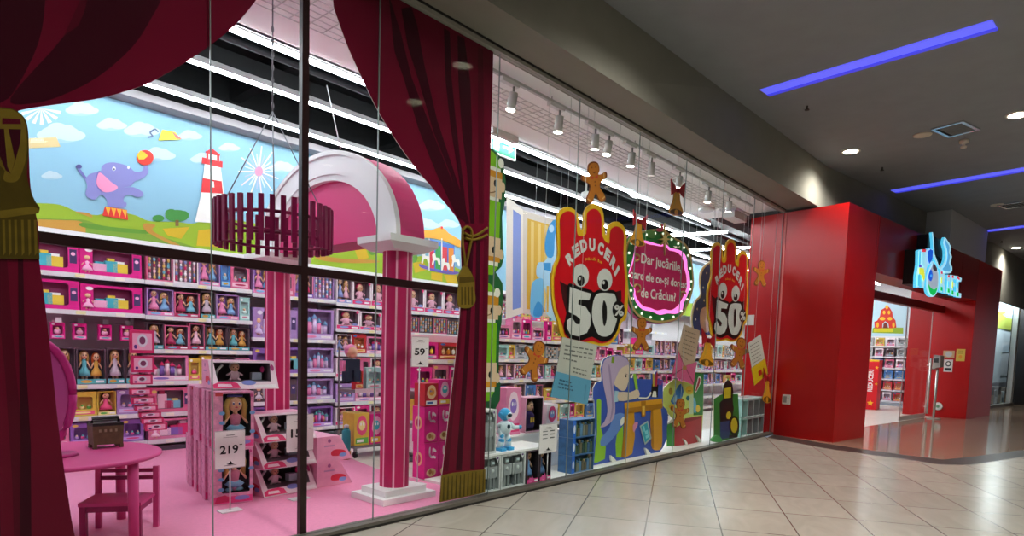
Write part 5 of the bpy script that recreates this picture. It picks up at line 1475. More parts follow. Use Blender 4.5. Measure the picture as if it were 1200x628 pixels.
HS = 1
def discount_hand(mapf, plane_y, label):
    b = Board((0, plane_y, 0), step=.0016); b.eps = 4e-6
    T_ = lambda pts: b.px([mapf(p) for p in pts])
    out = smooth(B__([(75, 220), (72, 60)]) + A_([(74, 600), (88, 515), (118, 440), (118, 330), (112, 170), (135, 105), (178, 80), (222, 85), (262, 118), (276, 170), (284, 225), (296, 247), (308, 225), (312, 130), (340, 72), (380, 52), (422, 66), (450, 105), (460, 170), (466, 260), (474, 282), (486, 270), (492, 225), (515, 195), (555, 185), (592, 207), (620, 250), (626, 320), (620, 420), (622, 490), (629, 560)]) + B__([(632, 110), (635, 290), (622, 395), (588, 428), (572, 490), (545, 542), (500, 588), (430, 598), (362, 582), (300, 592), (230, 590), (172, 555), (136, 500), (120, 420), (90, 330)]), 3)
    b.slab(T_(out), -.022, -.004, HY_, mat('#b98f18'))
    red = smooth(B__([(92, 220), (90, 60)]) + A_([(94, 600), (106, 525), (135, 442), (136, 330), (133, 180), (150, 130), (195, 108), (235, 130), (256, 180), (264, 285), (325, 276), (330, 140), (350, 105), (382, 92), (416, 108), (438, 160), (444, 292), (494, 348), (501, 270), (516, 235), (552, 222), (590, 245), (604, 300), (600, 420), (604, 510), (612, 590)]) + B__([(616, 120), (606, 290), (590, 390), (560, 420), (520, 545), (440, 580), (365, 560), (300, 572), (230, 570), (170, 520), (150, 440), (110, 330)]), 3)
    b.lay(T_(red), HR, 1)
    b.lay(T_(B__([(130, 120), (200, 160), (330, 200), (480, 206), (545, 200), (582, 188), (585, 250), (560, 330), (300, 400), (185, 380), (150, 250)])), HRD, 2)
    b.lay(T_(smooth(B__([(188, 150), (280, 178), (365, 200), (400, 205), (530, 202), (556, 240), (566, 275), (600, 290), (606, 365), (574, 405), (555, 480), (510, 545), (440, 568), (366, 530), (300, 556), (228, 550), (170, 505), (160, 430), (186, 370), (182, 250)]), 2)), BK, 3)
    for dg_ in (B__([(203, 165), (280, 192), (360, 215), (345, 262), (355, 370), (355, 445), (328, 502), (265, 528), (208, 515), (180, 465), (184, 410), (196, 350), (203, 165)]), smooth(B__([(395, 225), (440, 208), (500, 212), (532, 220), (546, 270), (550, 385), (540, 440), (515, 500), (470, 530), (415, 515), (382, 450), (366, 380), (372, 290)]), 3)):
        dg2 = T_(dg_); b.line(dg2 + dg2[:1], .085*HS, BK, 3)
        for p_ in dg2: b.lay(ell(p_[0], p_[1], .0425*HS, .0425*HS, 10), BK, 3)
    b.lay(T_(B__([(203, 165), (280, 192), (360, 215), (345, 262), (268, 256), (264, 292), (320, 312), (355, 370), (355, 445), (328, 502), (265, 528), (208, 515), (180, 465), (184, 410), (215, 386), (250, 438), (275, 440), (283, 405), (250, 375), (196, 350)])), LT, 4)
    b.lay(T_(smooth(B__([(395, 225), (440, 208), (500, 212), (532, 220), (546, 270), (524, 300), (528, 340), (550, 385), (540, 440), (515, 500), (470, 530), (415, 515), (382, 450), (366, 380), (372, 290)]), 3)), LT, 4)
    b.lay(T_(smooth(B__([(455, 262), (474, 310), (474, 400), (460, 452), (446, 430), (441, 340), (445, 285)]), 2)), BK, 5)
    b.lay(T_(B__([(184, 440), (284, 405), (330, 440), (355, 430), (350, 460), (328, 502), (265, 528), (208, 515), (180, 465)])), LTD, 5) if False else None
    b.lay(T_(ell(*B__([(560, 332)])[0], 45*.1592, 68*.1592, 20)), BK, 5)
    a0, a1 = [b.st(*mapf(p)) for p in B__([(528, 352), (598, 358)])]
    h_ = abs(b.st(*mapf(B__([(528, 282)])[0]))[1] - b.st(*mapf(B__([(528, 375)])[0]))[1])
    b.text('%', (a0[0], a0[1] - h_*.2), (a1[0], a1[1] - h_*.2), h_*.85, LT, 6, .03)
    for (cx, cy, rx, ry, pxx, pyy, prx, pry) in ((283, 80, 60, 86, 283, 118, 27, 40), (460, 112, 55, 82, 460, 148, 26, 38)):
        b.lay(T_(ell(*B__([(cx, cy)])[0], rx*.1592, ry*.1592, 24)), LT, 4)
        b.lay(T_(ell(*B__([(pxx, pyy)])[0], prx*.1592, pry*.1592, 18)), BK, 5)
        b.lay(T_(ell(*B__([(pxx - 10, pyy - 15)])[0], 9*.1592, 14*.1592, 12)), LT, 6)
    for chh, cx, cy, tx_, ty_ in (('R', 203, 455, 231, 419), ('E', 250, 397, 284, 373), ('D', 305, 360, 341, 347), ('U', 368, 354, 402, 357), ('C', 432, 382, 462, 399), ('E', 482, 428, 508, 456), ('R', 524, 488, 546, 522), ('I', 550, 548, 562, 572)):
        c_ = b.st(*mapf(A_([(cx, cy)])[0])); d_ = b.st(*mapf(A_([(tx_, ty_)])[0]))
        dx, dy = d_[0] - c_[0], d_[1] - c_[1]
        L_ = hypot(dx, dy); ux, uy = dx/L_, dy/L_
        wd = L_*.68 if chh != 'I' else .026
        hh = abs(b.st(*mapf(A_([(cx, cy + 42)])[0]))[1] - b.st(*mapf(A_([(cx, cy - 42)])[0]))[1])
        sx, sy = c_[0] - ux*wd + uy*hh*.5, c_[1] - uy*wd - ux*hh*.5
        b.text(chh, (sx, sy), (sx + ux*wd*2, sy + uy*wd*2), hh, LT, 3, .06)
    GO = mat('#d8a530', .5)
    pa, pb, pc, pd_ = [b.st(*mapf(p)) for p in A_([(318, 468), (392, 474), (410, 482), (442, 497)])]
    hg = abs(b.st(*mapf(A_([(318, 440)])[0]))[1] - pa[1])*.8
    b.text('până', pa, pb, hg, GO, 3, .01); b.text('la', pc, pd_, hg, GO, 3, .01)
    o = b.build('hanging_discount_hand')
    for f in (A_([(195, 82)])[0], A_([(555, 187)])[0]):
        s_ = b.st(*mapf(f)); thread(o, s_[0], plane_y + .012, s_[1], ZS)
    return tag(o, label, 'discount sign', 'red hand shaped discount signs')
discount_hand(lambda p: p, YH, 'large red hand shaped discount sign with eyes reading 50%, nearest the crimson drape')
# the second hand: the same board farther along the window
def map2(p):
    b_ = Board((0, YH, 0))
    s_, t_ = b_.st(*p)
    s_ = S2[0] + (s_ - S1[0])*1.06; t_ = S2[1] + (t_ - S1[1])*1.02
    w = Vector((s_, YH, t_)) - EYE
    return pix(w)
def pix(w):
    ca, sa = cos(YAW), sin(YAW)
    X, Z, Y = w.x*sa - w.y*ca, w.x*ca + w.y*sa, -w.z
    c, s = cos(PITCH), sin(PITCH)
    y2, z2 = Y*c + Z*s, -Y*s + Z*c
    X /= z2; y2 /= z2
    c, s = cos(ROLL), sin(ROLL)
    return (600 + F*(X*c - y2*s), PPY + F*(X*s + y2*c))
_b = Board((0, YH, 0))
S1, S2 = _b.st(*B__([(400, 210)])[0]), _b.st(*Q(810, 350, .1592, [(290, 35)])[0])
discount_hand(map2, YH, 'smaller looking red hand discount sign with eyes reading 50%, beside the red block')

# ------------------------------------------------------------------ the green framed question sign
C_ = lambda pts: Q(725, 240, .1592, pts)
D_ = lambda pts: Q(725, 300, .1592, pts)
b = Board((0, YH + .09, 0), step=.002)
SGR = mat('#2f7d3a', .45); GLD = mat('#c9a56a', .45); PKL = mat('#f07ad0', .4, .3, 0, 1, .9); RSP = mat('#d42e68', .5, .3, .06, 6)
outl = smooth(C_([(52, 520), (46, 440), (50, 340), (72, 255), (120, 212), (190, 190), (262, 178), (330, 182), (380, 215), (430, 250), (480, 275), (520, 330), (542, 420), (552, 540)]) + D_([(550, 230), (530, 310), (500, 385), (455, 448), (380, 482), (285, 492), (195, 468), (135, 435), (92, 372), (72, 300), (60, 240)]), 3)
outl2 = smooth(C_([(64, 520), (58, 440), (62, 345), (82, 268), (128, 226), (195, 204), (262, 194), (325, 197), (372, 228), (424, 264), (472, 290), (508, 340), (530, 425), (540, 540)]) + D_([(538, 225), (518, 300), (490, 372), (448, 434), (378, 468), (288, 476), (200, 454), (143, 422), (104, 362), (84, 296), (72, 235)]), 3)
back = smooth([(x - 2.2 if x < 770 else x, y + 1.5) for x, y in outl][::3], 3)
b.slab(b.px(back), -.05, -.03, mat('#e060a8', .45)); b.front = -.03
b.slab(b.px(outl), -.03, 0, GLD, SGR)
b.lay(b.px(outl2), SGR, 1)
inner = smooth(C_([(82, 560), (72, 500), (90, 440), (112, 350), (120, 290), (170, 262), (215, 268), (255, 280), (300, 292), (345, 290), (380, 318), (430, 328), (475, 352), (500, 400), (505, 470), (520, 520), (524, 600)]) + D_([(520, 240), (500, 300), (478, 345), (465, 400), (418, 425), (358, 422), (300, 432), (240, 408), (172, 392), (128, 345), (108, 290), (112, 245), (82, 200)]), 3)
b.lay(b.px(inner), PKL, 2)
inn2 = smooth(C_([(80, 560), (74, 505), (100, 440), (118, 352), (130, 302), (180, 280), (220, 292), (260, 298), (300, 306), (340, 306), (365, 335), (410, 345), (450, 372), (474, 420), (478, 470), (492, 520), (495, 590)]) + D_([(492, 240), (476, 285), (462, 315), (425, 370), (380, 398), (330, 390), (280, 400), (232, 382), (180, 368), (142, 328), (122, 285), (118, 245), (84, 195)]), 3)
b.slab(b.px(inn2), .0, .012, RSP)
TX = mat('#f6f2ec', .5)
b.textp('Dar jucăriile,', C_([(158, 425)])[0], C_([(455, 492)])[0], 12.0, TX, 1, .02)
b.textp('oare ele ce-și doresc', C_([(76, 535)])[0], C_([(496, 615)])[0], 10.5, TX, 1, .02)
b.textp('de Crăciun?', D_([(156, 300)])[0], D_([(412, 335)])[0], 11.5, TX, 1, .02)
for q in (C_([(112, 360), (138, 375), (140, 400), (120, 415), (105, 410)]), D_([(100, 230), (118, 210), (146, 220), (146, 255), (126, 265)]), D_([(455, 300), (450, 270), (470, 262), (485, 280)])):
    b.mb.tube([b.P(b.st(*p), .022) for p in smooth(q, 3, False)], .014, GLD, 6)
sgn = b.build('hanging_question_sign')
tag(sgn, 'green framed raspberry sign asking in white script what toys want for Christmas', 'sign')
for k in range(0, 24):
    i = int(k*len(outl2)/24)
    u_, v_ = outl2[i]; c_ = (768, 330)
    s_ = b.st(u_ + (c_[0] - u_)*.045, v_ + (c_[1] - v_)*.045)
    m = MB(); m.ball(b.P(s_, .012), .018, mat('#eef6dc', .4, .3, 0, 1, .8), 8, 6); m.build('bulb', sgn)
c_ = C_([(325, 255)])[0]
st_ = []
for k in range(16):
    a = pi/2 + 2*pi*k/16; r_ = (20 if k in (0, 8) else 13 if k in (4, 12) else 10) if k % 2 == 0 else 3.4
    st_.append((c_[0] + r_*.62*cos(a), c_[1] - r_*.95*sin(a)))
b2 = Board((0, YH + .09, 0)); b2.slab(b2.px(st_), .015, .04, mat('#e6c67c', .4), mat('#a98c50')); b2.build('star_ornament', sgn)
b2 = Board((0, YH + .09, 0)); b2.slab(b2.px(smooth(C_([(262, 190), (275, 175), (305, 172), (300, 140), (318, 145), (318, 190), (290, 200)]), 2)), .004, .02, mat('#d8506a'), SGR)
b2.slab(b2.px(smooth(C_([(190, 195), (225, 185), (260, 205), (255, 245), (215, 240), (195, 225)]), 2)), .004, .016, mat('#5f8f4a')); b2.build('ornament_leaf', sgn)
for p in ((757, 275), (799, 281)):
    s_ = b.st(*p); thread(sgn, s_[0], YH + .10, s_[1], ZS)

# ------------------------------------------------------------------ gingerbread men
GB, GBD, GBL = mat('#b96f28', .55, .3, .08, 20), mat('#7a3f12', .6), mat('#d9a866', .5)
def ginger(cx, cy, s, rot, label, y=YH - .05, kx=.78):
    b = Board((0, y, 0))
    base = [(0, -24), (7, -21), (8.5, -13), (6, -8), (12, -8), (18, -10), (19, -4), (12, 0), (8, 3), (8, 9), (14, 18), (13, 24), (6, 24), (0, 14), (-6, 24), (-13, 24), (-14, 18), (-8, 9), (-8, 3), (-12, 0), (-19, -4), (-18, -10), (-12, -8), (-6, -8), (-8.5, -13), (-7, -21)]
    c0, s0 = cos(rot), sin(rot)
    f = lambda q: [(cx + (x*c0 - yy*s0)*s*kx, cy + (x*s0 + yy*c0)*s) for x, yy in q]
    o2 = smooth(base, 3)
    b.slab(b.px(f(o2)), -.012, 0, GBD, GBD)
    b.layp(f([(x*.9, yy*.93) for x, yy in o2]), GB, 1)
    for ex in (-2.8, 2.8): b.layp(f(ell(ex, -17, .9, 1.2, 8)), GBD, 2)
    b.layp(f(smooth([(-4, -13), (0, -11), (4, -13), (0, -9.5)], 2)), GBD, 2)
    b.layp(f([(-5, -7), (0, -5), (5, -8), (5, -4), (0, -4.5), (-5, -3.5)]), mat('#c0342a'), 2)
    for yy in (0, 4.5): b.layp(f(ell(0, yy, 1.1, 1.1, 8)), GBD, 2)
    for q in ([(-15, -8.5), (-13.5, -8.5), (-13.5, -1.5), (-15, -2.5)], [(13.5, -8.5), (15, -8.5), (15, -2.5), (13.5, -1.5)], [(-13, 18), (-8, 21), (-8.6, 22), (-13.5, 19.5)], [(8, 21), (13, 18), (13.5, 19.5), (8.6, 22)]): b.layp(f(q), GBL, 2)
    o = b.build('hanging_gingerbread_cutout')
    t_ = b.st(*f([(0, -23.5)])[0]); thread(o, t_[0], y + .006, t_[1], ZS)
    return tag(o, label, 'gingerbread cutout', 'gingerbread men hanging in the window')
ginger(697, 213, 1.0, -.1, 'gingerbread man cutout hanging highest, over the larger red hand')
ginger(627, 421, .98, .45, 'gingerbread man cutout tilted, left of the grey and blue letter')
ginger(752, 391, .80, .05, 'gingerbread man cutout just below the green framed sign')
ginger(797, 484, .72, .1, 'gingerbread man cutout low in front of the red box gnome board')
ginger(867, 413, .75, .2, 'gingerbread man cutout below the hand sign beside the red block')
ginger(892, 320, .62, .1, 'gingerbread man cutout hanging against the red wall inside')

# ------------------------------------------------------------------ bells with red bows
BE, BED, BOW = mat('#f0a62c', .4, .4), mat('#6f4a10', .5), mat('#b01f28', .5)
def bell(cx, cy, w, h, tilt, label, y=YH - .025):
    b = Board((0, y, 0))
    c0, s0 = cos(tilt), sin(tilt)
    f = lambda q: [(cx + (x*c0 - yy*s0)*w, cy + (x*s0 + yy*c0)*h) for x, yy in q]
    body = smooth([(-.12, -.42), (.12, -.42), (.2, -.3), (.26, 0), (.5, .38), (.42, .48), (0, .55), (-.42, .48), (-.5, .38), (-.26, 0), (-.2, -.3)], 3)
    b.slab(b.px(f(body)), -.012, .0, BE, BED)
    b.layp(f(smooth([(-.42, .38), (0, .28), (.42, .38), (.36, .47), (0, .52), (-.36, .47)], 3)), BED, 1)
    b.layp(f(ell(0, .42, .13, .12, 12)), BE, 2)
    b.layp(f([(-.1, -.38), (-.02, -.38), (-.1, .1), (-.28, .3), (-.18, 0)]), mat('#dba83e', .4), 1)
    o = b.build('hanging_bell_cutout')
    b2 = Board((0, y, 0))
    b2.slab(b2.px(f([(0, -.42), (-.5, -.82), (-.42, -.2)])), .001, .012, BOW); b2.slab(b2.px(f([(0, -.42), (.5, -.75), (.46, -.15)])), .001, .012, BOW)
    b2.slab(b2.px(f(ell(0, -.42, .1, .1, 10))), .001, .016, mat('#8a141c')); b2.build('bow', o)
    t_ = b.st(*f([(0, -.45)])[0]); thread(o, t_[0], y + .006, t_[1], ZS)
    return tag(o, label, 'bell cutout', 'bells with red bows hanging in the window')
bell(793, 236, 17, 31, .08, 'golden bell with red bow hanging highest, near the ceiling spotlights')
bell(748, 272, 17, 30, .15, 'golden bell with red bow at the upper left of the green framed sign')
bell(829, 412, 17, 32, .12, 'golden bell with red bow left of the smaller looking hand')
bell(899, 456, 10, 30, .05, 'golden bell with red bow against the red wall by the socket', 4.128)

# ------------------------------------------------------------------ letters
def scribble(b, a, c, h, m_, lv, n=5, seed=1):
    r = random.Random(seed)
    (x0, z0), (x1, z1) = a, c
    t = 0
    while t < 1:
        l = .10 + r.random()*.12; e = min(1, t + l)
        b.line([(x0 + (x1-x0)*t, z0 + (z1-z0)*t), (x0 + (x1-x0)*e, z0 + (z1-z0)*e)], h, m_, lv); t = e + .05
L_ = lambda pts: Q(640, 390, .1592, pts)
b = Board((0, YH - .09, 0))
b.slab(b.px(L_([(120, 30), (380, 90), (320, 360), (75, 290)])), -.006, 0, mat('#b9b8ae', .5), mat('#8d8c84'))
for k in range(4): scribble(b, b.st(*L_([(140 - k*5, 92 + k*31)])[0]), b.st(*L_([(345 - k*4, 128 + k*31)])[0] if k < 3 else L_([(225, 212)])[0]), .017, mat('#6d6c68'), 1, seed=k)
scribble(b, b.st(*L_([(200, 256)])[0]), b.st(*L_([(300, 284)])[0]), .017, mat('#6d6c68'), 1, seed=9); scribble(b, b.st(*L_([(195, 285)])[0]), b.st(*L_([(295, 314)])[0]), .017, mat('#6d6c68'), 1, seed=11)
o = b.build('hanging_letter')
b2 = Board((0, YH - .09, 0))
b2.slab(b2.px(L_([(70, 283), (328, 350), (300, 528), (28, 470)])), .001, .010, mat('#5d9ab8', .5), mat('#3f7390'))
for k in range(3): scribble(b2, b2.st(*L_([(92 - k*6, 345 + k*26)])[0]), b2.st(*L_([(185 + k*5, 368 + k*28)])[0]), .018, mat('#2f5a74'), 1, seed=20 + k)
b2.layp(L_([(282, 380), (292, 382), (278, 495), (272, 494)]), mat('#4d86a4'), 1)
b2.build('envelope', o)
t_ = b.st(*L_([(250, 62)])[0]); thread(o, t_[0], YH - .082, t_[1], ZS)
tag(o, 'grey handwritten letter in a blue envelope hanging under the larger red hand', 'letter', 'letters in envelopes hanging in the window')
L2 = lambda pts: Q(760, 380, .1274, pts)
b = Board((0, YH, 0))
b.slab(b.px(L2([(328, 0), (475, 60), (425, 360), (335, 390), (268, 250)])), -.006, 0, mat('#c3a68e', .5), mat('#94795f'))
for k in range(7): scribble(b, b.st(*L2([(335 - k*6, 60 + k*38)])[0]), b.st(*L2([(440 - k*6 - (40 if k == 6 else 0), 96 + k*39)])[0]), .016, mat('#84705e'), 1, seed=30 + k)
o = b.build('hanging_letter')
b2 = Board((0, YH, 0))
b2.slab(b2.px(L2([(262, 240), (325, 385), (440, 345), (408, 558), (212, 465)])), .001, .010, mat('#d4608a', .5), mat('#8e3450'))
for q in ([(325, 388), (212, 465), (222, 470), (330, 400)], [(325, 388), (408, 558), (412, 540), (336, 396)], [(262, 240), (322, 392), (330, 386), (268, 240)]): b2.layp(L2(q), mat('#9a3a5a'), 1)
b2.layp(L2(ell(325, 400, 20, 20, 14)), mat('#b5814a'), 2); b2.build('envelope', o)
t_ = b.st(*L2([(400, 35)])[0]); thread(o, t_[0], YH + .006, t_[1], ZS)
tag(o, 'beige letter in a dark pink envelope above the gnome board', 'letter', 'letters in envelopes hanging in the window')
L3 = lambda pts: Q(810, 350, .1592, pts)
b = Board((0, 4.155, 0))
b.slab(b.px(L3([(415, 330), (512, 262), (545, 470), (520, 520), (450, 530)])), -.006, 0, mat('#cfcdc4', .5), mat('#98968e'))
for k in range(7): scribble(b, b.st(*L3([(432 + k*4, 352 + k*25)])[0]), b.st(*L3([(500 + k*4, 312 + k*25)])[0]), .016, mat('#6d6c68'), 1, seed=40 + k)
o = b.build('hanging_letter')
b2 = Board((0, 4.155, 0))
b2.slab(b2.px(L3([(440, 512), (540, 440), (562, 550), (462, 640)])), .001, .010, mat('#d8b51e', .5), mat('#96790e'))
b2.layp(L3([(488, 535), (512, 518), (518, 556), (494, 572)]), mat('#b01f1f'), 1); b2.build('envelope', o)
t_ = b.st(*L3([(470, 295)])[0]); thread(o, t_[0], 4.161, t_[1], ZS)
tag(o, 'white letter in a yellow envelope hanging against the red wall', 'letter', 'letters in envelopes hanging in the window')

# ------------------------------------------------------------------ elf totem
EG, EGD, ESK, EHR, EW = mat('#79b81f', .5), mat('#1f5f35', .5), mat('#d9bd9d', .5), mat('#c98a24', .5), mat('#e6e4da', .5)
YE = 4.64
b = Board((0, YE, 0))
c0 = b.st(571, 330)[0]
zt_, zb_ = b.st(574, 173)[1], ZP
yp = lambda v: b.st(575, v)[1]
wR = b.st(590, 330)[0] - c0
def seg(z0, z1, k, m_, lv): b.lay([(c0 - wR*k, z0), (c0 + wR*k, z0), (c0 + wR*k, z1), (c0 - wR*k, z1)], m_, lv)
prof = [(zb_, .8), (yp(478), .75), (yp(470), 1.0), (yp(450), 1.0), (yp(443), .85), (yp(390), .85), (yp(378), .95), (yp(345), 1.0), (yp(330), .95), (yp(318), .5), (yp(310), .85), (yp(298), 1.0), (yp(285), .9), (yp(250), .8), (yp(230), .95), (yp(205), .95), (yp(190), .8), (yp(178), .5), (zt_, .1)]
q = [(c0 + wR*k, z) for z, k in prof] + [(c0 - wR*k, z) for z, k in prof[::-1]]
b.slab(q, -.012, 0, EGD)
def elf_up(vtop, vbrim, vhair, vchin, vend):
    b.lay(smooth([(c0 - wR*.5, yp(vbrim)), (c0 - wR*.3, yp(vtop + 5)), (c0, yp(vtop)), (c0 + wR*.35, yp(vtop + 5)), (c0 + wR*.62, yp(vbrim))], 2), EG, 1)
    b.lay(ell(c0 + wR*.62, yp(vtop + 11), wR*.18, wR*.2, 12), EW, 3)
    seg(yp(vbrim + 4.5), yp(vbrim), .62, EW, 2); seg(yp(vhair), yp(vbrim + 4.5), .72, EHR, 2); seg(yp(vchin), yp(vhair), .72, ESK, 2)
    b.lay(ell(c0 + wR*.78, yp((vhair + vchin)/2 - 3), wR*.14, wR*.22, 12), ESK, 2)
    for s in (.3, -.3): b.lay(ell(c0 + wR*s, yp(vhair + 7), wR*.09, wR*.14, 10), BK, 3)
    b.line(smooth([(c0 - wR*.3, yp(vchin - 7)), (c0, yp(vchin - 4)), (c0 + wR*.4, yp(vchin - 8))], 3, False), .012, mat('#8a6a4a'), 3)
    seg(yp(vchin + 4), yp(vchin), .55, EW, 2); seg(yp(vend), yp(vchin + 4), .66, EG, 1)
def elf_down(v0, vchin, vhair, vbrim, vtip):
    seg(yp(vhair), yp(vchin), .72, ESK, 2); seg(yp(vbrim), yp(vhair), .72, EHR, 2); seg(yp(vbrim + 5), yp(vbrim), .62, EW, 2)
    b.lay([(c0 - wR*.5, yp(vbrim + 5)), (c0 + wR*.62, yp(vbrim + 5)), (c0 + wR*.3, yp(vtip)), (c0 - wR*.2, yp(vtip))], EG, 1)
    for s in (.3, -.3): b.lay(ell(c0 + wR*s, yp(vhair - 8), wR*.09, wR*.14, 10), BK, 3)
    b.lay(ell(c0 + wR*.8, yp(vhair - 4), wR*.14, wR*.22, 12), ESK, 2)
elf_up(176, 194, 206, 230, 277); elf_down(277, 277, 300, 306, 322)
elf_up(331, 342, 357, 374, 425); elf_down(425, 425, 447, 454, 470)
o = b.build('elf_totem_cutout')
m = MB(); m.box((c0 - .12, YE + .0125, ZP), (c0 + .12, YE + .14, ZP + .015), mat('#e4e4e0')); m.build('foot', o)
tag(o, 'tall green board of stacked elf heads standing right beside the crimson drape', 'cutout')

# ------------------------------------------------------------------ toy window with open shutter and blue figure
b = Board((0, 7.2, 0), step=.003)
CRM = mat('#d9d2c4', .5)
fr = b.px([(613, 246), (662, 262), (662, 374), (613, 367)])
b.slab(fr, -.05, 0, CRM)
b.layp([(618, 256), (660, 268), (660, 368), (617, 362)], mat('#dcb23a'), 1)
for u_ in (622, 630, 638, 647): b.layp([(u_, 258 + (u_ - 618)*.28), (u_ + 3.5, 259 + (u_ - 618)*.28), (u_ + 3, 364), (u_ - .5, 363)], mat('#e9cd74'), 2)
LB, MBL, DBL = mat('#a9d9ef', .5), mat('#6fc0e8', .5), mat('#2490cf', .5)
b.layp(smooth([(646, 270), (652, 260), (664, 262), (664, 372), (640, 368), (640, 345), (634, 328), (628, 322), (630, 308), (640, 304)], 3), LB, 3)
b.layp(smooth([(640, 300), (638, 286), (642, 266), (650, 257), (656, 262), (650, 275), (648, 300)], 3), DBL, 4)
b.layp(ell(645.5, 268, 3, 4.5), LB, 5); b.layp([(636, 308), (645, 308), (645, 318), (637, 316)], DBL, 4)
b.layp(smooth([(624, 330), (636, 327), (637, 345), (634, 370), (622, 370), (621, 350)], 3), MBL, 4)
b.layp(smooth([(630, 353), (636, 361), (634, 370), (625, 370), (625, 362)], 3), DBL, 5)
b.layp([(640, 335), (643, 335), (642, 366), (640, 366)], mat('#d9b23a'), 4)
o = b.build('toy_window_cutout')
hi, lo_ = on(613, 246, y=7.19), on(613, 367, y=7.19)
h2, l2 = on(594, 230, y=6.75), on(593, 374, y=6.75)
m = MB(); off = Vector((-.03, -.02, 0))
m.hexa([lo_, l2, l2 + off, lo_ + off], [hi, h2, h2 + off, hi + off], CRM)
lerp = lambda s, t: (lo_.lerp(l2, s)).lerp(hi.lerp(h2, s), t) + off*1.12
m.face([lerp(.14, .06), lerp(.62, .06), lerp(.62, .93), lerp(.14, .93)], mat('#4f6fc0', .5))
for t0 in (.42, .56): m.face([lerp(.3, t0) + off*.1, lerp(.5, t0) + off*.1, lerp(.5, t0 + .11) + off*.1, lerp(.3, t0 + .11) + off*.1], mat('#7b97d8', .5))
m.build('shutter', o)
for s_ in (.3, .9):
    p = lo_ + (hi - lo_); x_ = fr[0][0] + (fr[1][0] - fr[0][0])*s_; thread(o, x_, 7.22, fr[1][1] - .02, 5.2, 'hanging_cable')
tag(o, 'cream toy window with open blue shutter and pale blue figure inside', 'cutout')
# starry blue figure behind the second hand
b = Board((0, 4.9, 0))
b.slab(b.px(smooth([(838, 306), (828, 309), (821, 318), (819.5, 332), (821, 345), (815, 352), (811, 365), (810.5, 380), (816, 393), (836, 393), (846, 380), (848, 330)], 3)), -.015, -.002, EW)
b.layp(smooth([(838, 308), (829, 311), (823, 319), (821, 333), (822, 346), (816, 354), (812.5, 366), (812, 380), (817, 391), (836, 391), (844, 380), (846, 330)], 3), mat('#3154b4', .5), 1)
b.layp(smooth([(833, 325), (838, 322), (838, 345), (833, 346), (831, 335)], 3), EW, 2)
b.layp(smooth([(822, 362), (830, 360), (834, 372), (831, 388), (823, 388), (820, 375)], 3), mat('#d9c4d6'), 2)
for u_, v_ in ((828, 320), (824, 337), (825, 352), (815, 374), (836, 355), (817, 362)): b.layp([(u_ - 1, v_), (u_, v_ - 1.8), (u_ + 1, v_), (u_, v_ + 1.8)], mat('#dbe6f4'), 2)
o = b.build('hanging_star_cutout'); t_ = b.st(836, 308); thread(o, t_[0], 4.91, t_[1], ZS)
tag(o, 'dark blue starry cutout hanging between the green framed sign and the smaller looking hand', 'cutout')

# ------------------------------------------------------------------ girl at desk board
YG1 = 4.34
G1 = lambda pts: Q(690, 400, .1592, pts); G2 = lambda pts: Q(690, 460, .1592, pts)
b = Board((0, YG1, 0))
zfix = lambda q: [(x, max(z, ZP)) for x, z in q]
bl_, gr_, sk_, hr_, org, orgd = mat('#3a55ad', .5), mat('#8fc22e', .5), mat('#d8c1aa', .5), mat('#b7a2c0', .5), mat('#d49420', .5), mat('#a86f12', .5)
out = smooth(G1([(32, 420), (32, 345), (62, 297), (94, 288), (88, 200), (108, 132), (165, 104), (240, 102), (288, 135), (298, 200), (300, 268)]), 2, False) + G1([(320, 270), (328, 236), (344, 238), (350, 276), (455, 278), (455, 235), (480, 240), (500, 212), (508, 275), (545, 285), (546, 475), (575, 505), (584, 560)]) + G2([(584, 190), (575, 260), (575, 340), (545, 405), (520, 445), (440, 470), (210, 515), (35, 535), (38, 400), (48, 300), (40, 60)])
b.slab(zfix(b.px(out)), -.012, 0, bl_, EW)
L1 = b.layp
L1(G2([(58, 55), (78, 45), (92, 60), (88, 260), (108, 330), (125, 400), (118, 488), (60, 515), (38, 515), (48, 400), (60, 300)]), gr_, 1)
L1(G2([(222, 280), (252, 240), (252, 330), (240, 480), (200, 475), (196, 380), (205, 310)]), gr_, 1)
L1(smooth(G2([(185, 165), (262, 158), (225, 270), (190, 320), (130, 385), (86, 390), (92, 330), (150, 262)]), 2), mat('#6488cc'), 2)
L1(smooth(G2([(232, 200), (262, 175), (262, 215), (235, 245)]), 2), EW, 3)
L1(smooth(G1([(292, 165), (294, 250), (296, 275), (288, 300), (272, 352), (242, 364), (205, 338), (180, 300), (190, 230), (230, 180)]), 2), sk_, 3)
L1(smooth(G1([(98, 200), (112, 140), (165, 110), (240, 106), (282, 138), (292, 168), (245, 190), (215, 228), (190, 290), (178, 330), (186, 400), (192, 480), (188, 540), (165, 590), (120, 625), (80, 632), (112, 590), (135, 520), (126, 420), (104, 310)]), 3), hr_, 4)
L1(smooth(G1([(140, 190), (152, 180), (170, 330), (180, 480), (165, 560), (150, 590), (168, 480), (158, 340)]), 2), mat('#9a84a8'), 5)
L1(G1([(166, 112), (186, 112), (182, 160), (162, 158)]), mat('#7f9a2a'), 6)
L1(ell(*G1([(270, 255)])[0], 1.1, 1.6, 8), BK, 5); L1(G1([(262, 236), (282, 240), (281, 244), (262, 240)]), mat('#6a5a5a'), 5)
L1(G1([(188, 362), (218, 366), (214, 442), (184, 448)]), mat('#a3c3d6'), 4)
L1(smooth(G1([(216, 372), (300, 375), (350, 352), (368, 372), (366, 412), (300, 430), (218, 438)]), 2), sk_, 5)
L1(G1([(322, 238), (342, 238), (360, 350), (340, 354)]), mat('#8fbf3a'), 6)
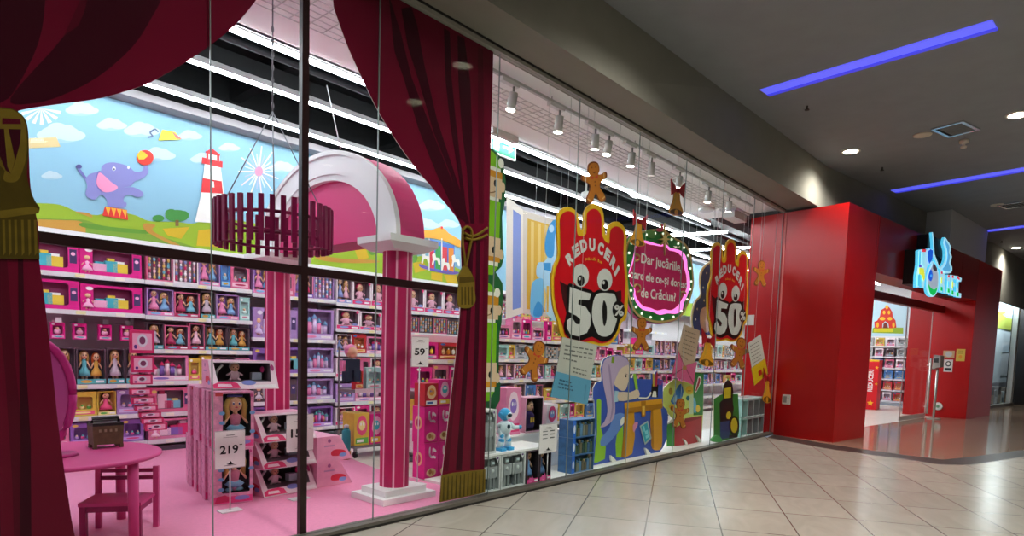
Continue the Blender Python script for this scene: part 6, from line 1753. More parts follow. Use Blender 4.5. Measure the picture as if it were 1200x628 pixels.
L1(smooth(G1([(368, 410), (420, 412), (440, 395), (452, 370), (458, 385), (440, 412), (410, 425), (368, 424)]), 2), EW, 5)
L1(G1([(462, 312), (510, 318), (505, 412), (455, 408)]), BK, 4); L1(G1([(472, 365), (492, 368), (496, 410), (462, 408)]), EW, 5)
L1(G1([(466, 236), (480, 240), (482, 330), (468, 330)]), mat('#c9a83a'), 5); L1(G1([(488, 250), (502, 215), (505, 255), (500, 330), (486, 330)]), mat('#b02a3a'), 5); L1(G1([(508, 282), (540, 290), (530, 320), (510, 320)]), mat('#8a3a8a'), 5)
L1(G1([(258, 452), (536, 420), (540, 488), (264, 530)]), org, 6); L1(G1([(258, 495), (540, 455), (540, 492), (268, 534)]), orgd, 7)
L1(G2([(262, 148), (332, 140), (336, 330), (318, 448), (262, 480), (236, 470), (252, 320)]), org, 5); L1(G2([(262, 148), (282, 146), (268, 320), (258, 478), (236, 470), (252, 320)]), orgd, 6)
L1(smooth(G2([(455, 128), (528, 118), (538, 300), (534, 400), (500, 424), (462, 408), (455, 330)]), 2), org, 5); L1(G2([(455, 128), (470, 126), (476, 410), (462, 408), (452, 330)]), orgd, 6)
L1(G2([(380, 62), (415, 58), (414, 168), (400, 178), (384, 172)]), orgd, 8); L1(G2([(388, 100), (408, 98), (406, 165), (390, 165)]), mat('#e6b54a'), 9)
L1(G2([(370, 245), (430, 205), (458, 335), (408, 385)]), mat('#a9b7b4'), 8); L1(G2([(380, 250), (425, 220), (446, 328), (410, 368)]), mat('#2aa0b4'), 9)
for q in ([(392, 250), (402, 242), (410, 280), (400, 288)], [(405, 285), (428, 272), (432, 300), (412, 310)], [(412, 318), (436, 304), (438, 325), (416, 340)]): L1(G2(q), mat('#7fd0da'), 10)
L1(smooth(G2([(320, 240), (345, 215), (358, 225), (345, 260), (325, 290)]), 2), mat('#d98aa8'), 8)
o = b.build('girl_at_desk_cutout')
for q in ([(150, 460), (190, 500), (205, 528), (180, 535), (155, 505)], [(405, 405), (440, 440), (445, 468), (425, 470), (410, 440)]):
    b2 = Board((0, YG1, 0)); b2.slab(zfix(b2.px(smooth(G2(q), 2))), .002, .03, EW); b2.build('foot', o)
tag(o, 'blue board of a girl with lavender hair writing at an orange desk', 'cutout')

# gnome and presents board
R2 = lambda pts: Q(760, 440, .1433, pts)
b = Board((0, YG1 + .08, 0))
out = R2([(210, 28), (160, 66), (122, 108), (108, 200), (114, 262), (150, 300), (192, 350), (148, 400), (148, 580), (212, 578), (432, 548), (446, 320), (452, -20), (368, -30), (365, 20), (300, 55)])
b.slab(zfix(b.px(out)), -.012, 0, mat('#c9d66a', .5), EW); L1 = b.layp
L1(R2([(150, 402), (225, 368), (218, 576), (150, 578)]), mat('#3f9a44'), 1)
L1(R2([(150, 400), (195, 350), (230, 345), (225, 372)]), EW, 2)
L1(R2([(366, -28), (451, -18), (444, 322), (366, 325)]), mat('#2f7a38'), 1)
L1(smooth(R2([(385, 95), (375, 130), (390, 135), (425, 60), (430, 20), (410, 5), (398, 40)]), 2), EW, 2); L1(smooth(R2([(388, 100), (382, 125), (392, 125), (418, 60), (422, 28), (410, 18), (404, 45)]), 2), mat('#a82a3a'), 3)
L1(smooth(R2([(180, 212), (200, 170), (228, 108), (262, 66), (286, 130), (262, 200), (212, 238)]), 2), mat('#2f6fae'), 2); L1(smooth(R2([(200, 180), (230, 160), (225, 210), (200, 220)]), 2), mat('#8fb8c8'), 3)
L1(ell(*R2([(180, 130)])[0], 2.4, 4.2, 12), mat('#a8862a'), 2); L1(smooth(R2([(165, 250), (190, 232), (215, 245), (180, 270)]), 2), mat('#d8b02a'), 3)
L1(R2([(330, 160), (366, 150), (366, 312), (328, 318)]), mat('#bfd0a8'), 2); L1(ell(*R2([(332, 118)])[0], 4.4, 5.0, 14), mat('#d8b02a'), 3); L1(R2([(318, 122), (346, 122), (344, 128), (320, 128)]), mat('#7a5a12'), 4)
L1(smooth(R2([(366, 180), (385, 210), (392, 290), (370, 300)]), 2), mat('#6fb0d0'), 2); L1(ell(*R2([(402, 270)])[0], 2.6, 4.4, 10), mat('#d8b02a'), 3); L1(ell(*R2([(320, 185)])[0], 2.2, 3, 10), mat('#2f6f7a'), 3)
L1(R2([(212, 428), (282, 392), (296, 350), (436, 326), (432, 548), (210, 578)]), mat('#b5343c'), 3); L1(R2([(282, 392), (296, 350), (436, 326), (435, 345)]), mat('#8e242c'), 4)
o = b.build('gnome_presents_cutout')
for q in ([(270, 515), (300, 540), (310, 575), (295, 580), (285, 545)], [(375, 488), (405, 510), (418, 545), (402, 548), (392, 515)]):
    b2 = Board((0, YG1 + .08, 0)); b2.slab(zfix(b2.px(smooth(R2(q), 2))), .002, .03, EW); b2.build('foot', o)
tag(o, 'yellow green board of toys spilling from a red box, right of the desk girl', 'cutout')

# black hooded toy knight board
R3 = lambda pts: Q(820, 430, .1592, pts)
b = Board((0, 4.16, 0))
out = R3([(104, 545), (104, 235), (150, 205), (172, 200), (174, 135), (205, 92), (240, 122), (246, 198), (282, 198), (290, 380), (290, 470), (278, 520), (150, 548)])
b.slab(zfix(b.px(out)), -.012, 0, mat('#2f7a36', .5), EW); L1 = b.layp
L1(smooth(R3([(174, 240), (174, 140), (205, 95), (240, 128), (242, 235)]), 2), BK, 1); L1(R3([(180, 158), (230, 148), (228, 226), (178, 230)]), mat('#c9b02a'), 2)
L1(R3([(146, 262), (180, 232), (240, 232), (250, 300), (236, 405), (148, 408)]), mat('#1f2022'), 2); L1(R3([(148, 405), (222, 395), (218, 520), (150, 532)]), mat('#25406e'), 2)
L1(smooth(R3([(195, 345), (215, 325), (230, 345), (222, 378), (198, 380)]), 2), mat('#c9b02a'), 3)
L1(ell(*R3([(252, 430)])[0], 6.0, 11.5, 20), BK, 3); L1(ell(*R3([(252, 430)])[0], 4.1, 8.8, 20), mat('#c9b02a'), 4)
L1(R3([(215, 500), (278, 495), (276, 520), (215, 528)]), BK, 2)
o = b.build('knight_cutout')
b2 = Board((0, 4.16, 0)); b2.slab(zfix(b2.px(smooth(R3([(72, 540), (92, 512), (118, 500), (145, 520), (152, 546), (110, 552)]), 2))), .002, .03, mat('#4fa85a', .5)); b2.build('foot', o)
tag(o, 'green board of a black hooded knight with a yellow faced shield', 'cutout')

# ------------------------------------------------------------------ boxes along the glass
GRB = mat('#c6cacb', .35, .5, .12, 22)
def robot_box(x0, x1, z0, z1, y, label):
    m = MB(); o, wn = None, None
    w, h, d = x1 - x0, z1 - z0, .16
    o, (a, zz0, b_, zz1, y0, rc) = carton(w, d, h, GRB, mat('#aeb5b7', .5), (.06, .05, .94, .95), d*.6, 'robot_toy_box')
    for i in range(2):
        m = MB(); x = a + (b_ - a)*(i + .5)/2; z = zz0
        H_ = zz1 - zz0
        for s in (-1, 1):
            m.box((x + s*.028 - .016, y0 + .02, z + .002), (x + s*.028 + .016, y0 + .06, z + H_*.36), mat('#7d8587', .4)); m.box((x + s*.062 - .013, y0 + .02, z + H_*.38), (x + s*.062 + .013, y0 + .05, z + H_*.72), mat('#a9b1b3', .4))
            m.ball((x + s*.062, y0 + .035, z + H_*.34), .016, mat('#5f6668', .4), 8, 5)
        m.box((x - .045, y0 + .015, z + H_*.36), (x + .045, y0 + .07, z + H_*.72), mat('#939b9e', .4)); m.ball((x, y0 + .02, z + H_*.58), (.024, .012, .024), mat('#b9c4c6', .3), 10, 6)
        m.box((x - .03, y0 + .02, z + H_*.74), (x + .03, y0 + .06, z + H_*.92), mat('#7f8789', .4)); m.box((x - .02, y0 + .012, z + H_*.80), (x + .02, y0 + .02, z + H_*.86), mat('#c0d8dc', .3))
        m.build('robot', o)
    m = MB(); m.face([(p[0], y0 - .002, p[1]) for p in [(w*.26, h*.99), (w*.46, h*.99), (w*.36, h*.80)]], mat('#c9cfd2')); m.face([(p[0], y0 - .0025, p[1]) for p in ell(w*.36, h*.93, w*.04, h*.03, 10)], mat('#5a3a72')); m.build('printed_label', o)
    o.location = ((x0 + x1)/2, y + d/2, z0)
    return tag(o, label, 'toy box', 'grey robot boxes behind the glass')
yb_ = 4.18
X = lambda u, v, y=yb_: on(u, v, y=y).x
robot_box(4.28, 4.63, ZP, .39, yb_, 'grey robot toy box at the bottom, right beside the gold fringe')
robot_box(4.64, 5.02, ZP, .39, yb_, 'grey robot toy box at the bottom, under the white toy robot')
t = empty('display_table', (4.66, 4.35, 0), 'low white display table holding the toy robot by the glass', 'table')
m = MB(); m.box((4.26, yb_ - .005, .395), (5.45, yb_ + .42, .415), mat('#f2f2f2', .35)); m.build('tabletop', t)
for x in (5.41,):
    m = MB(); m.box((x, yb_ + .33, ZP), (x + .03, yb_ + .36, .394), mat('#dcdcdc')); m.build('leg', t)
m = MB(); m.box((4.27, yb_ + .37, ZP), (4.30, yb_ + .40, .394), mat('#dcdcdc')); m.build('leg', t)
robot_box(4.27, 4.57, .417, .86, yb_ + .02, 'grey robot toy box on the white display table, touching the drape')
# white and blue toy robot
rx, ry, rz = 4.78, yb_ + .10, .4155
t = empty('toy_robot', (rx, ry, rz), 'white toy robot with blue helmet standing on the low display table', 'robot')
RWH, RBL, RDB = mat('#d3e4ee', .3, .5), mat('#3fa4dc', .3, .5), mat('#243a4a', .3)
m = MB(); m.lathe([(.045, .17), (.075, .19), (.085, .25), (.07, .29), (.03, .31)], (rx, ry, rz), RWH, 14, 1, .75); m.ball((rx, ry - .06, rz + .25), (.025, .012, .025), RDB, 10, 6); m.build('torso', t)
h_ = MB(); h_.ball((rx, ry, rz + .375), (.068, .06, .066), RBL, 14, 10); h_.ball((rx + .012, ry - .03, rz + .365), (.05, .04, .042), RWH, 12, 8); h_.ball((rx + .012, ry - .058, rz + .368), (.036, .016, .02), RDB, 10, 6)
for s in (-1, 1): h_.cyl((rx + s*.055, ry, rz + .375), (rx + s*.08, ry, rz + .375), .026, .022, RBL, 10)
h_.build('head', t)
for s, pts in ((-1, [(-.08, 0, .27), (-.115, -.02, .21), (-.09, -.05, .16)]), (1, [(.08, 0, .27), (.12, -.03, .23), (.165, -.07, .235)])):
    m = MB(); m.tube([(rx + p[0], ry + p[1], rz + p[2]) for p in pts], [.028, .024, .02], RWH, 10); m.ball((rx + pts[2][0], ry + pts[2][1], rz + pts[2][2]), .024, RBL, 8, 6); m.build('arm', t)
for s in (-1, 1):
    m = MB(); m.tube([(rx + s*.035, ry, rz + .18), (rx + s*.055, ry - .01, rz + .10), (rx + s*.06, ry, rz + .03)], [.03, .032, .036], RWH, 10); m.ball((rx + s*.055, ry - .012, rz + .105), .034, RBL, 10, 6)
    m.box((rx + s*.06 - .035, ry - .06, rz + .001), (rx + s*.06 + .035, ry + .04, rz + .032), RBL); m.build('leg', t)
# dolls in dark boxes
for k, x in enumerate((5.05, 5.27)):
    w = .195
    o, (a, zz0, b_, zz1, y0, rc) = carton(w, .15, .36, mat('#5a4a56', .35, .5, .15, 20), mat('#2a2328'), (.05, .1, .95, .96), .11, 'doll_box')
    m = MB(); add_doll(m, 0, 0, zz0, .30, BROWN, mat('#5f86b8', .5)); m.build('doll', o)
    strip(o, w, .15, .006, .05, '#d6488a', '#f3a9cb')
    m = MB(); m.face([(p[0], y0 - .003, p[1]) for p in [(-w*.45, .02), (w*.1, .02), (w*.02, .05), (-w*.05, .09), (-w*.15, .06), (-w*.3, .07)]], mat('#e0559a')); m.build('printed_label', o)
    o.location = (x + w/2, yb_ + .075, ZP)
    tag(o, ['dark doll box with blue dressed doll beside the lower grey robot boxes', 'dark doll box with blue dressed doll behind the price list sign'][k], 'doll box', 'dark doll boxes behind the glass')
# white stand with jersey doll and pink patterned box
t = empty('display_stand', (5.75, 4.75, 0), 'white display stand behind the dark doll boxes', 'stand')
m = MB(); m.box((5.15, 4.66, ZP), (6.35, 5.05, .46), mat('#ededee', .4)); m.box((5.13, 4.64, .46), (6.37, 5.07, .48), mat('#f5f5f5', .35)); m.build('body', t)
bigbox(5.24, 5.50, 4.68, 4.92, .482, 1.02, 'pink', 'tall pink patterned toy box behind the white robot', 'boxes on the white display stand')
o, (a, zz0, b_, zz1, y0, rc) = carton(.34, .18, .42, mat('#e7b9cd', .4), mat('#2c2026'), (.05, .04, .95, .97), .15, 'doll_box')
m = MB(); m.ball((0, 0, .31), (.06, .055, .07), SKIN, 14, 10); m.ball((0, .018, .33), (.075, .06, .075), BROWN, 14, 8)
for s in (-1, 1): m.tube([(s*.06, .02, .34), (s*.085, .02, .27), (s*.08, .01, .2)], [.02, .026, .012], BROWN, 8); m.ball((s*.022, -.05, .312), (.008, .005, .01), BLACK, 6, 4)
m.ball((0, -.053, .282), (.012, .005, .006), mat('#c43a5a'), 6, 4)
m.lathe([(.07, .02), (.085, .1), (.08, .2), (.03, .245)], (0, 0, 0), mat('#3a2a66', .5), 14, 1.1, .7)
for s in (-1, 1): m.box((s*.022 - .012, -.064, .11), (s*.022 + .012, -.055, .17), mat('#d8b23a'))
m.build('doll', o); o.location = (5.78, 4.79, .482); tag(o, 'doll in dark purple jersey boxed above the grey price list', 'doll box')
bigbox(6.02, 6.24, 4.70, 4.92, .482, .80, 'white', 'pale toy box at the right end of the white display stand', 'boxes on the white display stand')
ps = price_sign('price_sign_stand', X(633, 497, 4.15), X(652, 530, 4.15), on(640, 531, y=4.15).z, on(640, 497, y=4.15).z, 4.150, '', 'grey white price list on a thin pole in front of the doll boxes', lines=3, pole=False)
m = MB(); xc = (X(633, 497, 4.15) + X(652, 530, 4.17))/2; m.cyl((xc, 4.163, ZP + .001), (xc, 4.163, on(640, 531, y=4.15).z + .02), .006, .006, mat('#c9c6c8', .3), 8); m.build('pole', ps)
# blue construction sets
xb = X(671, 556); 
for k in range(3):
    z0 = ZP + k*.211
    o, (a, zz0, b_, zz1, y0, rc) = carton(.46, .2, .208, mat('#3a6ea6', .35, .5, .25, 16), mat('#4a6f94'), (.12, .03, .985, .97), .12, 'construction_set_box')
    m = MB(); r = random.Random(k)
    for i in range(7):
        x = a + .02 + (b_ - a - .05)*i/6.5; hh = .09 + r.random()*.065
        m.box((x, y0 + .02, zz0 + .002), (x + .045, y0 + .07, zz0 + hh), mat(r.choice(('#4a6040', '#6a6450', '#5a86ac', '#2f4a44', '#7f8478', '#3a5f8a')), .5))
        m.ball((x + .022, y0 + .045, zz0 + hh + .018), .018, mat(r.choice(('#c9b48a', '#5f8fc0', '#3f5a3a')), .5), 6, 4)
    m.build('model', o)
    m = MB(); m.box((-.228, y0 - .002, .004), (-.17, y0 + .001, .204), mat('#2a6ad0')); m.face([(p[0], y0 - .003, p[1]) for p in ell(-.2, .1, .02, .05, 12)], mat('#d8e4f4')); m.build('printed_label', o)
    o.location = (xb + .23, yb_ + .12, z0); tag(o, 'blue construction set box, %s of the stack left of the desk girl' % ['lowest', 'middle', 'topmost'][k], 'toy box', 'blue construction sets stacked by the glass')
# stack of mint and grey doll boxes near the red block
x0 = X(868, 511); x1_ = 12.1
w = (x1_ - x0)/4 - .012
for r_ in range(2):
    for c_ in range(4):
        h = .325
        o, (a, zz0, b_, zz1, y0, rc) = carton(w, .2, h, mat('#9fd0cc' if c_ < 1 else '#a9b2b6', .3, .5, .12, 20), mat('#a3c9c8' if c_ < 1 else '#8f9498'), (.06, .05, .94, .95), .15, 'doll_box')
        m = MB(); add_doll(m, -w*.2, 0, zz0, .26, (BROWN, GINGER, BLOND, BLACK)[(c_ + r_) % 4], mat(('#4fb0a8', '#8a6f80', '#b98a9a', '#7f8f9a')[c_], .5), SKIN); m.build('doll', o)
        m = MB(); add_doll(m, w*.2, 0, zz0, .25, (BLOND, BLACK, BROWN, GINGER)[(c_ + r_) % 4], mat(('#e6f4f0', '#c94a5a', '#6f7f9a', '#b9c4c8')[c_], .5), SKIN2 if c_ == 2 else SKIN); m.build('doll', o)
        strip(o, w, .2, .004, .03, '#d8e4e4', '#7fb0ac')
        o.location = (x0 + w/2 + c_*(w + .012), yb_ + .105, ZP + r_*.335)
        tag(o, '%s boxed dolls by the red block, %s of the %s row' % (['mint', 'grey', 'grey', 'grey'][c_], ORD[c_], ['lower', 'upper'][r_]), 'doll box', 'boxed dolls stacked by the red block')
m = MB(); m.box((x0 - .02, yb_, ZP + .665), (x1_ + .01, yb_ + .35, ZP + .69), mat('#cfe8e6', .2, .5)); o = m.build('display_board'); tag(o, 'pale glassy board lying on the boxed dolls by the red block', 'board')
t_ = MB(); t_.box((11.3, 4.5, ZP), (11.9, 4.75, ZP + .62), mat('#3f8fd0', .4)); tag(t_.build('blue_box'), 'plain blue box behind the boxed dolls', 'box')
# ================================================================== ENTRANCE
# socket on the red block side
b = Board((11.97, 2.93, 0), (-.2044, -.979, 0), (-.979, .2044, 0))
s_ = b.st(922, 468)
WS = mat('#d9d6d0', .4, .4)
b.slab([(s_[0] - .075, s_[1] - .09), (s_[0] + .075, s_[1] - .09), (s_[0] + .075, s_[1] + .09), (s_[0] - .075, s_[1] + .09)], -.03, .025, WS)
b.lay([(s_[0] - .055, s_[1] - .06), (s_[0] + .01, s_[1] - .06), (s_[0] + .01, s_[1] + .06), (s_[0] - .055, s_[1] + .06)], mat('#8d8a86'), 1); b.lay(ell(s_[0] + .04, s_[1] + .02, .014, .014, 10), mat('#b8322a'), 1)
tag(b.build('wall_socket'), 'white wall socket box low on the red block beside the window', 'socket')
# dark little sign inside on the red wall
b = Board((11.968, 2.93, 0), (-.2044, -.979, 0), (-.979, .2044, 0)); s_ = b.st(879, 375)
b.slab(rect(s_[0] - .09, s_[1] - .1, s_[0] + .09, s_[1] + .1), -.002, .012, WS); tag(b.build('wall_notice'), 'small white notice on the red wall right of the smaller looking hand', 'notice')

# shop end wall with castle picture, shelves of toys
XE = 25.2
mb = MB(); mb.box((XE, 1.9, 0), (XE + .1, 9.4, 5.2), mat('#e3e0e0', .6)); structure(mb.build('wall_end'))
b = Board((XE - .03, 0, 0), (0, -1, 0), (-1, 0, 0), step=.004)
q = b.px([(1015, 345), (1064, 355), (1062, 394), (1011, 394)])
b.slab(q, -.02, 0, mat('#bfe0ea', .5))
KC = lambda pts: Q(1010, 340, .1275, pts)
CRD, CYL = mat('#d8341f', .5), mat('#f0b81f', .5)
b.layp(KC([(100, 350), (120, 340), (380, 345), (380, 400), (95, 392)]), HG, 1)
b.layp(KC([(118, 350), (115, 290), (140, 280), (165, 240), (180, 180), (215, 160), (235, 140), (258, 165), (280, 200), (285, 245), (310, 280), (318, 345), (250, 352), (245, 310), (215, 285), (190, 310), (188, 352)]), CRD, 2)
for cx, cy, rx, ry in ((205, 205, 12, 18), (250, 205, 12, 18), (230, 155, 14, 20), (190, 262, 26, 16), (258, 262, 22, 16), (145, 320, 12, 24), (292, 320, 12, 24)):
    b.layp(ell(*KC([(cx, cy)])[0], rx*.1275, ry*.1275, 12), CYL, 3)
b.layp(KC([(195, 350), (200, 310), (218, 295), (236, 312), (242, 350)]), mat('#7a2a1a'), 3)
b.layp(KC([(110, 355), (190, 350), (290, 352), (285, 385), (110, 385)]), mat('#d9d61f'), 3)
tag(b.build('castle_mural'), 'picture of a red and yellow play castle on the end wall past the entrance', 'mural')
sh = empty('end_shelf', (XE - .5, 4.7, 0), 'white shelf wall of toys seen through the shop entrance', 'shelving')
ex0, ex1 = 3.2, 6.4
m = MB(); m.box((XE - .08, ex0, 0), (XE - .03, ex1, 2.35), mat('#e9e9ea', .5)); m.build('back_panel', sh)
zs = [.12, .5, .88, 1.26, 1.64, 2.0]
for z in zs:
    m = MB(); m.box((XE - .5, ex0, z - .05), (XE - .08, ex1, z), SHW); m.build('shelf', sh)
r = random.Random(3)
pls = [['red', 'blue', 'white'], ['red', 'blue', 'red'], ['blue', 'white', 'blue'], ['white', 'blue', 'rose'], ['grey', 'white', 'dark'], ['grey', 'yellow', 'white']]
for j, z in enumerate(zs):
    y = ex1 - .30; k = 0
    while y > ex0 + .2 and k < 9:
        pl = pls[j][k % 3]
        p = make_box('plain', pl)
        o = copy_tree(p) if '_free' not in p else p
        if '_free' in o: del o['_free']
        o.location = (XE - .40, y, z + .006); o.rotation_euler = (0, 0, -pi/2); o.scale = (1, 1, 1)
        tag(o, '%s toy box on the end shelf, %s along the %s' % (PCOL[pl], ORD[k], ['lowest level', 'second level up', 'third level up', 'fourth level up', 'fifth level up', 'top level'][j]), 'toy box', 'toys on the end shelf beyond the entrance')
        y -= .33; k += 1
# red stand with vertical lettering
b = Board((21.3, 4.3, 0), (0, -1, 0), (-1, 0, 0), step=.003)
q = b.px([(1015, 421), (1030.5, 424), (1026.5, 482), (1013, 482)])
xa, xb_, zt_ = q[0][0], q[1][0], q[0][1]
b.slab(rect(xa, .002, xb_, zt_), -.5, 0, mat('#d8121f', .4)); b.front = 0
b.lay(rect(xa, zt_ - .06, xb_, zt_), CYL, 1)
def star(cx, cy, R_, lv=1):
    b.lay([(cx + (R_ if k % 2 == 0 else R_*.5)*cos(pi/2 + pi*k/5), cy + (R_ if k % 2 == 0 else R_*.5)*sin(pi/2 + pi*k/5)) for k in range(10)], CYL, lv)
W_ = xb_ - xa
b.text('REDUCERI', (xa + W_*.62, zt_*.36), (xa + W_*.62, zt_*.80), W_*.36, mat('#f4e9e6'), 1, .03)
star(xa + W_*.55, zt_*.13, W_*.26); star(xa + W_*.85, zt_*.84, W_*.15); star(xa + W_*.9, zt_*.52, W_*.14); star(xa + W_*.06, zt_*.34, W_*.12)
tag(b.build('discount_stand'), 'red display stand with yellow stars and white upright lettering inside the entrance', 'display stand')

# glass door leaf, handle, sanitiser stand
b = Board(portal(0, .78), PD, PN)
d0, d1 = b.st(1059, 420)[0], b.st(1089, 420)[0]
zh = 2.82
b.slab(rect(d0, .01, d1, zh), -.006, .006, GLASS)
o = structure(b.build('door_1'))
fm = mat('#b9a9a4', .3, .5, 0, 1, 0, .4)
for a in (d0, d1 - .03):
    b2 = Board(portal(0, .78), PD, PN); b2.slab(rect(a, .01, a + .03, zh), -.008, .008, fm); b2.build('door_edge', o)
b2 = Board(portal(0, .78), PD, PN); b2.slab(rect(d0, .01, d1, .12), -.012, .012, mat('#c9c4be', .3, .5, 0, 1, 0, .3)); b2.build('bottom_rail', o)
hx = b.st(1085, 440)[0]
m = MB(); pA, pB = b.P((hx, .12), .09), b.P((hx, b.st(1086, 420)[1]), .09); m.cyl(pA, pB, .028, .028, mat('#d9d4cc', .25, .6, 0, 1, 0, .6), 12)
for z in (.3, 1.4): m.cyl(b.P((hx, z), .01), b.P((hx, z), .09), .015, .015, fm, 8)
m.build('door_handle', o)
p = on(1094, 488.5, z=0); p = Vector((p.x*.965, p.y*.965, 0))
t = empty('sanitizer_stand', (p.x, p.y, 0), 'slim metal hand sanitizer stand beside the glass door', 'sanitizer stand')
zt_ = on(1096, 432, x=p.x).z
m = MB(); m.cyl((p.x, p.y, .02), (p.x, p.y, zt_), .03, .03, mat('#cfcac2', .25, .6, 0, 1, 0, .6), 12); m.build('pole', t)
m = MB(); m.cyl((p.x, p.y, .001), (p.x, p.y, .02), .16, .16, mat('#a9a49c', .3), 20); m.build('base', t)
m = MB(); m.M = Matrix.Translation((p.x, p.y, zt_)) @ Matrix.Rotation(-.5, 4, 'Z')
m.hexa([(-.06, -.11, .05), (.06, -.11, .05), (.06, .11, -.02), (-.06, .11, -.02)], [(-.07, -.10, .34), (.07, -.10, .34), (.05, .10, .36), (-.05, .10, .36)], mat('#9a8d88', .35, .5, 0, 1, 0, .4)); m.box((-.072, -.06, .16), (-.062, .06, .28), mat('#2a2424')); m.build('dispenser', t)
# notices on the bright red reveal
b = Board(portal(8.449, 0), PN, -PD)
def notice(u0, v0, u1, v1, m_, name, label, fn=None):
    a, c = b.st(u0, v1), b.st(u1, v0)
    bb_ = Board(portal(8.449, 0), PN, -PD); bb_.slab(rect(a[0], a[1], c[0], c[1]), 0, .008, m_)
    if fn: fn(bb_, a, c)
    tag(bb_.build(name), label, 'notice', 'notices on the red entrance wall')
def lines(bb_, a, c):
    w, h = c[0] - a[0], c[1] - a[1]
    for k in range(3): bb_.lay(rect(a[0] + w*.2, a[1] + h*(.62 + k*.1), a[0] + w*.8, a[1] + h*(.66 + k*.1)), mat('#8a6a1a'), 1)
    bb_.lay(ell(a[0] + w*.5, a[1] + h*.35, w*.2, h*.16, 14), mat('#e0902a'), 1)
def ban(bb_, a, c):
    w, h = c[0] - a[0], c[1] - a[1]
    bb_.lay(ell(a[0] + w*.5, a[1] + h*.66, w*.33, h*.22, 18), mat('#3a3636'), 1); bb_.lay(ell(a[0] + w*.5, a[1] + h*.66, w*.2, h*.13, 14), mat('#e6dfd8'), 2); bb_.lay(rect(a[0] + w*.15, a[1] + h*.1, a[0] + w*.85, a[1] + h*.32), mat('#2c2a2a'), 1)
def plaq(bb_, a, c):
    w, h = c[0] - a[0], c[1] - a[1]
    bb_.lay(ell(a[0] + w*.5, a[1] + h*.5, w*.3, h*.4, 16), mat('#b9b9b6'), 1)
notice(1120, 409, 1131.5, 423, mat('#d6b64a', .5), 'wall_notice', 'yellow paper notice high on the red entrance wall', lines)
notice(1105, 411, 1119, 419, mat('#c9a27a', .5), 'wall_notice', 'wide grey oval notice left of the yellow paper', plaq)
notice(1105.5, 421.5, 1117, 435.5, mat('#d9d4cc', .5), 'wall_notice', 'white notice with a dark ring and black bar below the grey oval', ban)
a = b.st(1099.5, 476); m = MB()
m.cyl(b.P(a, .0), b.P(a, .04), .11, .10, mat('#d8d8d2', .4), 20); m.cyl(b.P(a, .04), b.P(a, .045), .04, .04, mat('#6fa07a', .5), 14)
tag(m.build('wall_plug'), 'round white outlet cover low on the red entrance wall', 'socket')
# small switch on the glass side wall
# ------------------------------------------------------------------ glowing shop sign
SB = Board(portal(0, -.25), PD, PN, step=.006)
N1 = lambda pts: Q(1060, 265, .1433, pts)
sg = empty('shop_sign', portal(5.2, -.3, 3.0), 'glowing colourful shop sign lettering mounted over the red entrance', 'sign')
bx1 = Board(portal(0, 0), PD, PN)
bl0 = SB.px(N1([(100, 195), (120, 190)]))
m = MB()
s0, s1 = SB.st(1076, 300)[0], SB.st(1125, 340)[0]
zt1, zb1 = SB.st(1078, 292)[1], SB.st(1078, 335)[1]
mount = Board(portal(0, 0), PD, PN)
mount.slab(rect(s0 - .0, zb1 + .02, s0 + 1.5, zt1), .005, .20, mat('#141012', .5)); mount.build('sign_box', sg)
mount = Board(portal(0, 0), PD, PN)
c0_ = SB.st(1090, 300)[0]
mount.slab(rect(c0_ - .05, zt1 + .01, c0_ + 1.5, SB.st(1092, 274)[1]), .005, .20, mat('#17171a', .5)); mount.build('sign_box', sg)
mount = Board(portal(0, 0), PD, PN)
mount.slab(rect(s0 + 1.52, zb1 - .02, s1 - .1, zb1 + .45), .005, .20, mat('#141012', .5)); mount.build('sign_box', sg)
E_ = lambda c, p=2.2: mat(c, .4, .2, 0, 1, p*.5)
GLW, CY_, BLU, GRN, REDL, YLW = E_('#a9e4f7', 1.1), E_('#58cff5', 1.1), E_('#1a62e0', 1.0), E_('#12c25a', 1.1), E_('#e83a4a', 1.0), E_('#e6f04a', 1.1)
def letter(pts, body, layers=(), name='letter'):
    bb_ = Board(portal(0, -.25), PD, PN, step=.006)
    bb_.slab(bb_.px(N1(pts)), -.05, .0, GLW, CY_)
    for q, c in layers: bb_.layp(N1(q), c, 1 + layers.index((q, c))*.5)
    bb_.build(name, sg)
letter([(112, 200), (135, 190), (165, 190), (176, 200), (196, 182), (228, 190), (236, 240), (218, 300), (185, 330), (170, 400), (158, 505), (138, 500), (140, 400), (118, 380), (120, 500), (92, 502), (96, 400), (110, 320)], CY_,
       [([(118, 205), (132, 205), (126, 330), (112, 330)], CY_), ([(140, 205), (165, 205), (160, 330), (140, 325)], E_('#9be4f8', 1.1)), ([(140, 190), (172, 188), (168, 212), (140, 212)], REDL), ([(184, 205), (206, 188), (226, 200), (222, 270), (196, 310), (186, 280)], BLU), ([(112, 340), (150, 345), (160, 420), (150, 450), (128, 400), (110, 390)], YLW), ([(100, 400), (118, 390), (112, 490), (98, 492)], CY_), ([(108, 318), (128, 318), (128, 338), (108, 338)], E_('#6a4ac8', 1.0))])
letter(smooth([(232, 285), (262, 330), (282, 400), (280, 490), (258, 555), (225, 578), (192, 555), (176, 490), (180, 400), (205, 330)], 3), CY_,
       [(smooth([(232, 310), (256, 345), (270, 405), (268, 485), (250, 540), (226, 562), (200, 540), (186, 485), (190, 405), (212, 345)], 3), E_('#b9c8dc', .8)), (smooth([(212, 350), (228, 400), (214, 450), (192, 430), (194, 390)], 2), BLU), ([(206, 395), (220, 395), (220, 418), (206, 418)], E_('#4aa8f0', 1.3)), (smooth([(186, 470), (205, 500), (235, 520), (262, 500), (250, 545), (226, 566), (200, 545)], 2), GRN), (smooth([(228, 300), (258, 345), (250, 370), (225, 350)], 2), E_('#5a4a5a', .5))])
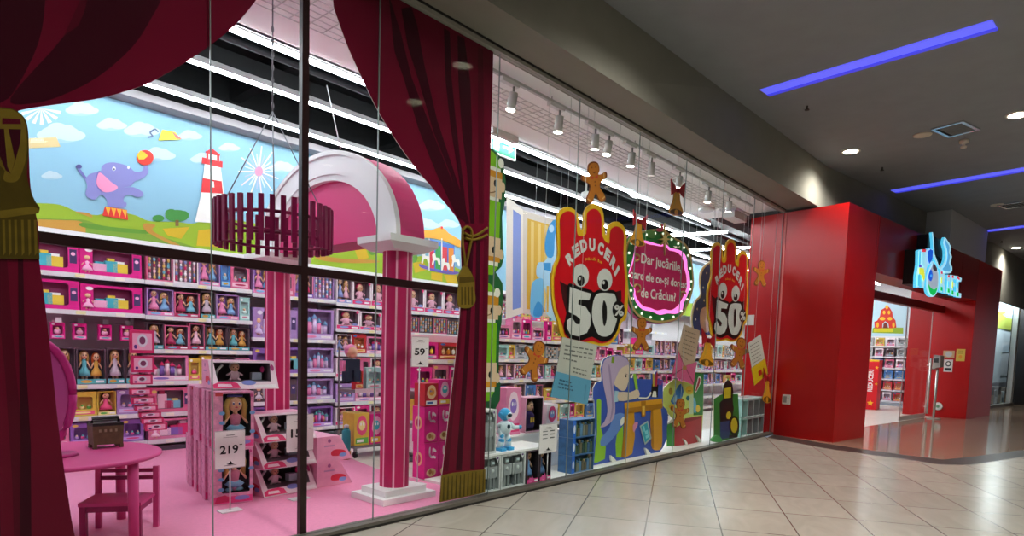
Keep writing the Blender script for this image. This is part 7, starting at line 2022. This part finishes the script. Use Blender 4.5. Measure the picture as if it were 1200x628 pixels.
letter(smooth([(328, 90), (350, 115), (380, 168), (374, 215), (388, 250), (376, 300), (390, 335), (382, 380), (340, 385), (300, 372), (284, 345), (312, 315), (330, 270), (332, 200), (316, 140)], 2), CY_,
       [(smooth([(330, 110), (350, 140), (366, 172), (360, 215), (372, 250), (360, 300), (374, 340), (366, 368), (325, 366), (305, 350), (330, 320), (346, 270), (346, 200), (328, 140)], 2), E_('#62b8ea', 1.0))], 'emblem')
letter([(224, 50), (232, 50), (240, 130), (246, 230), (290, 345), (280, 350), (236, 250), (232, 140)], CY_, (), 'emblem')
for k, (xl, w_, y0_, y1_) in enumerate(((292, 44, 365, 540), (350, 24, 395, 555), (382, 38, 398, 570), (424, 40, 405, 585))):
    top_ = y0_ - 5
    if k == 0: pts = [(xl, y0_), (xl + w_ - 6, y0_ + 8), (xl + w_, y0_ + 60), (xl + w_ - 12, y0_ + 95), (xl + w_ + 2, y1_ + 10), (xl + 26, y1_ + 6), (xl + 18, y0_ + 110), (xl + 16, y1_ + 2), (xl - 10, y1_ - 4)]
    elif k == 1: pts = [(xl, y0_), (xl + w_, y0_ + 5), (xl + w_ - 2, y1_), (xl - 8, y1_ - 5)]
    elif k == 2: pts = [(xl, y0_), (xl + w_, y0_ + 8), (xl + w_, y0_ + 38), (xl + 18, y0_ + 34), (xl + 18, y0_ + 62), (xl + w_ - 6, y0_ + 68), (xl + w_ - 6, y0_ + 96), (xl + 16, y0_ + 92), (xl + 16, y0_ + 134), (xl + w_, y0_ + 142), (xl + w_, y1_ + 2), (xl - 6, y1_ - 6)]
    else: pts = [(xl, y0_), (xl + 20, y0_ + 4), (xl + 16, y0_ + 140), (xl + w_, y0_ + 144), (xl + w_ - 2, y1_), (xl - 4, y1_ - 8)]
    letter(pts, CY_, [([(xl + 3, y0_ + 4), (xl + 18, y0_ + 6), (xl + 18, y0_ + 26), (xl + 3, y0_ + 24)], REDL), ([(xl + 3, y0_ + 55), (xl + 13, y0_ + 56), (xl + 12, y0_ + 105), (xl + 2, y0_ + 105)], YLW if k in (0, 2) else CY_), ([(xl - 2, y1_ - 45), (xl + 14, y1_ - 42), (xl + 14, y1_ - 10), (xl - 3, y1_ - 14)], GRN)])
letter([(430, 412), (468, 425), (462, 455), (436, 448)], CY_, [([(436, 418), (450, 424), (448, 440), (436, 436)], REDL)])

# ------------------------------------------------------------------ neighbouring shop and dark pier at the right
NP = Vector((27.5, 1.55, 0)); ND = PD.copy(); NN = PN.copy()
b = Board(NP, ND, NN)
z1_ = b.st(1172, 336)[1]
L0 = b.st(1157, 400)[0]; R0 = b.st(1191, 400)[0]
mb = MB()
P_ = lambda s, d, z: tuple(Vector((NP + ND*s - NN*d).to_tuple()) + Vector((0, 0, z)))
def nbox(mb, s0, s1, d0, d1, z0, z1, m_): mb.hexa([P_(s0, d0, z0), P_(s1, d0, z0), P_(s1, d1, z0), P_(s0, d1, z0)], [P_(s0, d0, z1), P_(s1, d0, z1), P_(s1, d1, z1), P_(s0, d1, z1)], m_)
nbox(mb, L0 - .6, R0 + 14, -.05, .3, z1_ + .02, 5.0, mat('#6a6a62', .7, .2)); nbox(mb, L0 - .6, R0 + 14, -.08, .32, z1_ - .12, z1_ + .02, mat('#8d8d88', .5))
structure(mb.build('wall_neighbour', None, (0, 0, 0)))
mb = MB(); nbox(mb, L0 - .5, R0 - .2, .0, .015, .1, z1_ - .12, GLASS); structure(mb.build('window_neighbour'))
mb = MB(); nbox(mb, L0 - .5, R0 + .2, -.05, .1, 0, .1, mat('#6f6c66', .5)); nbox(mb, R0 - .3, R0, -.05, .1, .1, z1_ - .12, mat('#e6eaec', .4)); structure(mb.build('trim_neighbour', None, (0, 0, 0)))
mb = MB(); nbox(mb, L0 - .5, R0 + 12, 2.0, 2.1, 0, z1_, mat('#dfe4e8', .6)); nbox(mb, L0 - .5, R0 + 12, .3, 2.0, z1_ - .1, z1_, mat('#d5d9dc', .6, .3, 0, 1, 0)); structure(mb.build('wall_neighbour_back', None, (0, 0, 0)))
mb = MB(); nbox(mb, L0 - .5, R0 + 12, .12, 2.0, .001, .01, mat('#d9d5cc', .3)); structure(mb.build('floor_neighbour', None, (0, 0, 0)))
bm_ = Board(NP - NN*.6, ND, NN, step=.006)
L2_, R2_ = bm_.st(1156, 400)[0] - .5, bm_.st(1192, 400)[0] + 1
zs_ = bm_.st(1178, 386)[1]; zm = bm_.st(1178, 372)[1]; zw = bm_.st(1175, 448)[1]
bm_.slab(rect(L2_, zw, R2_, z1_ - .12), -.05, 0, mat('#cfe0ea', .5))
bm_.lay(rect(L2_, zs_, R2_, z1_ - .14), mat('#9fc0d8', .5), 1)
bm_.lay([(L2_, zs_), (L2_, zm), (L2_ + 2, zm + .12), (R2_ - 3, zm), (R2_, zm + .05), (R2_, zs_)], mat('#a8b84a'), 2)
for u_, v_ in ((1182, 368), (1171, 356), (1185, 345)): bm_.layp(ell(u_, v_, 3.6, 1.6, 14), mat('#e6eef2'), 2)
bm_.layp(ell(1174, 366, 4.5, 2, 14), mat('#c98a3a'), 3)
bm_.layp([(1174, 402), (1186, 400), (1184, 440), (1172, 440)], mat('#dfeaf2'), 1); bm_.layp([(1175, 405), (1185, 403), (1184, 412), (1174, 413)], mat('#c3d8e6'), 2)
tag(bm_.build('display_wall'), 'pale blue display wall with a meadow picture in the neighbouring window', 'display wall')
bt_ = Board(NP - NN*.2, ND, NN)
u_ = [1160, 1166, 1170, 1174, 1178, 1181.5]
for k in range(5):
    s_, e_ = bt_.st(u_[k], 455)[0] + .05, bt_.st(u_[k + 1], 455)[0] - .05
    h_ = (zw - .1)*(.97, .8, .95, .7, .9)[k]
    m = MB(); nbox(m, s_, e_, .2, .48, .012, .012 + h_, mat(('#7d6f66', '#a9b4bc', '#8f8a86', '#c9d2d8', '#6f665e')[k], .5, .4, .2, 8))
    o = m.build('toy_box'); m = MB(); nbox(m, s_ + .06, e_ - .06, .192, .1995, .1, h_*.6, mat(('#c9b08a', '#e9eef2', '#e6e0d8', '#8a9aa6', '#b98a5a')[k], .5)); m.build('printed_label', o)
    tag(o, 'toy box at the bottom of the neighbouring window, %s from the red pillar' % ORD[k], 'toy box', 'boxes in the neighbouring window')
l_ = bpy.data.lights.new('neighbour_fill_light', 'AREA'); l_.shape = 'RECTANGLE'; l_.energy = 200; l_.size = 4; l_.size_y = .3; l_.color = (.92, .97, 1)  # fill light without a fixture, added to brighten the neighbouring display
lo2 = bpy.data.objects.new('neighbour_fill_light', l_); COL.objects.link(lo2); q = NP + ND*((L2_ + R2_)/2) - NN*.34; lo2.location = (q.x, q.y, z1_ - .15); lo2.rotation_euler = (0, 0, atan2(ND.y, ND.x))
mb = MB(); p0 = b.st(1195.5, 400)[0]
nbox(mb, p0, p0 + 6, -.5, .3, 0, 4.9, mat('#1c1d1f', .35, .5)); structure(mb.build('column_pier', None, (0, 0, 0)))
a = bm_.st(1194, 357)
m = MB(); c_ = b.P(b.st(1194, 357), .3)
m.M = Matrix.Translation(c_) @ Matrix.Rotation(atan2(ND.y, ND.x), 4, 'Z')
N_ = 24; m.tube([(.28*cos(2*pi*k/N_), 0, .42*sin(2*pi*k/N_)) for k in range(N_ + 1)], .09, mat('#17171a', .4), 8)
o = m.build('hanging_ring_lamp'); m = MB(); q_ = c_ + Vector((0, 0, .45)); m.cyl(q_, (q_.x, q_.y, 5.0), .01, .01, mat('#17171a', .4), 6); m.build('hanging_cable', o)
tag(o, 'black oval ring lamp hanging in front of the neighbouring window', 'lamp')

# ================================================================== LIGHT AND VIEW
w = bpy.data.worlds.new('mall_air'); SC.world = w; w.use_nodes = True
w.node_tree.nodes['Background'].inputs[0].default_value = (.80, .86, 1, 1)
w.node_tree.nodes['Background'].inputs[1].default_value = .2
for p, o in list(PROTO.items()):
    if '_free' in o:
        for c in list(o.children_recursive): bpy.data.objects.remove(c)
        bpy.data.objects.remove(o)
SC.view_settings.view_transform = 'Standard'
SC.view_settings.look = 'None'
SC.view_settings.gamma = 1
SC.view_settings.exposure = .5
SC.view_settings.use_curve_mapping = False
SC.cycles.use_denoising = True
SC.cycles.max_bounces = 8
SC.cycles.diffuse_bounces = 4
SC.cycles.transparent_max_bounces = 24
SC.cycles.caustics_reflective = False
SC.cycles.sample_clamp_indirect = 6
